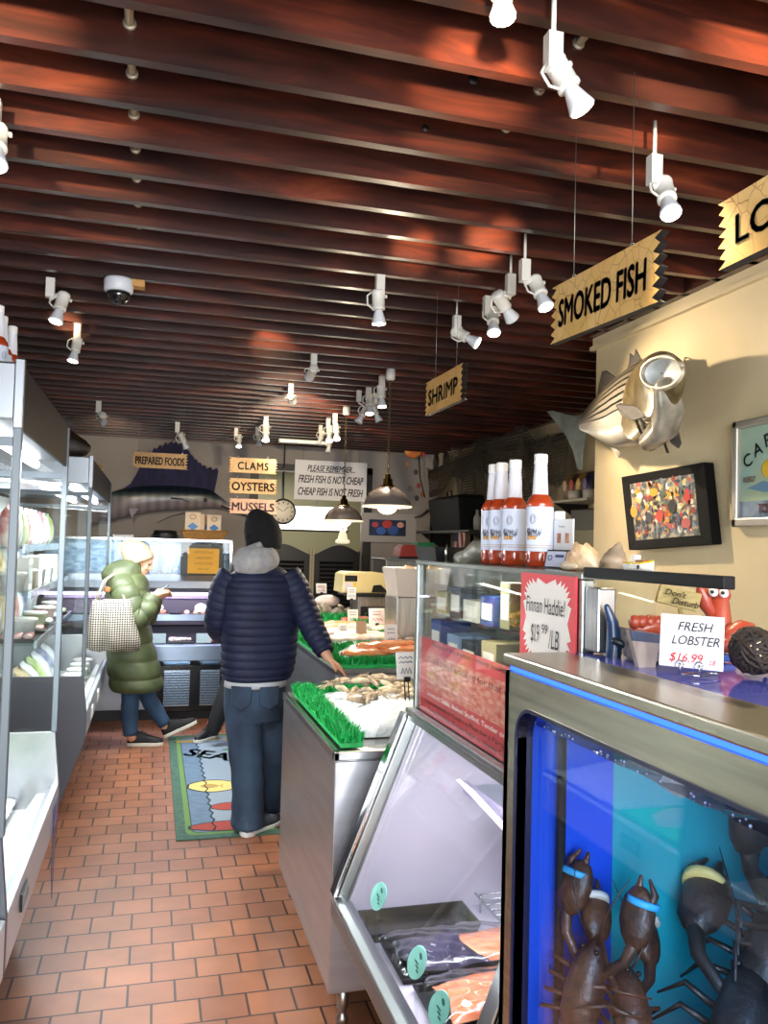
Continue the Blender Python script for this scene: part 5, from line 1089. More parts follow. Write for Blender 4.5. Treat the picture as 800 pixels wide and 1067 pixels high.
MB().prism([sq(-.032,.004,.001),sq(.026,.004,.001),sq(.026,.042,.001),sq(-.032,.042,.001)],-n_*.001).build('card',M('bluish_card','#c5cbe2',.4),t)
MB().tube([sq(-.020+.006*math.cos(s),.026+.006*math.sin(s),.0015) for s in [k*PI/8 for k in range(17)]],.0011,5).build('round_emblem',M('navy_print','#2e3b70',.5),t)
MB().prism([sq(-.005,.027,.0015),sq(.022,.027,.0015),sq(.022,.034,.0015),sq(-.005,.034,.0015)],-n_*.0005).build('title_band',M('navy_print',''),t)
p=Sh(597,583,.975)
t=T('red_squeeze_bottle','red cone-tipped bottle behind the conch shell','bottle',(.975,p.y,Z2))
MB().lathe([(.018,0),(.019,.03),(.017,.04)],(.975,p.y,Z2),16).build('body',M('ketchup_red','#c4331f',.3),t); MB().lathe([(.017,.04),(.006,.06),(.003,.066)],(.975,p.y,Z2),16).build('cone_tip',M('ketchup_red',''),t)
p=Sh(583,530,.98); t=T('white_cap_jar','clear bottle with a white cap behind the flyer','bottle',(.98,p.y,Z2)); MB().lathe([(.020,0),(.021,.09),(.013,.11),(.013,.12)],(.98,p.y,Z2),16).build('glass_body',M('amber_juice','#8d4a25',.2),t); MB().lathe([(.0145,.115),(.0145,.140),(.013,.142)],(.98,p.y,Z2),16).build('cap',capm,t)
# ================================================================ hanging signs
def crackle(name,c1,c2,line,scale):
    mt=bpy.data.materials.new(name); mt.use_nodes=True; nt=mt.node_tree; L=nt.links; b=nt.nodes['Principled BSDF']
    tc=nt.nodes.new('ShaderNodeTexCoord'); n=nt.nodes.new('ShaderNodeTexNoise'); n.inputs['Scale'].default_value=9; L.new(tc.outputs['Object'],n.inputs['Vector'])
    r=nt.nodes.new('ShaderNodeValToRGB'); r.color_ramp.elements[0].color=srgb(c1); r.color_ramp.elements[1].color=srgb(c2); r.color_ramp.elements[0].position=.35; r.color_ramp.elements[1].position=.65; L.new(n.outputs['Fac'],r.inputs['Fac'])
    mxv=nt.nodes.new('ShaderNodeMix'); mxv.data_type='RGBA'; mxv.inputs['Factor'].default_value=.06; L.new(tc.outputs['Object'],mxv.inputs['A']); L.new(n.outputs['Color'],mxv.inputs['B'])
    v=nt.nodes.new('ShaderNodeTexVoronoi'); v.feature='DISTANCE_TO_EDGE'; v.inputs['Scale'].default_value=scale; L.new(mxv.outputs['Result'],v.inputs['Vector'])
    lt=nt.nodes.new('ShaderNodeMath'); lt.operation='LESS_THAN'; lt.inputs[1].default_value=.022; L.new(v.outputs['Distance'],lt.inputs[0])
    n2=nt.nodes.new('ShaderNodeTexNoise'); n2.inputs['Scale'].default_value=6; L.new(tc.outputs['Object'],n2.inputs['Vector'])
    ml=nt.nodes.new('ShaderNodeMath'); ml.operation='MULTIPLY'; L.new(lt.outputs[0],ml.inputs[0]); L.new(n2.outputs['Fac'],ml.inputs[1])
    mx=nt.nodes.new('ShaderNodeMix'); mx.data_type='RGBA'; L.new(ml.outputs[0],mx.inputs['Factor']); L.new(r.outputs['Color'],mx.inputs['A']); mx.inputs['B'].default_value=srgb(line)
    L.new(mx.outputs['Result'],b.inputs['Base Color']); b.inputs['Roughness'].default_value=.5; return mt
signw=crackle('crackled_sign_wood','#d2a862','#e0ba78','#7a4a1e',26); edgew=M('charred_sign_edge','#15110f',.6)
sletter=M('sign_letter_black','#1b1712',.6)
def jag(rnd,up,n,dep):
    """zig-zag end, list of (inset,v) from v=0 to 1"""
    P=[]; v=0
    for k in range(n):
        P.append((rnd.uniform(0,.2)*dep,(k+.0)/n)); P.append((rnd.uniform(.7,1)*dep,(k+.5+rnd.uniform(-.12,.12))/n))
    P.append((0,1)); return P
def board(org,ux,up,W_,H_,txt,label,wires=None,th=.022,seed=1,letters=sletter,tw=.8,thh=.42,shear=0,facemat=None,group='hanging wooden signs',jn=5,kick=0.0,bold=.025,char=1.0,toff=0.):
    bold=bold
    """org = centre of the front face"""
    rnd=random.Random(seed); ux=V(ux).normalized(); up=V(up).normalized(); nz=ux.cross(up)
    t=T('hanging_sign',label,'sign',org,group)
    def Q(u,v,w=0): return V(org)+ux*(u-.5)*W_+up*(v-.5)*H_+nz*w
    d=.10*H_/W_*2
    L_=[Q(i,v) for i,v in jag(rnd,1,jn,d)]; R_=[Q(1-i,v) for i,v in jag(rnd,1,jn,d)]
    poly=L_+R_[::-1]
    MB().prism([p-nz*.0 for p in poly],-nz*th).build('board',edgew,t)
    MB().prism([p+nz*.0008 for p in poly],-nz*.0006).build('painted_face',facemat or signw,t)
    text(txt,letters,t,Q(.5+toff,.47,.0018),ux,up,w=W_*tw,h=H_*thh,shear=shear,bold=bold,char=char)
    if wires:
        for u,top in wires:
            p=Q(u,1,-th/2); MB().tube([p+V((0,0,.012)),V((p.x,p.y,top))],.0011,5).build('wire',M('wire_grey','#8c8a84',.4,.8),t)
            e=MB().tube([p+V((0,.0,.008))+ux*.007*math.cos(s)+V((0,0,.007*math.sin(s))) for s in [k*PI/6 for k in range(13)]],.0018,5).build('eye_hook',chrome,t)
    return t
def board_px(X,pl,pr,txt,label,**k):
    """board on a plane of constant X seen between left edge pl=(px,ytop,ybot) and right edge pr"""
    a=at(pl[0],(pl[1]+pl[2])/2,X=X); b=at(pr[0],(pr[1]+pr[2])/2,X=X)
    ha=at(pl[0],pl[1],X=X).z-at(pl[0],pl[2],X=X).z; hb=at(pr[0],pr[1],X=X).z-at(pr[0],pr[2],X=X).z
    W_=abs(a.y-b.y); return board(V((X,(a.y+b.y)/2,(a.z+b.z)/2)),(0,-1,(b.z-a.z)/W_),(0,(b.z-a.z)/W_,1),W_,(ha+hb)/2,txt,label,**k)
board_px(1.05,(574,298,362),(688,244,309),'SMOKED FISH','long wooden sign with ragged ends reading SMOKED FISH',wires=[(.2,2.72),(.74,2.72)],seed=3,tw=.80,thh=.46,jn=6)
sb_=board_px(1.05,(748,213,283),(965,84,176),'LOBSTER','wooden sign at the right edge of the photo beginning with the letters LO',wires=[(.36,2.72)],seed=5,tw=.76,thh=.42,jn=6)
board_px(1.17,(443,400,433),(482,378,416),'SHRIMP','small wooden sign reading SHRIMP hanging in the middle of the room',wires=[(.22,2.72),(.78,2.72)],seed=7,tw=.78,thh=.46,jn=6,facemat=crackle('plain_tan_sign_wood','#cf9f5a','#dbb06c','#8a5a2c',40))
clamw=crackle('pale_peach_sign_wood','#dcae70','#e8c188','#b98344',15)
def board_y(px0,px1,y0,y1,Y,txt,label,**k):
    a=at(px0,(y0+y1)/2,Y=Y); b=at(px1,(y0+y1)/2+1.1,Y=Y); H_=at((px0+px1)/2,y0,Y=Y).z-at((px0+px1)/2,y1,Y=Y).z
    return board((a+b)/2,(1,0,0),(0,0,1),(b-a).length,H_,txt,label,**k)
board_y(137,196,471.5,487.5,7.2,'PREPARED FOODS','wooden sign reading PREPARED FOODS in front of the mounted sailfish',wires=[(.12,2.72),(.9,2.72)],seed=9,facemat=crackle('dim_tan_sign_wood','#a8824a','#b38c55','#6a4a22',15),tw=.86,thh=.5)
board_y(238,289,477,492.5,6.9,'CLAMS','wooden sign reading CLAMS, top of the three stacked signs',wires=[(.2,2.72),(.8,2.72)],seed=11,facemat=clamw,letters=M('sign_letter_brown','#33251a',.6),tw=.62,thh=.5,char=1.15)
board_y(238,289,498.5,514,6.9,'OYSTERS','wooden sign reading OYSTERS, middle of the three stacked signs',wires=[(.2,at(240,492,Y=6.9).z),(.8,at(280,493,Y=6.9).z)],seed=13,facemat=clamw,letters=M('sign_letter_brown',''),tw=.86,thh=.55)
board_y(238,289,519.5,535,6.9,'MUSSELS','pinkish wooden sign reading MUSSELS, lowest of the three stacked signs',wires=[(.2,at(240,514,Y=6.9).z),(.8,at(280,515,Y=6.9).z)],seed=15,facemat=crackle('pinkish_sign_wood','#e0ac8c','#e8bd9d','#c08a6c',15),letters=M('sign_letter_mauve','#8a7590',.6),tw=.86,thh=.55)
# white saying board
a=at(307,500,Y=9.6); b=at(382,502,Y=9.6); ht=at(345,480.5,Y=9.6).z-at(345,521.5,Y=9.6).z; c=(a+b)/2
t=T('saying_sign','large white board saying fresh fish is not cheap above the kitchen doorway','sign',(c.x,9.6,c.z)); W_=(b-a).length
MB().box(a.x,b.x,9.60,9.63,c.z-ht/2,c.z+ht/2).build('board',M('white_sign_board','#f4f4f8',.5),t,.003)
for s,dz,wf,hf in (('PLEASE REMEMBER...',.30,.66,.15),('FRESH FISH IS NOT CHEAP',.02,.90,.19),('CHEAP FISH IS NOT FRESH',-.29,.90,.19)): text(s,ink,t,(c.x,9.598,c.z+ht*dz),(1,0,0),(0,0,1),w=W_*wf,h=ht*hf,shear=.3,bold=.012)
l=MB(); l.box(c.x-W_*.30,c.x+W_*.18,9.597,9.599,c.z+ht*.195,c.z+ht*.21); l.build('underline',ink,t)
MB().cyl((a.x+.1,9.615,c.z+ht/2),(a.x+.1,9.615,2.72),.003,n=6).cyl((b.x-.1,9.615,c.z+ht/2),(b.x-.1,9.615,2.72),.003,n=6).build('hanging_wire',M('wire_grey',''),t)
# ================================================================ sailfish on the back wall
SY=9.66
def sp(px,py,dy=0): return at(px,py,Y=SY+dy)
t=T('mounted_sailfish','large blue mounted sailfish with spread sail on the back wall','mounted fish',sp(165,520))
def cline(pts):
    out=[]
    for i in range(len(pts)-1):
        for k in range(4):
            f=k/4; p=[pts[max(0,min(len(pts)-1,i+j))] for j in (-1,0,1,2)]
            out.append(tuple(.5*((2*p[1][q])+(-p[0][q]+p[2][q])*f+(2*p[0][q]-5*p[1][q]+4*p[2][q]-p[3][q])*f*f+(-p[0][q]+3*p[1][q]-3*p[2][q]+p[3][q])*f**3) for q in range(len(pts[0]))))
    return out+[pts[-1]]
prof=cline([(92,536,546,.02),(105,520,545,.04),(118,512,542,.06),(135,508,538,.08),(155,506,534,.085),(175,506,532,.085),(195,507,531,.08),(210,508.5,530,.07),(220,511,529,.055),(230,518,530,.035),(238,524,532,.022),(250,531,535.5,.014),(263,537,539.5,.009),(276,541.5,543,.005)])
b=MB(); rings=[]; 
for px,y0,y1,dp in prof:
    c=sp(px,(y0+y1)/2); hz=(sp(px,y0).z-sp(px,y1).z)/2
    rings.append([c+V((0,-dp*math.cos(a),hz*math.sin(a))) for a in [k*PI/8 for k in range(16)]])
b.loft(rings)
sail=M('sail_indigo','#1d1c4c',.8,0,'#0f1030',5,(3,1,1)); 
def sailbody():
    mt=bpy.data.materials.new('sailfish_body'); mt.use_nodes=True; nt=mt.node_tree; L=nt.links; bb=nt.nodes['Principled BSDF']
    tc=nt.nodes.new('ShaderNodeTexCoord'); sx=nt.nodes.new('ShaderNodeSeparateXYZ'); L.new(tc.outputs['Object'],sx.inputs[0])
    r=nt.nodes.new('ShaderNodeValToRGB'); e=r.color_ramp.elements; e[0].position=.42; e[0].color=srgb('#8a8288'); e[1].position=.66; e[1].color=srgb('#16222f'); x=e.new(.55); x.color=srgb('#4c5a5c'); x=e.new(.50); x.color=srgb('#82868a')
    mr=nt.nodes.new('ShaderNodeMapRange'); mr.inputs['From Min'].default_value=-.25; mr.inputs['From Max'].default_value=.25; L.new(sx.outputs['Z'],mr.inputs['Value']); L.new(mr.outputs[0],r.inputs['Fac'])
    w_=nt.nodes.new('ShaderNodeTexWave'); w_.inputs['Scale'].default_value=3; w_.inputs['Distortion'].default_value=1.5; L.new(tc.outputs['Object'],w_.inputs['Vector'])
    mx=nt.nodes.new('ShaderNodeMix'); mx.data_type='RGBA'; mx.blend_type='MULTIPLY'; mx.inputs['Factor'].default_value=.35; L.new(r.outputs['Color'],mx.inputs['A']); L.new(w_.outputs['Color'],mx.inputs['B']); L.new(mx.outputs['Result'],bb.inputs['Base Color']); bb.inputs['Roughness'].default_value=.3
    return mt
b.build('body',sailbody(),t)
so=[(106,518)]+[(118,512),(128,509),(136,504),(141,496),(145,488),(150,479),(154,474)]
k=0
for x0_,y0_ in ((156,470),(161,466),(167,463),(173,460.5),(179,459),(184,460),(189,462),(193,465),(197,470),(201,475),(205,479),(209,482),(214,485),(220,486.5),(226,487.5)):
    so+= [(x0_,y0_),(x0_+1.5,y0_+3.2)]
so+=[(226,500),(223,514),(212,510),(195,508),(175,507.5),(150,507.5),(120,513)]
MB().prism([sp(x,y,.0) for x,y in so],(0,.012,0)).build('sail_fin',sail,t)
MB().prism([sp(134.5,530,-.07),sp(144,530,-.07),sp(137,540,-.085)],(0,.01,0)).build('anal_fin',M('fin_indigo','#2b2968',.35),t)
MB().tube([sp(178,519,-.085),sp(190,520,-.09),sp(198,524,-.085)],[.022,.018,.004],8,flat=.4).build('pectoral_fin',M('fin_dark','#1b1b24',.4),t)
MB().tube([sp(195,534,-.05),sp(178,538,-.03),sp(163,545,-.01)],[.007,.005,.002],6).build('pelvic_spine',M('fin_dark',''),t)
MB().ball(sp(214,521,-.062),(.022,.012,.022)).build('eye',black_pl,t)
MB().tube([sp(230,527,-.03),sp(250,535,-.012),sp(268,541,-.005)],[.010,.007,.003],6).build('lower_jaw',M('fin_dark',''),t)
MB().box(sp(165,520).x-.05,sp(165,520).x+.05,SY+.012,YB,sp(165,520).z-.05,sp(165,520).z+.05).build('wall_bracket',dark_metal,t)
# ================================================================ striped bass on the cream wall
bt=T('mounted_striped_bass','silver striped bass with wide open mouth mounted on the cream wall','mounted fish',(XR-.15,3.6,2.2))
def bp(px,py,X): return at(px,py,X=2.17-(2.13-X)*.24)
# spine stations: picture spot of the back edge and belly edge, distance from the wall (X), half thickness
st=cline([(604,436,448,2.13,.010),(612,424,452,2.115,.016),(622,413,458,2.09,.036),(634,401,464,2.06,.065),(646,391,467,2.03,.085),(658,382,465,1.995,.098),(668,376,462,1.97,.102),(677,372,456,1.945,.095),(684,371,448,1.925,.082),(690,370,436,1.905,.066)])
rings=[]; spine=[]
for px,y0,y1,X,th in st:
    a=bp(px,y0,X); c_=bp(px,y1,X); m_=(a+c_)/2; spine.append((m_,a,c_,th))
for i,(m_,a,c_,th) in enumerate(spine):
    d=(spine[min(i+1,len(spine)-1)][0]-spine[max(i-1,0)][0]).normalized(); up=(a-c_)/2; sd=d.cross(up).normalized()
    rings.append([m_+up*math.sin(q)*(1 if math.sin(q)>0 else 1)+sd*th*math.cos(q)*(1-.15*math.sin(q)) for q in [k*PI/10 for k in range(20)]])
def bassmat():
    mt=bpy.data.materials.new('striped_bass_skin'); mt.use_nodes=True; nt=mt.node_tree; L=nt.links; bb=nt.nodes['Principled BSDF']
    at_=nt.nodes.new('ShaderNodeAttribute'); at_.attribute_name='ring'
    r=nt.nodes.new('ShaderNodeValToRGB'); r.color_ramp.interpolation='CONSTANT'; e=r.color_ramp.elements
    sil='#a29c90'; dk='#1c1a18'
    e[0].position=0; e[0].color=srgb('#c4bfb5'); e[1].position=.40; e[1].color=srgb(dk)
    for p_,c_ in ((.425,sil),(.49,dk),(.52,sil),(.585,dk),(.615,'#989080'),(.68,dk),(.71,'#8b8270'),(.76,dk),(.79,'#8b8373'),(.84,dk),(.865,'#6e6757'),(.92,'#4c463b')): x=e.new(p_); x.color=srgb(c_)
    L.new(at_.outputs['Fac'],r.inputs['Fac']); 
    n=nt.nodes.new('ShaderNodeTexNoise'); n.inputs['Scale'].default_value=45; tc=nt.nodes.new('ShaderNodeTexCoord'); L.new(tc.outputs['Object'],n.inputs['Vector'])
    mx=nt.nodes.new('ShaderNodeMix'); mx.data_type='RGBA'; mx.blend_type='MULTIPLY'; mx.inputs['Factor'].default_value=.3; L.new(r.outputs['Color'],mx.inputs['A']); L.new(n.outputs['Color'],mx.inputs['B']); L.new(mx.outputs['Result'],bb.inputs['Base Color'])
    bb.inputs['Roughness'].default_value=.28; bb.inputs['Metallic'].default_value=.25; bb.inputs['Coat Weight'].default_value=.5
    return mt
o=MB().loft(rings).build('body',bassmat(),bt,recalc=False)
at_=o.data.attributes.new('ring','FLOAT','POINT'); nr=len(rings)
for i in range(nr):
    for k in range(20):
        at_.data[i*20+k].value=(math.sin(k*PI/10)+1)/2
# finer cross-section so the stripes stay crisp
sub=o.modifiers.new('subdivide','SUBSURF'); sub.levels=2; sub.render_levels=2
fin=M('bass_fin_dark','#1f1b17',.6,0,'#3a332b',9,(1,1,6)); gold=M('bass_head_bronze','#5f4f30',.3,.3,'#93845f',9,coat=.5); silver=M('bass_silver','#b9b2a3',.25,.3,'#8f8777',12,coat=.5)
def bfin(pts,X0_,X1_,mat,name,th=.006):
    n=len(pts); P=[bp(x,y,X0_+(X1_-X0_)*i/(n-1)) if not isinstance(X0_,list) else bp(x,y,X0_[i]) for i,(x,y) in enumerate(pts)]
    MB().prism(P,(th,0,0)).build(name,mat,bt)
tailm=M('tail_grey_green','#46504d',.45,0,'#69706a',8,(1,2,2))
bfin([(607,434),(612,446),(607,460),(605,478),(604,489),(601,488),(597,470),(590,455),(580,442),(570,429),(575,428),(590,432),(600,434)],2.12,2.10,tailm,'tail_fin',.012)
# open-topped head: gill plate, jaws and mouth
hc=bp(688,412,1.90)
def hp(px,py,X): return at(px,py,X=2.045-(1.955-X)*.5)
def ringpx(cx,cy,rx,ry,X,n=24,rot=0,dx=0):
    P=[]
    for k in range(n):
        a=2*PI*k/n; x=rx*math.cos(a); y=ry*math.sin(a); P.append(hp(cx+x*math.cos(rot)-y*math.sin(rot),cy+x*math.sin(rot)+y*math.cos(rot),X+dx*math.cos(a)))
    return P
R1=[ringpx(672,415,24,46,1.955,24,.30),ringpx(679,411,28,45,1.91,24,.28),ringpx(684,404,27,39,1.86,24,.28),ringpx(688,398,26,33,1.80,24,.2),ringpx(690,393,25,27,1.75,24,.1),ringpx(690,389,24,22,1.71,24,-.1),ringpx(690,388,23,19,1.69,24,-.25)]
MB().loft(R1,True,False).build('head',gold,bt)
lip=ringpx(690,388,21.5,16.5,1.685,28,-.25)
MB().tube(lip+lip[:1],.010,8).build('lips',M('bass_lip','#cfc4ab',.25,.2,'#7a6b50',14,coat=.5),bt)
MB().loft([ringpx(690,388,21,16.5,1.69,24,-.25),ringpx(690,388,20,15.5,1.72,24,-.25),ringpx(689,389,15,11,1.76,24,-.25),ringpx(689,389,1,.7,1.775,24,-.25)],True,False).build('mouth_lining',M('mouth_white','#dfe3e2',.35),bt)
# gill cover and throat
for k,(cx,cy,rx,ry,X,m__) in enumerate(((671,417,13,38,1.885,gold),(677,424,15,33,1.865,silver))):
    P=[hp(cx+rx*math.cos(a)*(.6)+ -6*math.sin(a)*0,cy+ry*math.sin(a),X) for a in [PI*.55+q*PI*.9/12 for q in range(13)]]
    MB().tube(P,[.004+.012*math.sin(PI*q/12) for q in range(13)],8,flat=.6).build('gill_cover_edge',m__,bt)
MB().limb([hp(694,405,1.76),hp(697,425,1.82),hp(692,445,1.88),hp(676,460,1.94)],[.05,.062,.06,.045],18).build('throat',silver,bt)
for k in range(3): MB().tube([hp(668+3*k,434+4*k,1.84),hp(680+3*k,437+3*k,1.815),hp(694+1*k,428+2*k,1.775)],.0045,6).build('gill_ray',M('bass_gill_dark','#5a5040',.3,.2),bt)
MB().ball(hp(673,386,1.80),(.012,.016,.016)).build('eye',M('bass_eye','#17140f',.1),bt)
bfin([(622,412),(624,400),(627,387),(631,386),(642,394),(650,397),(640,402)],2.10,2.04,fin,'rear_dorsal_fin')
bfin([(651,391),(655,378),(656,368),(660,372),(662,364),(666,372),(669,376),(668,379),(660,385)],2.03,1.98,fin,'spiny_dorsal_fin')
bfin([(641,422),(646,420),(664,424),(672,434),(660,438),(648,434)],1.38,1.30,fin,'pectoral_fin'); 
bfin([(694,442),(700,441),(706,449),(709,462),(706,467),(699,462),(694,452)],1.93,1.92,M('far_pectoral','#57544f',.45,0,'#45423d',9),'far_pectoral_fin')
bfin([(640,464),(646,471),(644,477),(636,467),(626,455),(634,456)],2.06,2.06,M('pale_fin','#b8b0a0',.45,0,'#6f685c',10),'anal_fin')
bfin([(686,447),(688,447),(696,472),(694,472)],1.99,1.99,fin,'pelvic_fin')
MB().cyl((2.12,3.45,2.18),(XR,3.45,2.18),.02,n=10).build('wall_peg',dark_metal,bt)
# ================================================================ framed pictures on the cream wall
def wq(px,py,X): return at(px,py,X=X)
FX=XR-.06
fc=[wq(647,497,FX),wq(733,481.5,FX),wq(741.5,567,FX),wq(655,573,FX)]
t=T('framed_picture','tilted black-framed crowded colourful picture below the striped bass','picture',(FX,3.3,1.8))
cen=sum(fc,V((0,0,0)))/4
def fpt(u,v,w=0):   # u right, v down
    a=fc[0]*(1-u)+fc[1]*u; b=fc[3]*(1-u)+fc[2]*u; p=a*(1-v)+b*v; return V((FX-w,p.y,p.z))
fr=MB(); 
for (a,b_,c_,d_) in (((0,0),(1,0),(.88,.125),(.115,.125)),((1,0),(1,1),(.88,.875),(.88,.125)),((1,1),(0,1),(.115,.875),(.88,.875)),((0,1),(0,0),(.115,.125),(.115,.875))):
    fr.prism([fpt(*a,.0),fpt(*b_,.0),fpt(*c_,.0),fpt(*d_,.0)],(.05,0,0))
fr.build('frame',M('black_wood_frame','#050505',.6,spec=.15),t,.003)
MB().prism([fpt(.11,.12),fpt(.89,.12),fpt(.89,.88),fpt(.11,.88)],(.02,0,0)).build('backing',M('picture_ground','#b9a888',.5,0,'#4a5560',30,contrast=(.42,.58)),t)
rnd=random.Random(44); cols=['#e8dcc8','#c23a2a','#2d3848','#d89a2a','#7b8a94','#d9c27a','#1b1b20','#b5574f','#e9e6df','#5d6b52','#8e3b33','#49566b']
pm=[M('picture_colour_%s'%c[1:],c,.5) for c in cols]
art=MB()
for k in range(330):
    art.cur=rnd.randrange(len(cols)); u=rnd.uniform(.13,.85); v=rnd.uniform(.14,.84); a=rnd.uniform(.008,.035); b_=rnd.uniform(.012,.05)
    if v>.62 and rnd.random()<.5: art.cur=rnd.choice((2,4,11,6)); b_*=1.4; a*=.6
    w=.001+.0008*(k%5); n=rnd.choice((4,5,7)); art.add([fpt(min(.88,u+a*math.cos(q)),min(.87,v+b_*math.sin(q)),w) for q in [2*PI*j/n for j in range(n)]],[tuple(range(n))])
for (u,v,a,b_,c) in ((.46,.60,.06,.09,1),(.62,.50,.055,.11,6),(.33,.60,.05,.09,2),(.24,.30,.05,.06,8),(.42,.28,.07,.07,3),(.80,.40,.05,.06,1),(.76,.72,.07,.08,7),(.14,.50,.06,.10,3),(.46,.47,.025,.035,6),(.62,.38,.022,.03,0)):
    art.cur=c; art.add([fpt(u+a*math.cos(q)*.8,v+b_*math.sin(q)*.8,.006) for q in [2*PI*j/9 for j in range(9)]],[tuple(range(9))])
art.build('artwork',pm,t,recalc=False)
# poster at the right edge
PX=XR-.04
pc=[wq(762,440,PX),wq(880,412,PX),wq(880,540,PX),wq(767,549,PX)]
t=T('framed_poster','silver-framed blue seaside poster cut off by the right edge of the photo','poster',(PX,2.6,1.95))
y0_=pc[0].y; z1_=pc[0].z; z0_=pc[3].z; y1_=1.95
fr=MB().box(PX-.0,XR,y0_-.03,y0_,z0_,z1_).box(PX,XR,y1_,y1_+.03,z0_,z1_).box(PX,XR,y1_,y0_,z1_-.03,z1_).box(PX,XR,y1_,y0_,z0_,z0_+.035); fr.build('frame',M('silver_frame','#b3aca0',.35,.6),t,.006)
MB().box(PX+.02,XR,y1_+.02,y0_-.02,z0_+.02,z1_-.02).build('poster_sheet',M('poster_teal','#8fb0a8',.5,0,'#a9b88f',3),t)
MB().box(PX+.018,PX+.0195,y1_+.025,y0_-.028,z0_+.034,z0_+.10).build('sea_band',M('poster_sea','#3a5470',.5,0,'#7d8fa0',12),t)
yc=(y0_+y1_)/2
ar=MB()
for k,(ch) in enumerate("CAP'T"):
    pass
for k,ch in enumerate("CAP'T"):
    s_=k/6; yy=y0_-.075-.055*k; zz=z1_-.16+.05*math.sin(.55*k)+.012*k; text(ch,M('poster_navy_ink','#1e3350',.6),t,(PX+.0165,yy,zz),(0,-1,.45-.1*k),(0,.45-.1*k,1),h=.05,bold=.01)
MB().ball((PX+.017,y0_-.20,z1_-.20),(.002,.05,.038),16,10).build('yellow_figure',M('poster_yellow','#d9b21e',.5),t)
MB().prism([(PX+.017,y0_-.07,z0_+.15),(PX+.017,y0_-.16,z0_+.175),(PX+.017,y0_-.26,z0_+.15),(PX+.017,y0_-.17,z0_+.13)],(.002,0,0)).build('boat_shape',M('poster_grey_blue','#5d84a0',.5),t)
text('SINCE' if False else 'WEEKLY',M('poster_red_ink','#b4543e',.6),t,(PX+.0165,y0_-.085,z1_-.235),(0,-1,.05),(0,0,1),w=.07,h=.022,bold=.01)
text('TOURS',M('poster_red_ink',''),t,(PX+.0165,y0_-.19,z0_+.07),(0,-1,0),(0,0,1),w=.11,h=.035,bold=.02)
# small hook screwed into the wall
p=wq(716,373,XR-.004); o=MB().tube([p+V((.004,0,0)),p+V((-.012,0,0)),p+V((-.016,0,-.012)),p+V((-.010,0,-.018))],.003,6).build('wall_hook',dark_metal); tag(o,'small dark hook in the cream wall right of the open fish mouth','hook')
# ================================================================ people
skin=M('skin_light','#d8a688',.5,0,'#cf9a7c',14,sss=.1)
def ringe(c,ux,uy,n=28,pw=1.0):
    f=lambda t:math.copysign(abs(t)**pw,t)
    return [c+ux*f(math.cos(2*PI*k/n))+uy*f(math.sin(2*PI*k/n)) for k in range(n)]
def hand(b,wrist,fwd_,palm_n,s=1.0,curl=.5,thumb=1):
    """palm, four bent unequal fingers and a thumb, appended to mesh b"""
    f=V(fwd_).normalized(); n=V(palm_n); n=(n-f*n.dot(f)).normalized(); r=f.cross(n)*thumb
    w=V(wrist); b.limb([w,w+f*.04*s,w+f*.08*s],[.026*s,.034*s,.032*s],10,.55,n)
    for k,L_ in enumerate((.068,.078,.072,.056)):
        o=w+f*.085*s+r*(.027-.018*k)*s; a1,a2,a3=curl*.5,curl*1.1,curl*1.6; P=[o]
        for a,fr in ((a1,.45),(a2,.32),(a3,.23)): P.append(P[-1]+(f*math.cos(a)+n*math.sin(a))*L_*fr*s)
        b.limb(P,[.0095*s,.009*s,.008*s,.0065*s],7)
    b.limb([w+f*.02*s+r*.025*s,w+f*.05*s+r*.045*s+n*.012*s,w+f*.085*s+r*.045*s+n*.026*s],[.013*s,.011*s,.008*s],7)
def body_mesh(name,b,parent,mat,vox=.009):
    return b.build(name,mat,parent,mods=(('REMESH',dict(mode='VOXEL',voxel_size=vox,use_smooth_shade=True)),('SMOOTH',dict(factor=.5,iterations=4))))
def head(b,c,face,s=1.0,tilt=0.):
    """skull, jaw, neck stub, nose, brow, lips, ears; face = horizontal looking direction"""
    f=V(face).normalized(); r=f.cross(V((0,0,1))).normalized(); R=Matrix.Rotation(-tilt,3,r); F=R@f; U=R@V((0,0,1)); c=V(c)
    Rm=Matrix((r,F,U)).transposed()
    b.ball(c+U*.02*s,(.074*s,.094*s,.10*s),20,14,Rm); b.ball(c+F*.025*s-U*.06*s,(.055*s,.068*s,.066*s),16,10,Rm)
    b.limb([c+F*.088*s+U*.012*s,c+F*.112*s-U*.028*s],[.010*s,.016*s],10)           # nose
    b.ball(c+F*.088*s-U*.062*s,(.024*s,.012*s,.007*s),10,6,Rm); b.ball(c+F*.086*s-U*.074*s,(.021*s,.012*s,.008*s),10,6,Rm)  # lips
    b.ball(c+F*.078*s-U*.104*s,(.022*s,.018*s,.016*s),10,6,Rm)                      # chin
    b.ball(c+F*.084*s+U*.03*s,(.05*s,.012*s,.010*s),10,6,Rm)                         # brow
    for q in (1,-1): b.ball(c+r*q*.076*s-U*.01*s-F*.005*s,(.010*s,.020*s,.032*s),10,8,Rm); b.ball(c+r*q*.035*s+F*.07*s-U*.03*s,(.022*s,.018*s,.018*s),10,6,Rm)
    return F,U,r
def eyes(c,F,U,r,s,parent):
    for q in (1,-1): MB().ball(c+r*q*.032*s+F*.083*s+U*.008*s,(.012*s,.010*s,.008*s),10,7).build('eye',M('eye_dark','#2a1d18',.2),parent)
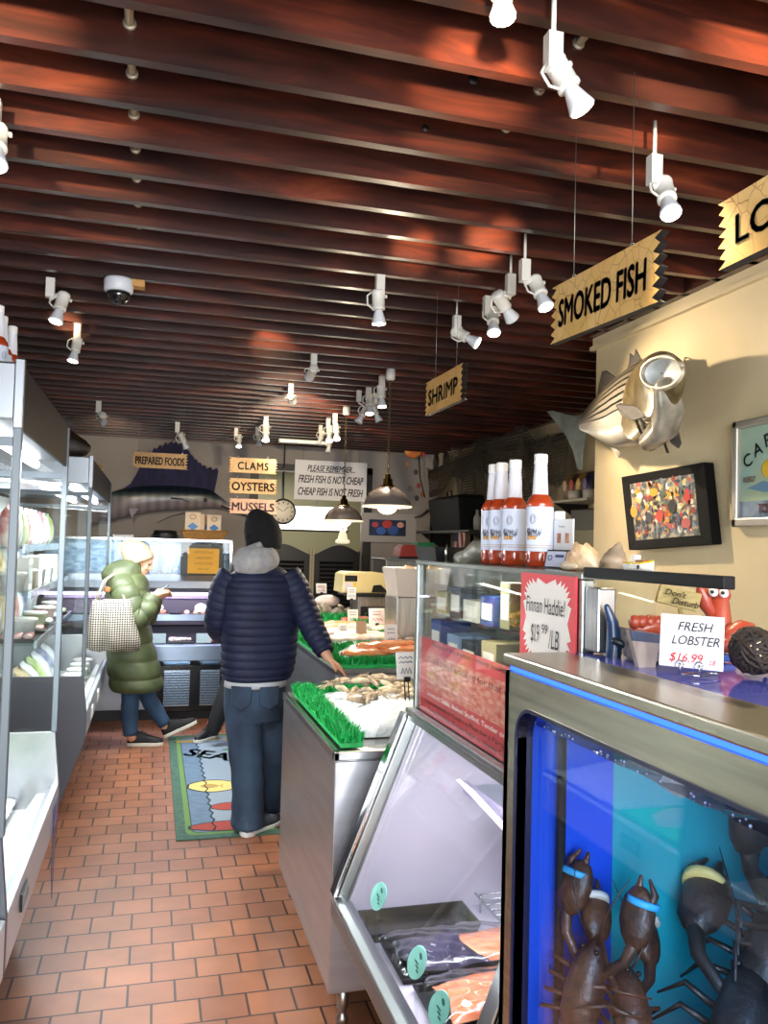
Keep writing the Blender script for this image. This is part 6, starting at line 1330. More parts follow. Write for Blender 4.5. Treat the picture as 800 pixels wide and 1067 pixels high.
def quilt(stations,n=30,step=.045,amp=.006,pw=.85,sub=9):
    """stations: (centre, ux, uy) along a limb or trunk; puffed rows between seams"""
    P=cline([tuple(c)+tuple(x)+tuple(y) for c,x,y in stations]); Q=[]
    for a,b_ in zip(P[:-1],P[1:]):
        for k in range(sub): Q.append([a[i]+(b_[i]-a[i])*k/sub for i in range(9)])
    Q.append(list(P[-1])); rings=[]; L_=0; pv=None
    for q in Q:
        c,x,y=V(q[0:3]),V(q[3:6]),V(q[6:9])
        if pv is not None: L_+=(c-pv).length
        pv=c; h=abs(math.sin(PI*L_/step))**.5*amp
        rings.append(ringe(c,x*(1+h/max(x.length,.02)),y*(1+h/max(y.length,.02)),n,pw))
    return rings
def shoe(t,heel,toe,w,upper,sole,label=None,sides=None,lift=(0,0),accent=None):
    h,t_=V(heel),V(toe); d=(t_-h); L_=d.length; f=d.normalized(); r=f.cross(V((0,0,1))).normalized(); u=r.cross(f).normalized()
    def R_(k): return [h+f*(L_*s)+r*(w*wf*sg) for s,wf,sg in k]
    out=[(0,.30),(.03,.62),(.12,.78),(.3,.78),(.5,.82),(.7,1),(.85,.92),(.95,.62),(1,.25)]
    pl=[h+f*L_*s+r*w*.5*q for s,q in out]+[h+f*L_*s-r*w*.5*q for s,q in out[::-1]]
    so=MB().prism(pl,u*.026).build('sole',sole,t,.004)
    b=MB(); rings=[]
    for s,wf,hh in ((.02,.5,.075),(.10,.72,.095),(.25,.74,.10),(.40,.72,.085),(.55,.76,.066),(.70,.86,.052),(.85,.80,.042),(.95,.52,.032),(.99,.2,.024)):
        c=h+f*L_*s+u*.02; rings.append([c+r*w*.5*wf*math.cos(a)+u*max(0,math.sin(a))**.75*hh-u*.004*(math.sin(a)<0) for a in [k*PI/8 for k in range(16)]])
    b.loft(rings); o=b.build('upper',upper,t)
    ln=MB()
    for k in range(4): c=h+f*L_*(.42+.075*k)+u*(.108-.012*k); ln.tube([c-r*w*.22,c+u*.004,c+r*w*.22],.004,5)
    ln.build('laces',accent or upper,o)
    return o
# ---------------------------------------------------------------- the man in the navy jacket
def mp(px,py,Y=4.66): return at(px,py,Y=Y)
man=T('person','person in navy quilted jacket, black beanie and blue jeans seen from behind','person',(mp(262,866).x,4.62,0))
MX=V((.97,.22,0)).normalized(); MYd=V((-.22,.97,0)).normalized()     # his right and his forward
b=MB()
hc=mp(271,556,4.66); F,U,r_=head(b,hc+V((.01,.03,-.01)),(.35,.94,0),1.02,.05)
neck=mp(270,585,4.64); b.limb([hc+V((0,.0,-.05)),neck,neck+V((0,0,-.06))],[.055,.058,.075],14)
sh=[(mp(270,596,4.64),.13,.07),(mp(271,612,4.64),.18,.10),(mp(271,645,4.65),.165,.10),(mp(268,680,4.66),.155,.10),(mp(267,705,4.66),.165,.11),(mp(267,730,4.66),.165,.115)]
b.loft([ringe(c,MX*a,MYd*d,20) for c,a,d in sh])
armR=[mp(304,606,4.63),mp(316,632,4.58),mp(327,657,4.52),mp(336,676,4.46),V((.945,4.425,.955))]
armL=[mp(238,606,4.66),mp(229,630,4.66),mp(224,650,4.70),mp(231,662,4.85),mp(243,660,4.95)]
b.limb(armR,[.055,.048,.042,.034,.027],12); b.limb(armL,[.055,.048,.042,.034,.027],12)
hand(b,(.945,4.425,.95),(.62,-.30,-.50),(.1,-.2,-1),.95,.35,-1); hand(b,armL[-1],(.5,.8,.1),(.3,-.4,-.6),.95,.9,1)
legL=[mp(251,728,4.64),mp(255,765,4.62),mp(257,795,4.58),mp(258,830,4.58),mp(257,858,4.56)]
legR=[mp(285,728,4.70),mp(285,765,4.72),mp(284,795,4.74),mp(283,830,4.80),mp(281,848,4.84)]
b.limb(legL,[.085,.075,.055,.05,.04],14); b.limb(legR,[.085,.075,.055,.05,.04],14)
bd=body_mesh('body',b,man,skin); eyes(hc+V((.01,.03,-.01)),F,U,r_,1.02,bd)
navy_j=M('navy_quilted_nylon','#1c2340',.6,0,'#141a32',9,spec=.3)
def stn(px0,px1,py,Y,d): 
    a,c=mp(px0,py,Y),mp(px1,py,Y); return ((a+c)/2,MX*((c-a).length/2),MYd*d)
j=MB(); j.loft(quilt([stn(256,285,588,4.64,.075),stn(247,295,593,4.64,.10),stn(238,306,602,4.64,.125),stn(233,311,615,4.64,.14),stn(231.5,311,640,4.65,.145),stn(231,309,670,4.66,.145),stn(231,306,693,4.66,.15),stn(232,302,704,4.66,.15),stn(234,299,707,4.66,.14)],36,.044,.007))
def slv(pts,rs):
    st=[]
    for i,p in enumerate(pts):
        d=(pts[min(i+1,len(pts)-1)]-pts[max(i-1,0)]).normalized(); u=(V((0,1,0))-d*d.y).normalized(); w=d.cross(u); st.append((p,w*rs[i],u*rs[i]))
    return quilt(st,20,.040,.006,1.0)
j.loft(slv([mp(297,600,4.64),mp(306,612,4.62),mp(316,633,4.58),mp(327,657,4.52),mp(335,672,4.47),mp(339,680,4.44)],[.085,.082,.072,.064,.055,.044]))
j.loft(slv([mp(244,600,4.65),mp(235,613,4.66),mp(229,632,4.66),mp(226,650,4.70),mp(231,660,4.85),mp(240,659,4.93)],[.085,.080,.070,.064,.056,.046]))
j.build('jacket',navy_j,man)
MB().loft([ringe(mp(267,706,4.66),MX*.178,MYd*.145,30),ringe(mp(267,711,4.66),MX*.180,MYd*.148,30),ringe(mp(266,714,4.66),MX*.178,MYd*.147,30)]).build('shirt_hem',M('pale_grey_jersey','#b9bcc2',.8),man)
# hood lying on the shoulders
hg=M('heather_grey_fleece','#a9a8a6',.9,0,'#96959a',30,bump=.3,bscale=120)
h=MB(); base=mp(267,583,4.60)
h.loft([ringe(base+V((-.005,-.02,-.095)),MX*.03,MYd*.03,24),ringe(base+V((-.01,-.035,-.075)),MX*.085,MYd*.055,24),ringe(base+V((-.005,-.03,-.03)),MX*.13,MYd*.085,24),ringe(base+V((.0,-.01,.005)),MX*.135,MYd*.10,24),ringe(base+V((.005,.01,.045)),MX*.115,MYd*.10,24),ringe(base+V((.01,.02,.07)),MX*.09,MYd*.09,24),ringe(base+V((.01,.02,.066)),MX*.078,MYd*.078,24)],True,True)
h.limb([mp(248,592,4.55),mp(262,583,4.52),mp(281,576,4.55)],[.028,.032,.026],12); h.limb([mp(246,586,4.58),mp(255,575,4.57),mp(270,568,4.57)],[.024,.028,.022],12)
h.build('hood',hg,man,mods=(('REMESH',dict(mode='VOXEL',voxel_size=.008,use_smooth_shade=True)),('SMOOTH',dict(factor=.6,iterations=8))))
knit=M('black_rib_knit','#060607',.95,0,'#0b0c0e',80,(1,1,.1),bump=.5,bscale=90,bstretch=(1,1,.1))
k=MB(); kc=mp(273,556,4.67)
k.loft([ringe(kc+V((.012,.005,-.085)),MX*.098,MYd*.108,28),ringe(kc+V((.01,.005,-.04)),MX*.104,MYd*.112,28),ringe(kc+V((.004,0,.01)),MX*.106,MYd*.112,28),ringe(kc+V((-.004,-.005,.06)),MX*.096,MYd*.10,28),ringe(kc+V((-.018,-.01,.105)),MX*.07,MYd*.075,28),ringe(kc+V((-.03,-.012,.128)),MX*.038,MYd*.045,28),ringe(kc+V((-.034,-.012,.138)),MX*.012,MYd*.015,28)])
bn=k.build('beanie',knit,man); MB().limb([kc+V((-.085,-.05,-.02)),kc+V((-.075,-.07,-.075))],[.018,.014],10).build('ear_fold',knit,bn)
jean=M('blue_denim','#34495f',.85,0,'#222f42',7,(1,1,.5),bump=.15,bscale=120)
J=MB()
def pant(pts,rs): 
    st=[]; 
    return [ringe(p,MX*r,MYd*r*1.0,22) for p,r in zip(pts,rs)]
def wav(P,R):
    Q=cline([tuple(p)+(r,) for p,r in zip(P,R)]); return [ringe(V(q[:3]),MX*(q[3]*(1+.03*math.sin(i*1.7))),MYd*(q[3]*(1+.03*math.cos(i*2.1))),22) for i,q in enumerate(Q)]
J.loft([ringe(mp(266,704,4.66),MX*.17,MYd*.125,26),ringe(mp(266,716,4.66),MX*.178,MYd*.135,26),ringe(mp(266,735,4.66),MX*.18,MYd*.14,26),ringe(mp(266,750,4.66),MX*.172,MYd*.12,26)])
J.loft(wav([mp(253,728,4.65),mp(254,755,4.63),mp(256,785,4.60),mp(258,815,4.58),mp(258,840,4.57),mp(258,857,4.56),mp(259,862,4.55)],[.105,.102,.094,.088,.088,.092,.09]))
J.loft(wav([mp(282,728,4.69),mp(283,755,4.71),mp(283,785,4.73),mp(282,812,4.78),mp(281,832,4.81),mp(280,845,4.83)],[.105,.10,.092,.085,.084,.082]))
jn=J.build('jeans',jean,man,mods=(('REMESH',dict(mode='VOXEL',voxel_size=.009,use_smooth_shade=True)),('SMOOTH',dict(factor=.5,iterations=3))))
for px,dx in ((252,0),(281,0)):
    c=mp(px,726,4.50); MB().prism([c+V((-.055,.0,.05)),c+V((.055,.012,.05)),c+V((.052,.012,-.045)),c+V((0,.006,-.075)),c+V((-.052,0,-.045))],(0,.06,0)).build('back_pocket',jean,jn,.006)
shs=T  # shoes
grs=M('grey_suede','#5a5d64',.8,0,'#2c3442',14); whs=M('white_rubber','#dcdcd8',.5); nav2=M('navy_mesh','#222b40',.7)
hl=at(256,871,Z=0); tl=hl+V((.20,.17,0)); shoe(man,hl+V((-.02,-.02,0)),tl,.10,grs,whs,accent=nav2)
hl2=mp(280,850,4.80); hl2.z=0; shoe(man,hl2+V((-.02,-.03,0)),hl2+V((.20,.17,0)),.10,nav2,whs,accent=whs)
# ---------------------------------------------------------------- the woman with the phone
def wp(px,py,Y=6.66): return at(px,py,Y=Y)
wom=T('person','person in long green puffer coat and cream beanie looking down at a phone','person',(wp(143,775).x,6.66,0))
WXd=V((.985,-.17,0)).normalized(); WYd=V((.17,.985,0)).normalized()   # forward (to the right of the photo), sideways
b=MB(); hc=wp(147,585)+V((0,0,.0))
F,U,r_=head(b,hc,WXd,.86,.42)
b.limb([hc-U*.05,wp(139,606)],[.05,.055],12)
b.loft([ringe(wp(x,y),WXd*a,WYd*d,20) for x,y,a,d in ((137,606,.06,.12),(136,622,.10,.15),(137,650,.10,.13),(139,680,.11,.15),(141,700,.10,.15))])
aR=[wp(130,612,6.50),wp(136,632,6.46),wp(143,645,6.44),wp(153,632,6.46),wp(161,620,6.52)]
aL=[wp(134,612,6.84),wp(141,632,6.86),wp(149,643,6.82),wp(158,632,6.72),wp(165,622,6.64)]
for A in (aR,aL): b.limb(A,[.05,.044,.04,.032,.025],12)
hand(b,aR[-1],(.75,.15,.35),(-.1,.6,-.5),.85,.8,1); hand(b,aL[-1],(.7,-.2,.25),(-.1,-.6,-.3),.85,.8,-1)
lR=[wp(137,690,6.60),wp(136,725,6.58),wp(135,745,6.58),wp(137,768,6.58)]
lL=[wp(146,690,6.74),wp(154,725,6.74),wp(160,738,6.74),wp(172,757,6.74)]
for A in (lR,lL): b.limb(A,[.075,.055,.055,.038],12)
bd=body_mesh('body',b,wom,skin,.008); eyes(hc,F,U,r_,.86,bd)
MB().limb([hc-F*.05+U*.0,hc-F*.06-U*.07,wp(137,606)],[.07,.06,.05],12,.9).build('hair',M('dark_brown_hair','#1d1411',.6),wom)
oliv=M('olive_green_nylon','#56603f',.5,0,'#454e32',10,spec=.5)
def ws(px0,px1,py,d,Y=6.66):
    a,c=wp(px0,py,Y),wp(px1,py,Y); return ((a+c)/2,WXd*((c-a).length/2),WYd*d)
c=MB(); c.loft(quilt([ws(124,147,596,.12),ws(117,152,606,.18),ws(113,155,620,.20),ws(112,155,645,.19),ws(113,158,670,.20),ws(114,165,695,.22),ws(116,168,712,.22),ws(119,166,718,.20)],34,.135,.016,.9,6))
def slw(pts,rs):
    st=[]
    for i,p in enumerate(pts):
        d=(pts[min(i+1,len(pts)-1)]-pts[max(i-1,0)]).normalized(); u=(V((0,1,0))-d*d.y).normalized(); st.append((p,d.cross(u)*rs[i],u*rs[i]))
    return quilt(st,18,.10,.012,1.0,6)
c.loft(slw([wp(124,605,6.55),wp(130,618,6.48),wp(137,635,6.44),wp(144,645,6.43),wp(152,635,6.45),wp(159,622,6.50)],[.085,.095,.085,.078,.068,.05]))
c.loft(slw([wp(130,606,6.80),wp(136,620,6.87),wp(143,638,6.87),wp(149,645,6.83),wp(157,634,6.73),wp(162,625,6.67)],[.085,.095,.085,.078,.066,.05]))
ct=c.build('puffer_coat',oliv,wom)
h=MB(); h.loft([ringe(wp(128,612),WXd*.10,WYd*.14,20),ringe(wp(127,605),WXd*.145,WYd*.17,20),ringe(wp(127,598),WXd*.155,WYd*.17,20),ringe(wp(129,591),WXd*.14,WYd*.15,20),ringe(wp(133,586),WXd*.115,WYd*.12,20),ringe(wp(137,583),WXd*.08,WYd*.09,20)])
h.build('hood',oliv,ct,mods=(('REMESH',dict(mode='VOXEL',voxel_size=.010,use_smooth_shade=True)),('SMOOTH',dict(factor=.6,iterations=6))))
MB().obox(wp(112,614,6.42),(.04,.012,.035),Matrix.Rotation(.2,3,'Y')).build('shoulder_patch',M('orange_leather','#a8602c',.5),ct,.003)
crk=M('cream_rib_knit','#bda78a',.9,0,'#ab9474',60,(1,1,.15),bump=.5,bscale=80,bstretch=(1,1,.1))
k=MB(); U2=(V((0,0,1))*.93-WXd*.36).normalized(); f2=(WXd*.93+V((0,0,1))*.36).normalized(); kc=wp(143,577)
f2=WYd.cross(U2)*-1 if WYd.cross(U2).dot(WXd)<0 else WYd.cross(U2)
k.loft([ringe(kc+U2*q+f2*o_,f2*a,WYd*a*.92,30) for q,o_,a in ((-.075,.004,.098),(-.06,.004,.110),(-.02,.0,.112),(-.015,0,.107),(.02,-.006,.108),(.06,-.016,.096),(.095,-.03,.072),(.115,-.045,.045),(.122,-.052,.012))])
bn=k.build('beanie',crk,wom); MB().limb([kc+U2*.055-f2*.075,kc+U2*.09-f2*.08,kc+U2*.10-f2*.03],[.034,.042,.032],12).build('slouch_fold',crk,bn)
J=MB(); 
for P,R in (([wp(137,690,6.60),wp(136,725,6.58),wp(135,745,6.58),wp(136,766,6.58)],[.085,.068,.064,.050]),([wp(146,690,6.74),wp(154,725,6.74),wp(161,738,6.74),wp(172,755,6.74)],[.085,.066,.062,.048])):
    Q=cline([tuple(p)+(q,) for p,q in zip(P,R)]); J.tube([V(q[:3]) for q in Q],[q[3]*(1+.03*math.sin(2.3*i)) for i,q in enumerate(Q)],18)
J.build('jeans',M('mid_blue_denim','#33506e',.8,0,'#29435f',8,bump=.1,bscale=120),wom)
blk=M('black_canvas','#0d0e10',.7); sol=M('off_white_sole','#d6d0c2',.5)
hl=at(132,777,Z=0); shoe(wom,hl,hl+V((.27,-.03,0)),.09,blk,sol)
hl=wp(171,768,6.74); hl.z=.02; shoe(wom,hl+V((-.0,0,0)),hl+V((.25,-.02,.115)),.09,blk,sol)
# phone in her hands
ph=T('smartphone','thin smartphone held by the person in the green coat','phone',wp(166,618,6.55))
R=Matrix.Rotation(-.75,3,'Y'); pc_=wp(168,616,6.56)
MB().obox(pc_,(.15,.072,.008),R).build('case',black_pl,ph,.003); MB().obox(pc_+R@V((0,0,.0046)),(.138,.064,.001),R).build('screen',M('phone_screen','#8fa3b5',.1,emit='#a9bfd4',es=.25),ph)
# tote bag on the near shoulder
tote=T('tote_bag','grey and white woven-pattern tote bag hanging at the side of the green coat','bag',wp(118,676,6.36))
def totemat():
    mt=bpy.data.materials.new('chevron_canvas'); mt.use_nodes=True; nt=mt.node_tree; L=nt.links; bb=nt.nodes['Principled BSDF']
    tc=nt.nodes.new('ShaderNodeTexCoord'); w_=nt.nodes.new('ShaderNodeTexChecker'); w_.inputs['Scale'].default_value=84; mp_=nt.nodes.new('ShaderNodeMapping'); mp_.inputs['Rotation'].default_value=(0,.785,0); mp_.inputs['Scale'].default_value=(1,.001,1)
    L.new(tc.outputs['Object'],mp_.inputs[0]); L.new(mp_.outputs[0],w_.inputs['Vector']); w_.inputs['Color1'].default_value=srgb('#b3ac9d'); w_.inputs['Color2'].default_value=srgb('#2c2a2a'); L.new(w_.outputs['Color'],bb.inputs['Base Color']); bb.inputs['Roughness'].default_value=.7; return mt
tg=MB(); rings=[]
for x0,x1,y,d in ((96,137,625,.035),(94,139,635,.06),(91,142,650,.085),(89,146,665,.095),(90,147,674,.085),(95,144,678,.05)):
    a,c_=wp(x0,y,6.36),wp(x1,y,6.36); rings.append([(a+c_)/2+(c_-a)/2*math.cos(q)+V((0,d*math.sin(q)*(1+.25*math.sin(7*q)),.006*math.sin(9*q))) for q in [k*2*PI/44 for k in range(44)]])
tm=totemat(); tg.loft(rings).build('bag_body',tm,tote)
MB().tube([wp(100,626,6.34),wp(108,605,6.40),wp(118,598,6.5),wp(124,604,6.47),wp(130,626,6.34)],.012,8,flat=.5).build('handle',M('tote_strap','#8b8377',.6),tote)
MB().tube([wp(103,626,6.38),wp(111,604,6.42),wp(120,598,6.52),wp(127,604,6.49),wp(133,626,6.38)],.012,8,flat=.5).build('handle',M('tote_strap',''),tote)
# ---------------------------------------------------------------- a person in black half hidden behind the man
pb=T('person','person in black clothes almost hidden behind the man in the navy jacket','person',(wp(236,770,6.45).x,6.45,0))
def kp(px,py,Y=6.45): return at(px,py,Y=Y)
b=MB(); hc=kp(276,566); F,U,r_=head(b,hc,(.3,.95,0),.9,.1); b.limb([hc-V((0,0,.05)),kp(274,592)],[.05,.06],12)
b.loft([ringe(kp(x,y),V((a,0,0)),V((0,d,0)),18) for x,y,a,d in ((272,594,.12,.07),(270,610,.17,.1),(264,650,.15,.1),(258,680,.16,.1),(256,700,.14,.1))])
A=[kp(252,604),kp(246,630),kp(243,655),kp(247,675)]; A2=[kp(292,604),kp(297,630),kp(297,655),kp(290,675)]
for a_,rr_ in ((A,1),(A2,-1)): b.limb(a_,[.05,.045,.04,.028],10); hand(b,a_[-1],(0,.2,-1),(rr_*.5,.4,0),.85,.5,rr_)
l1=[kp(250,695),kp(240,715),kp(230,738),kp(222,760)]; l2=[kp(266,695,6.6),kp(264,720,6.6),kp(262,745,6.6),kp(260,764,6.6)]
for L_ in (l1,l2): b.limb(L_,[.08,.06,.05,.038],12)
bd=body_mesh('body',b,pb,skin,.009); eyes(hc,F,U,r_,.9,bd)
MB().ball(hc+V((0,-.015,.03)),(.09,.10,.10),20,12).build('hair',M('black_hair','#0b0a0a',.6),pb)
bk_=M('matte_black_cloth','#0e0f12',.75)
c=MB().loft([ringe(kp(x,y),V((a,0,0)),V((0,d,0)),24) for x,y,a,d in ((274,590,.08,.07),(272,598,.17,.11),(270,615,.20,.14),(263,650,.19,.14),(258,685,.19,.14),(256,712,.18,.13))])
for a_ in (A,A2): c.limb(a_,[.07,.062,.055,.045],14)
c.build('coat',bk_,pb)
c=MB()
for L_ in (l1,l2): c.limb(L_,[.10,.08,.068,.055],14)
c.build('trousers',bk_,pb)
hl=at(221,770,Z=0.01); o=shoe(pb,hl+V((.04,.06,0)),hl+V((-.14,-.12,0)),.09,M('black_sneaker','#121316',.5),sol); MB().tube([hl+V((.02,.03,.115))+V((.055*math.cos(s),.055*math.sin(s),.02*math.sin(s))) for s in [k*PI/8 for k in range(17)]],.010,8).build('pink_lining',M('coral_pink_lining','#d2455a',.6),o)
hl=kp(258,772,6.55); hl.z=0; shoe(pb,hl,hl+V((.03,.25,0)),.09,M('black_sneaker',''),sol)
# ================================================================ mat
mx0,mx1,my0,my1=.17,1.02,4.49,6.86
mt_=T('floor_mat','blue seafood door mat with green border, fish and crab pictures','mat',((mx0+mx1)/2,(my0+my1)/2,0))
MB().box(mx0,mx1,my0,my1,0,.008).build('border',M('mat_green','#46685a',.9,0,'#3a584b',30,bump=.4,bscale=300),mt_,.003)
def rrm(i,r,z):
    return [V((y,x,z)) for x,y in rr_pts(my0+i,my1-i,mx0+i,mx1-i,r)]
def flat(name,pts,z,mat): MB().prism([V((x,y,z)) for x,y in pts],(0,0,.0006)).build(name,mat,mt_)
def rpl(i,r): return [(x,y) for y,x in rr_pts(my0+i,my1-i,mx0+i,mx1-i,r)]
flat('green_stripe',rpl(.055,.05),.008,M('mat_light_green','#5f8248',.9)); flat('dark_line',rpl(.085,.05),.0082,M('mat_dark','#1d2b30',.9)); flat('blue_field',rpl(.09,.05),.0084,M('mat_blue','#62798f',.9,0,'#566d84',20))
sea=[(mx0+.22,my0+.12)]
wv=[(mx0+.20+.018*(k%2),my0+.10+.06*k) for k in range(34)]
flat('grey_field',wv+[(mx1-.10,my0+.10+.06*33),(mx1-.10,my0+.10)],.0090,M('mat_grey_blue','#8397a0',.9,0,'#7388958',20) if False else M('mat_grey_blue','#8292a0',.9))
dkl=M('mat_dark','')
b=MB(); b.tube([V((x,y,.0095)) for x,y in wv],.005,4); b.build('wave_line',dkl,mt_)
def fishpoly(cx,cy,L_,w,rz=0,tail=.22):
    P=[]
    for k in range(13):
        s=k/12; P.append((-L_/2+L_*s,w/2*math.sin(PI*min(1,s*.95+.05))**.7*(1-.2*s)))
    P+=[(L_/2+L_*tail,w*.45),(L_/2+L_*tail*.6,0),(L_/2+L_*tail,-w*.45)]+[(x,-y) for x,y in P[::-1]]
    return [(cx+x*math.cos(rz)-y*math.sin(rz),cy+x*math.sin(rz)+y*math.cos(rz)) for x,y in P]
def outline(poly,name,mat,z=.0092):
    c=[sum(p[i] for p in poly)/len(poly) for i in (0,1)]
    flat(name+'_outline',[(c[0]+(x-c[0])*1.07,c[1]+(y-c[1])*1.14) for x,y in poly],z,dkl); flat(name,poly,z+.0003,mat)
q=lambda px,py:at(px,py,Z=.009)
p=q(222,819); outline(fishpoly(p.x+.02,p.y,.34,.27,-.10),'yellow_fish',M('mat_yellow','#d6bd72',.9),.0092)
flat('fish_fin',fishpoly(p.x-.02,p.y,.12,.10,-.1),.0098,M('mat_tan','#a58748',.9))
p=q(240,840); outline(fishpoly(p.x+.02,p.y,.26,.15,0),'red_fish',M('mat_red','#9a3f36',.9))
p=q(238,860); outline(fishpoly(p.x+.03,p.y,.46,.16,0),'red_lobster',M('mat_red',''))
p=q(282,853); outline([(p.x+.13*math.cos(a)*(1+.25*math.sin(6*a)),p.y+.13*math.sin(a)*(1+.25*math.cos(5*a))) for a in [k*PI/16 for k in range(32)]],'crab',M('mat_maroon','#7a1f1d',.9))
p=q(206,772); outline(fishpoly(p.x,p.y,.34,.09,.1),'tan_shrimp',M('mat_tan',''))
p=q(246,781); outline([(p.x-.10,p.y),(p.x+.02,p.y+.14),(p.x+.10,p.y-.05)],'green_weed',M('mat_leaf','#4d7a3c',.9))
a=q(200,784); b_=q(245,806)
text('SEAFOOD',dkl,mt_,(a.x+.38,a.y-.27,.0092),(.88,-.62,0),(.30,.95,0),w=1.02,h=.20,ext=.0004,bold=.03,shear=.1)
# ================================================================ swing doors and kitchen
drm=M('black_cafe_door','#100f10',.35)
def cafe(x0,x1,flip,label):
    t=T('door_leaf',label,'door',((x0+x1)/2,YB+.05,.2),'black swing doors of the kitchen')
    zt=1.50; P=[(x0,YB+.05,.18),(x1,YB+.05,.18)]
    top=[(x0+(x1-x0)*s,YB+.05,zt+.07*(math.sin((s if flip else 1-s)*PI*1.4-.35))) for s in [k/14 for k in range(15)]]
    MB().prism(P+top[::-1],(0,.035,0)).build('leaf',drm,t,.004)
    b=MB()
    for k in range(22): b.obox(((x0+x1)/2,YB+.045,.30+.05*k),(abs(x1-x0)-.16,.012,.035),Matrix.Rotation(.6,3,'X'))
    b.build('louvres',M('black_louvre','#17181b',.3),t)
    MB().box((x1 if flip else x0)-.012,(x1 if flip else x0)+.012,YB+.04,YB+.09,.18,1.52).build('edge_strip',M('worn_edge','#b5aa8f',.5),t)
    MB().cyl(((x0 if flip else x1),YB+.07,.18),((x0 if flip else x1),YB+.07,1.5),.012,n=8).build('hinge_post',dark_metal,t)
cafe(DX0+.02,(DX0+DX1)/2+.02,True,'left black swing door with curved top, half hidden by the man'); cafe((DX0+DX1)/2+.05,DX1-.02,False,'right black swing door with louvres and curved top')
# hanging fluorescent fixture in the kitchen
t=T('kitchen_light','bright white fluorescent box light glowing in the kitchen doorway','light',(1.85,10.4,2.2))
ka=at(272,526,Y=10.3); kb=at(357,553,Y=10.3)
MB().box(ka.x,kb.x+.05,10.3,10.8,kb.z,ka.z).build('diffuser',emat('kitchen_white_glow','#fffaf0',3.2),t); MB().box(ka.x-.02,kb.x+.07,10.29,10.81,kb.z-.02,kb.z).build('rim',dark_metal,t)
MB().cyl((ka.x+.3,10.55,ka.z),(ka.x+.3,10.55,2.98),.01,n=8).cyl((kb.x-.3,10.55,ka.z),(kb.x-.3,10.55,2.98),.01,n=8).build('hanger',dark_metal,t)
p=at(357,559,Y=9.95); t=T('bell_lamp','small cream bell-shaped lamp hanging in the doorway under the glowing light','lamp',p)
MB().lathe([(.03,.10),(.05,.05),(.06,.0),(.09,-.02),(.09,-.05),(.06,-.06)],(p.x,9.95,p.z-.03),18).build('shade',M('cream_lamp','#e9e0c4',.4,emit='#fff0cc',es=.5),t); MB().cyl((p.x,9.95,p.z+.06),(p.x,9.95,2.98),.008,n=6).build('cord',dark_metal,t)
# wall clock right of the mussels sign
p=at(295,533,Y=9.0); ck=T('wall_clock','round white clock peeping out beside the mussels sign','clock',(p.x,9.0,p.z))
MB().lathe([(.135,.0),(.145,.015),(.135,.03),(.122,.03),(.122,.0)],(p.x,9.02,p.z),32,(0,-1,0),False).build('rim',dark_metal,ck); MB().lathe([(.122,0),(.122,.026),(.001,.0265)],(p.x,9.02,p.z),32,(0,-1,0)).build('face',M('clock_face','#f2eddc',.5),ck)
b=MB()
for k in range(12): a=k*PI/6; b.obox((p.x+.10*math.sin(a),8.991,p.z+.10*math.cos(a)),(.009,.003,.022),Matrix.Rotation(a,3,'Y'))
b.build('hour_marks',ink,ck); MB().obox((p.x+.03,8.990,p.z+.03),(.006,.003,.07),Matrix.Rotation(.8,3,'Y')).obox((p.x-.05,8.990,p.z+.03),(.005,.003,.10),Matrix.Rotation(-1.0,3,'Y')).build('hands',ink,ck)
MB().cyl((p.x,9.01,p.z+.135),(p.x,9.01,2.72),.006,n=6).build('hanger',dark_metal,ck)
# blue picture on the back wall
a=at(385,541,Y=9.7); b_=at(426,559,Y=9.7)
t=T('framed_picture','small blue and red picture in a pale frame on the grey back wall','picture',((a.x+b_.x)/2,9.72,(a.z+b_.z)/2))
MB().box(a.x-.10,b_.x+.10,9.715,9.75,b_.z-.08,a.z+.08).build('frame',M('pale_grey_frame','#a9a5a4',.5),t,.004); MB().box(a.x,b_.x-.04,9.708,9.716,b_.z,a.z).build('print',M('picture_deep_blue','#20375f',.5,0,'#101b30',9),t)
w=b_.x-a.x
for u,v,r,c in ((.45,.72,.05,'#c23a3a'),(.15,.68,.035,'#b9485a'),(.78,.70,.035,'#d9a08a'),(.3,.3,.05,'#3f6dc0'),(.6,.35,.06,'#3358a0')): MB().ball((a.x+w*u,9.706,b_.z+(a.z-b_.z)*v),(r*1.3,.002,r),12,8).build('painted_shape',M('pic_'+c[1:],c,.5),t)
# fish kite, shells on the back wall corner
p=at(430,471,Y=9.5); t=T('paper_fish','yellow and red round paper fish hanging in the back right corner','decoration',p)
MB().ball(p,(.11,.03,.075)).build('body',M('paper_yellow','#d9a63c',.5,0,'#cf6a3a',6),t); MB().prism([(p.x+.09,p.y,p.z),(p.x+.17,p.y,p.z+.07),(p.x+.15,p.y,p.z),(p.x+.17,p.y,p.z-.06)],(0,.01,0)).build('tail',M('paper_red','#c2323c',.5),t); MB().cyl((p.x+.02,p.y,p.z+.07),(p.x+.02,p.y,2.72),.003,n=5).build('string',black_pl,t); MB().tube([p+V((.08,0,-.05)),p+V((.10,0,-.3)),p+V((.17,0,-.55))],.008,6).build('streamer',black_pl,t)
for i,(px,py,c,l) in enumerate(((424,484,'#c99a6a','tan shell on the back wall nearest to the paper fish'),(433,492,'#4a4546','dark shell high on the back wall corner'),(436,506,'#9a4a44','dark red shell in the middle of the back wall corner'),(427,509,'#857a70','grey shell left of the dark red one on the back wall'),(440,515,'#b0604a','orange shell low on the back wall corner'),(434,519,'#4a4a4a','dark shell lowest on the back wall corner'))):
    p=at(px,py,Y=YB-.015); o=MB().ball(p,(.03,.014,.035),10,6).build('wall_shell',M('shell_'+c[1:],c,.5)); tag(o,l,'shell','shells on the back wall')
# ================================================================ staff side of the right wall
WX=3.36
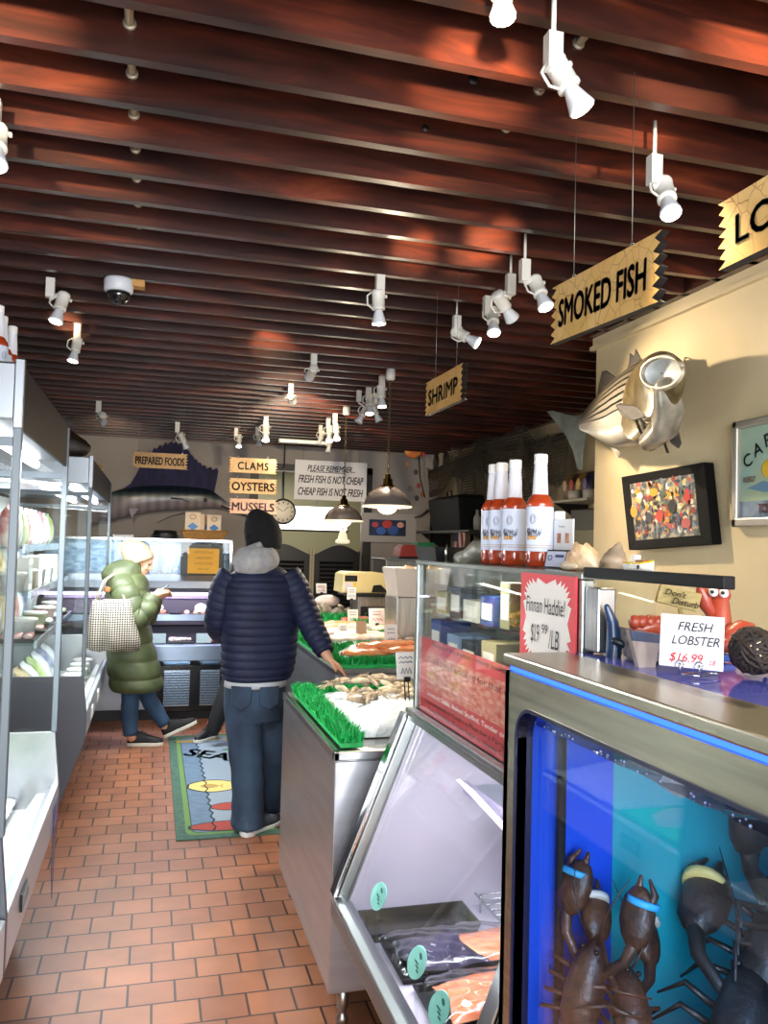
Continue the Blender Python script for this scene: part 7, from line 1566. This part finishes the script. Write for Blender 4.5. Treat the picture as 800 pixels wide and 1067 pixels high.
# net with floats draped on the recess wall
netm=bpy.data.materials.new('fishing_net'); netm.use_nodes=True; nt=netm.node_tree; L=nt.links; bb=nt.nodes['Principled BSDF']; bb.inputs['Base Color'].default_value=srgb('#3a3428'); bb.inputs['Roughness'].default_value=.9
tc=nt.nodes.new('ShaderNodeTexCoord'); ck_=nt.nodes.new('ShaderNodeTexVoronoi'); ck_.feature='DISTANCE_TO_EDGE'; ck_.inputs['Scale'].default_value=34; ck_.inputs['Randomness'].default_value=.25; L.new(tc.outputs['Object'],ck_.inputs['Vector'])
lt=nt.nodes.new('ShaderNodeMath'); lt.operation='LESS_THAN'; lt.inputs[1].default_value=.18; L.new(ck_.outputs['Distance'],lt.inputs[0]); L.new(lt.outputs[0],bb.inputs['Alpha'])
def netsheet(tops,label,X,drop,seed,group='fishing nets'):
    P=[at(px,py,X=X) for px,py in tops]
    def fn(u,v):
        s=u*(len(P)-1); i=min(int(s),len(P)-2); f=s-i; p=P[i]*(1-f)+P[i+1]*f; sag=drop*.35*math.sin(PI*f)*(1-v*.5)
        return V((X+.05*math.sin(9*u+seed)*v-.03,p.y,p.z-sag-drop*v+.05*math.sin(6*u+seed)*v))
    o=MB().grid(fn,40,14).build('fishing_net',netm,recalc=False); return tag(o,label,'fishing net',group)
netsheet([(447,487),(474,462),(505,446),(548,434),(575,452),(597,443)],'olive brown fishing net hung in peaks along the wall behind the bottles',3.30,.42,1)
netsheet([(476,474),(504,448),(512,505)],'narrow fold of fishing net hanging by the white vent panel',3.24,.55,2); netsheet([(528,492),(547,438),(565,485)],'narrow fold of fishing net hanging behind the sauce bottles',3.24,.6,4)
b=MB(); b.tube([at(448,492,X=3.3),at(505,470,X=3.3),at(560,463,X=3.3),at(600,450,X=3.3)],.025,8); o=b.build('rope_bundle',M('dark_rope','#2b2620',.9)); tag(o,'thick dark rope bundle along the wall through the net','rope')
# vent panel with two round grilles
a=at(450,494,X=WX); b_=at(472,470,X=WX)
t=T('vent_panel','white wall panel with two round dark vents under the ceiling','vent',(WX,(a.y+b_.y)/2,(a.z+b_.z)/2))
vy0,vy1=at(473,480,X=WX).y,at(449,484,X=WX).y; vz0,vz1=at(461,489,X=WX).z,at(461,471,X=WX).z
MB().box(WX,XS,vy0,vy1,vz0,vz1).build('panel',M('ivory_panel','#b5ab95',.5),t,.004)
for f in (.25,.68):
    cy=vy1+(vy0-vy1)*f; cz=(vz0+vz1)/2; fn=MB().lathe([(.10,0),(.10,.012),(.03,.02)],(WX-.001,cy,cz),20,(-1,0,0)); fn.build('round_grille',M('grille_dark','#2a2723',.4),t)
# wall shelf with a black roaster, flag, tools
sa=at(446,548,X=3.15); sb2=at(503,547,X=3.15); sz=1.76
t=T('bracket_shelf','dark wall shelf holding the black roaster','shelf',(3.2,(sa.y+sb2.y)/2,sz))
MB().box(3.0,XS,sb2.y,sa.y,sz-.03,sz).build('board',M('dark_shelf','#25211e',.5),t,.003)
for y in (sb2.y+.05,sa.y-.05): MB().prism([(XS,y,sz-.03),(3.05,y,sz-.03),(XS,y,sz-.28)],(0,.02,0)).build('bracket',dark_metal,t)
p=at(480,545,X=3.2); t=T('roaster_pot','large black roasting pot with handle on the wall shelf','pot',(3.2,p.y,sz))
y0_,y1_=at(494,540,X=3.2).y,at(461,540,X=3.2).y; ph=at(478,517,X=3.2).z-sz
MB().loft([rrect(3.06,3.36,y0_+.04,y1_-.04,sz),rrect(3.02,3.38,y0_,y1_,sz+ph*.85),rrect(3.02,3.38,y0_,y1_,sz+ph*.92),rrect(3.1,3.3,y0_+.1,y1_-.1,sz+ph)],False).build('body',M('black_enamel','#080a0a',.6,spec=.2),t,.012); MB().tube([(3.1,(y0_+y1_)/2-.07,sz+ph),(3.1,(y0_+y1_)/2-.06,sz+ph+.05),(3.1,(y0_+y1_)/2+.06,sz+ph+.05),(3.1,(y0_+y1_)/2+.07,sz+ph)],.01,6).build('handle',black_pl,t)
MB().limb([(3.02,y1_,sz+ph*.6),(2.98,y1_+.12,sz+ph*.45),(2.98,y1_+.35,sz+ph*.42)],[.02,.016,.012],8).build('side_handle',black_pl,t)
for i,(px,h,c,l) in enumerate(((451,.24,'#1d1c20','black tall bottle at the far end of the wall shelf'),(456,.16,'#35302c','dark jar beside the tall bottle on the wall shelf'),(497,.2,'#8c8a86','grey bottle right of the roaster on the wall shelf'))):
    p=at(px,540,X=3.12); o=MB().lathe([(.035,0),(.038,h*.6),(.015,h*.8),(.015,h)],(3.12,p.y,sz),14).build('shelf_bottle',M('bottle_'+c[1:],c,.25)); tag(o,l,'bottle','bottles on the wall shelf')
# flag
fa=at(472,547,X=2.98); t=T('small_flag','small stars and stripes flag hanging from the wall shelf','flag',(2.98,fa.y,sz-.03))
fw=at(472,550,X=2.98).y-at(485,550,X=2.98).y; fh=sz-.03-at(475,576,X=2.98).z
fl=MB()
for k in range(9):
    fl.cur=k%2; u0,u1=k/9,(k+1)/9
    f=lambda u,v:V((2.98+.012*math.sin(8*u+3*v),fa.y-fw*u+.10*fw*v*math.sin(2*v)-.25*fw*(-v)*(.5-u),sz-.03-fh*v-.03*u*v))
    fl.grid(lambda u,v:f(u0+(u1-u0)*u,v),1,10)
fl.cur=2; fl.grid(lambda u,v:f(u*.5,v*.42)+V((-.004,0,0)),4,5)
fl.build('cloth',[M('flag_red','#8c2f38',.8),M('flag_white','#c9c2ba',.8),M('flag_navy','#26304e',.8)],t,recalc=False); MB().cyl((2.99,fa.y+.01,sz-.028),(2.99,fa.y-fw-.01,sz-.028),.005,n=6).build('rod',black_pl,t)
# steel uprights and back counter
t=T('wire_shelving','steel shelving rack on the staff side under the flag','rack',(2.9,6.9,0))
ux_=[]
for px,py in ((449,560),):
    p=at(px,py,X=2.75)
    for dx,dy in ((0,0),(.45,0),(0,-1.5),(.45,-1.5)): ux_.append((2.75+dx,p.y+dy))
for x,y in ux_: MB().cyl((x,y,0),(x,y,1.72),.017,n=10).build('upright',chrome,t)
ys=[u[1] for u in ux_]
for z in (.9,1.42): 
    b=MB().box(2.75,3.2,min(ys),max(ys),z-.02,z-.005); b.build('shelf',steel_v,t)
# bins, boxes and pots on the rack
def rackbox(y,z,w,h,c,label,nm='storage_box',x=2.8,d=.3):
    o=MB().box(x,x+d,y-w/2,y+w/2,z,z+h).box(x-.006,x+d+.006,y-w/2-.006,y+w/2+.006,z+h*.86,z+h).build(nm,M('box_'+c[1:],c,.5),None,.006); return tag(o,label,'box','boxes on the staff-side rack')
y9=max(ys)
rackbox(y9-.15,1.416,.22,.12,'#3a3c40','dark box at the far end of the upper rack shelf'); rackbox(y9-.45,1.416,.26,.16,'#9c8f78','tan carton on the rack below the flag'); rackbox(y9-.8,1.416,.3,.10,'#54544f','grey box in the middle of the rack'); rackbox(y9-1.15,1.416,.3,.2,'#6e6a63','grey carton at the near end of the rack')
# clear bag heap and black caddy on the top of the glass case behind the bottles
p=at(500,586,X=1.05); b=MB().limb([at(478,588,X=.93)+V((0,0,.02)),at(488,582,X=.93),at(499,573,X=.95),at(507,572,X=.96)],[.02,.030,.034,.024],12)
o=b.build('plastic_bag',M('crinkled_plastic','#a9a596',.25,0,'#6f6c60',16,bump=.8,bscale=25)); tag(o,'crinkled clear plastic bag lying on the case beside the sauce bottles','plastic bag')
p0=at(450,585,X=.93); p1=at(470,586,X=.93)
t=T('tool_caddy','black wire caddy with a chrome post on the far end of the glass case','caddy',(.93,(p0.y+p1.y)/2,Z2))
MB().loft([rrect(.88,.98,p1.y,p0.y,Z2),rrect(.87,.99,p1.y-.01,p0.y+.01,Z2+.045),rrect(.88,.98,p1.y,p0.y,Z2+.045),rrect(.89,.97,p1.y+.01,p0.y-.01,Z2+.005)],False).build('tray',black_pl,t); MB().cyl((.90,p1.y-.03,Z2),(.90,p1.y-.03,Z2+.055),.004,n=8).build('chrome_post',chrome,t)
# coffee bags and jars on a shelf at the wall
gx=3.22; ga=at(590,522,X=gx); gb=at(619,520,X=gx); gz=(ga.z+gb.z)/2
t=T('bracket_shelf','white-edged shelf with bags behind the tail of the striped bass','shelf',(gx,(ga.y+gb.y)/2,gz)); MB().box(gx-.12,XS,gb.y-.1,ga.y+.05,gz-.02,gz).build('board',M('off_white_shelf','#a8a49c',.5),t,.003); MB().prism([(XS,ga.y,gz-.02),(gx-.1,ga.y,gz-.02),(XS,ga.y,gz-.2)],(0,.02,0)).build('bracket',dark_metal,t)
gh=at(600,488,X=gx).z-gz
for i,(px,c,l) in enumerate(((594,'#6f5a3c','tan bag with oval label, leftmost on the shelf by the bass tail'),(601,'#3a2320','dark maroon bag second on the shelf by the bass tail'),(608,'#7c602c','golden bag third on the shelf by the bass tail'),(615,'#25223a','navy bag rightmost on the shelf by the bass tail'))):
    p=at(px,510,X=gx); b=bag_proto(M('bag_'+c[1:],c,.4),.155,gh*.82,.10); o=b.build('coffee_bag',M('bag_'+c[1:],c,.4)); o.location=(gx,p.y,gz); tag(o,l,'bag','bags on the wall shelf'); 
    e=MB().ball((gx-.048,p.y,gz+gh*.45),(.008,.035,.05),10,8).build('oval_label',M('bag_label_%d'%i,('#b5a57e','#b0524a','#c9ab6a','#6a5f93')[i],.5),o)
    o['label']=l
for i,(px,l) in enumerate(((596,'small clear jar left on the shelf edge before the bags'),(611,'small white tub right on the shelf edge before the bags'))):
    p=at(px,524,X=gx-.10); o=MB().lathe([(.05,0),(.052,.06),(.045,.065)],(gx-.075,p.y,gz),16).build('small_jar',M('milky_jar','#b5b0aa',.4)); tag(o,l,'jar','jars before the bags')
# dark cabinet / machine below that shelf
ca=at(601,548,X=2.9); cb=at(618,552,X=2.9)
t=T('black_dispenser','black machine with an olive door below the bag shelf','machine',(3.0,(ca.y+cb.y)/2,0))
zt2=at(606,530,X=2.9).z
MB().box(2.9,XS-.005,cb.y-.3,ca.y+.1,0,zt2).build('body',M('satin_black','#121212',.4),t,.01); MB().box(2.893,2.9,cb.y-.05,ca.y+.02,1.2,zt2-.15).build('door',M('olive_door','#5f5a3c',.4),t,.004)
# red cooler and green box at the far side
p=at(427,578,Y=7.9); t=T('red_cooler','red round-topped cooler on the back counter','cooler',(p.x,7.9,1.3))
ra=at(416,580,Y=7.9); rb=at(439,580,Y=7.9)
MB().prism([(ra.x,7.9,ra.z),(ra.x+.01,7.9,ra.z+.08),(ra.x+.05,7.9,ra.z+.12),(rb.x-.05,7.9,ra.z+.12),(rb.x-.01,7.9,ra.z+.08),(rb.x,7.9,ra.z)],(0,.25,0)).build('body',M('red_plastic','#8e2a22',.4),t,.008); MB().box(ra.x-.005,rb.x+.005,7.895,8.155,ra.z-.02,ra.z+.0).build('base',dark_metal,t)
bc=T('back_counter','steel staff counter along the back with tall side shelf','counter',(2.5,8.1,0))
MB().box(ra.x-.15,2.7,7.85,8.35,0,ra.z-.04).build('cabinet',steel_v,bc,.004); MB().box(ra.x-.17,2.72,7.83,8.37,ra.z-.04,ra.z-.02).build('top',steel,bc,.003)
p=at(440,570,Y=8.0); o=MB().box(p.x-.06,p.x+.1,7.95,8.15,ra.z-.02,ra.z+.13).box(p.x-.07,p.x+.11,7.94,8.16,ra.z+.13,ra.z+.15).build('green_box',M('green_box','#1f7a44',.5),None,.004); tag(o,'green box right of the red cooler on the back counter','box')
# ================================================================ light
w=bpy.data.worlds.new('daylight'); SC.world=w; w.use_nodes=True; bg=w.node_tree.nodes['Background']; bg.inputs['Color'].default_value=(.90,.95,1.0,1); bg.inputs['Strength'].default_value=3.0
area('window_daylight',(.5,YF+.05,1.45),(.5,5,1.3),150,2.6,2.0,(.95,.97,1))
area('kitchen_light',(1.8,11.3,2.7),(1.8,11.3,0),26,1.6,1.6,(1,.97,.88))
# added warm spots without fixtures, aimed up to make orange glows on the beams
for px,py,dx,dy,pw,sz in ((490,98,-.3,-1.0,70,20),(30,62,-.2,-1.1,60,22),(505,252,-.1,-.9,60,16),(740,70,.15,-1.0,60,20),(75,334,-.1,-.9,30,14),(285,356,-.2,-1.0,30,18),(430,262,-.2,-.9,35,14)):
    q=at(px,py,Z=2.77); spot('beam_glow_spot',q+V((dx,dy,-.34)),q,pw*4.2,sz,1.0,(1,.70,.40),.02)
vs.exposure=0.45
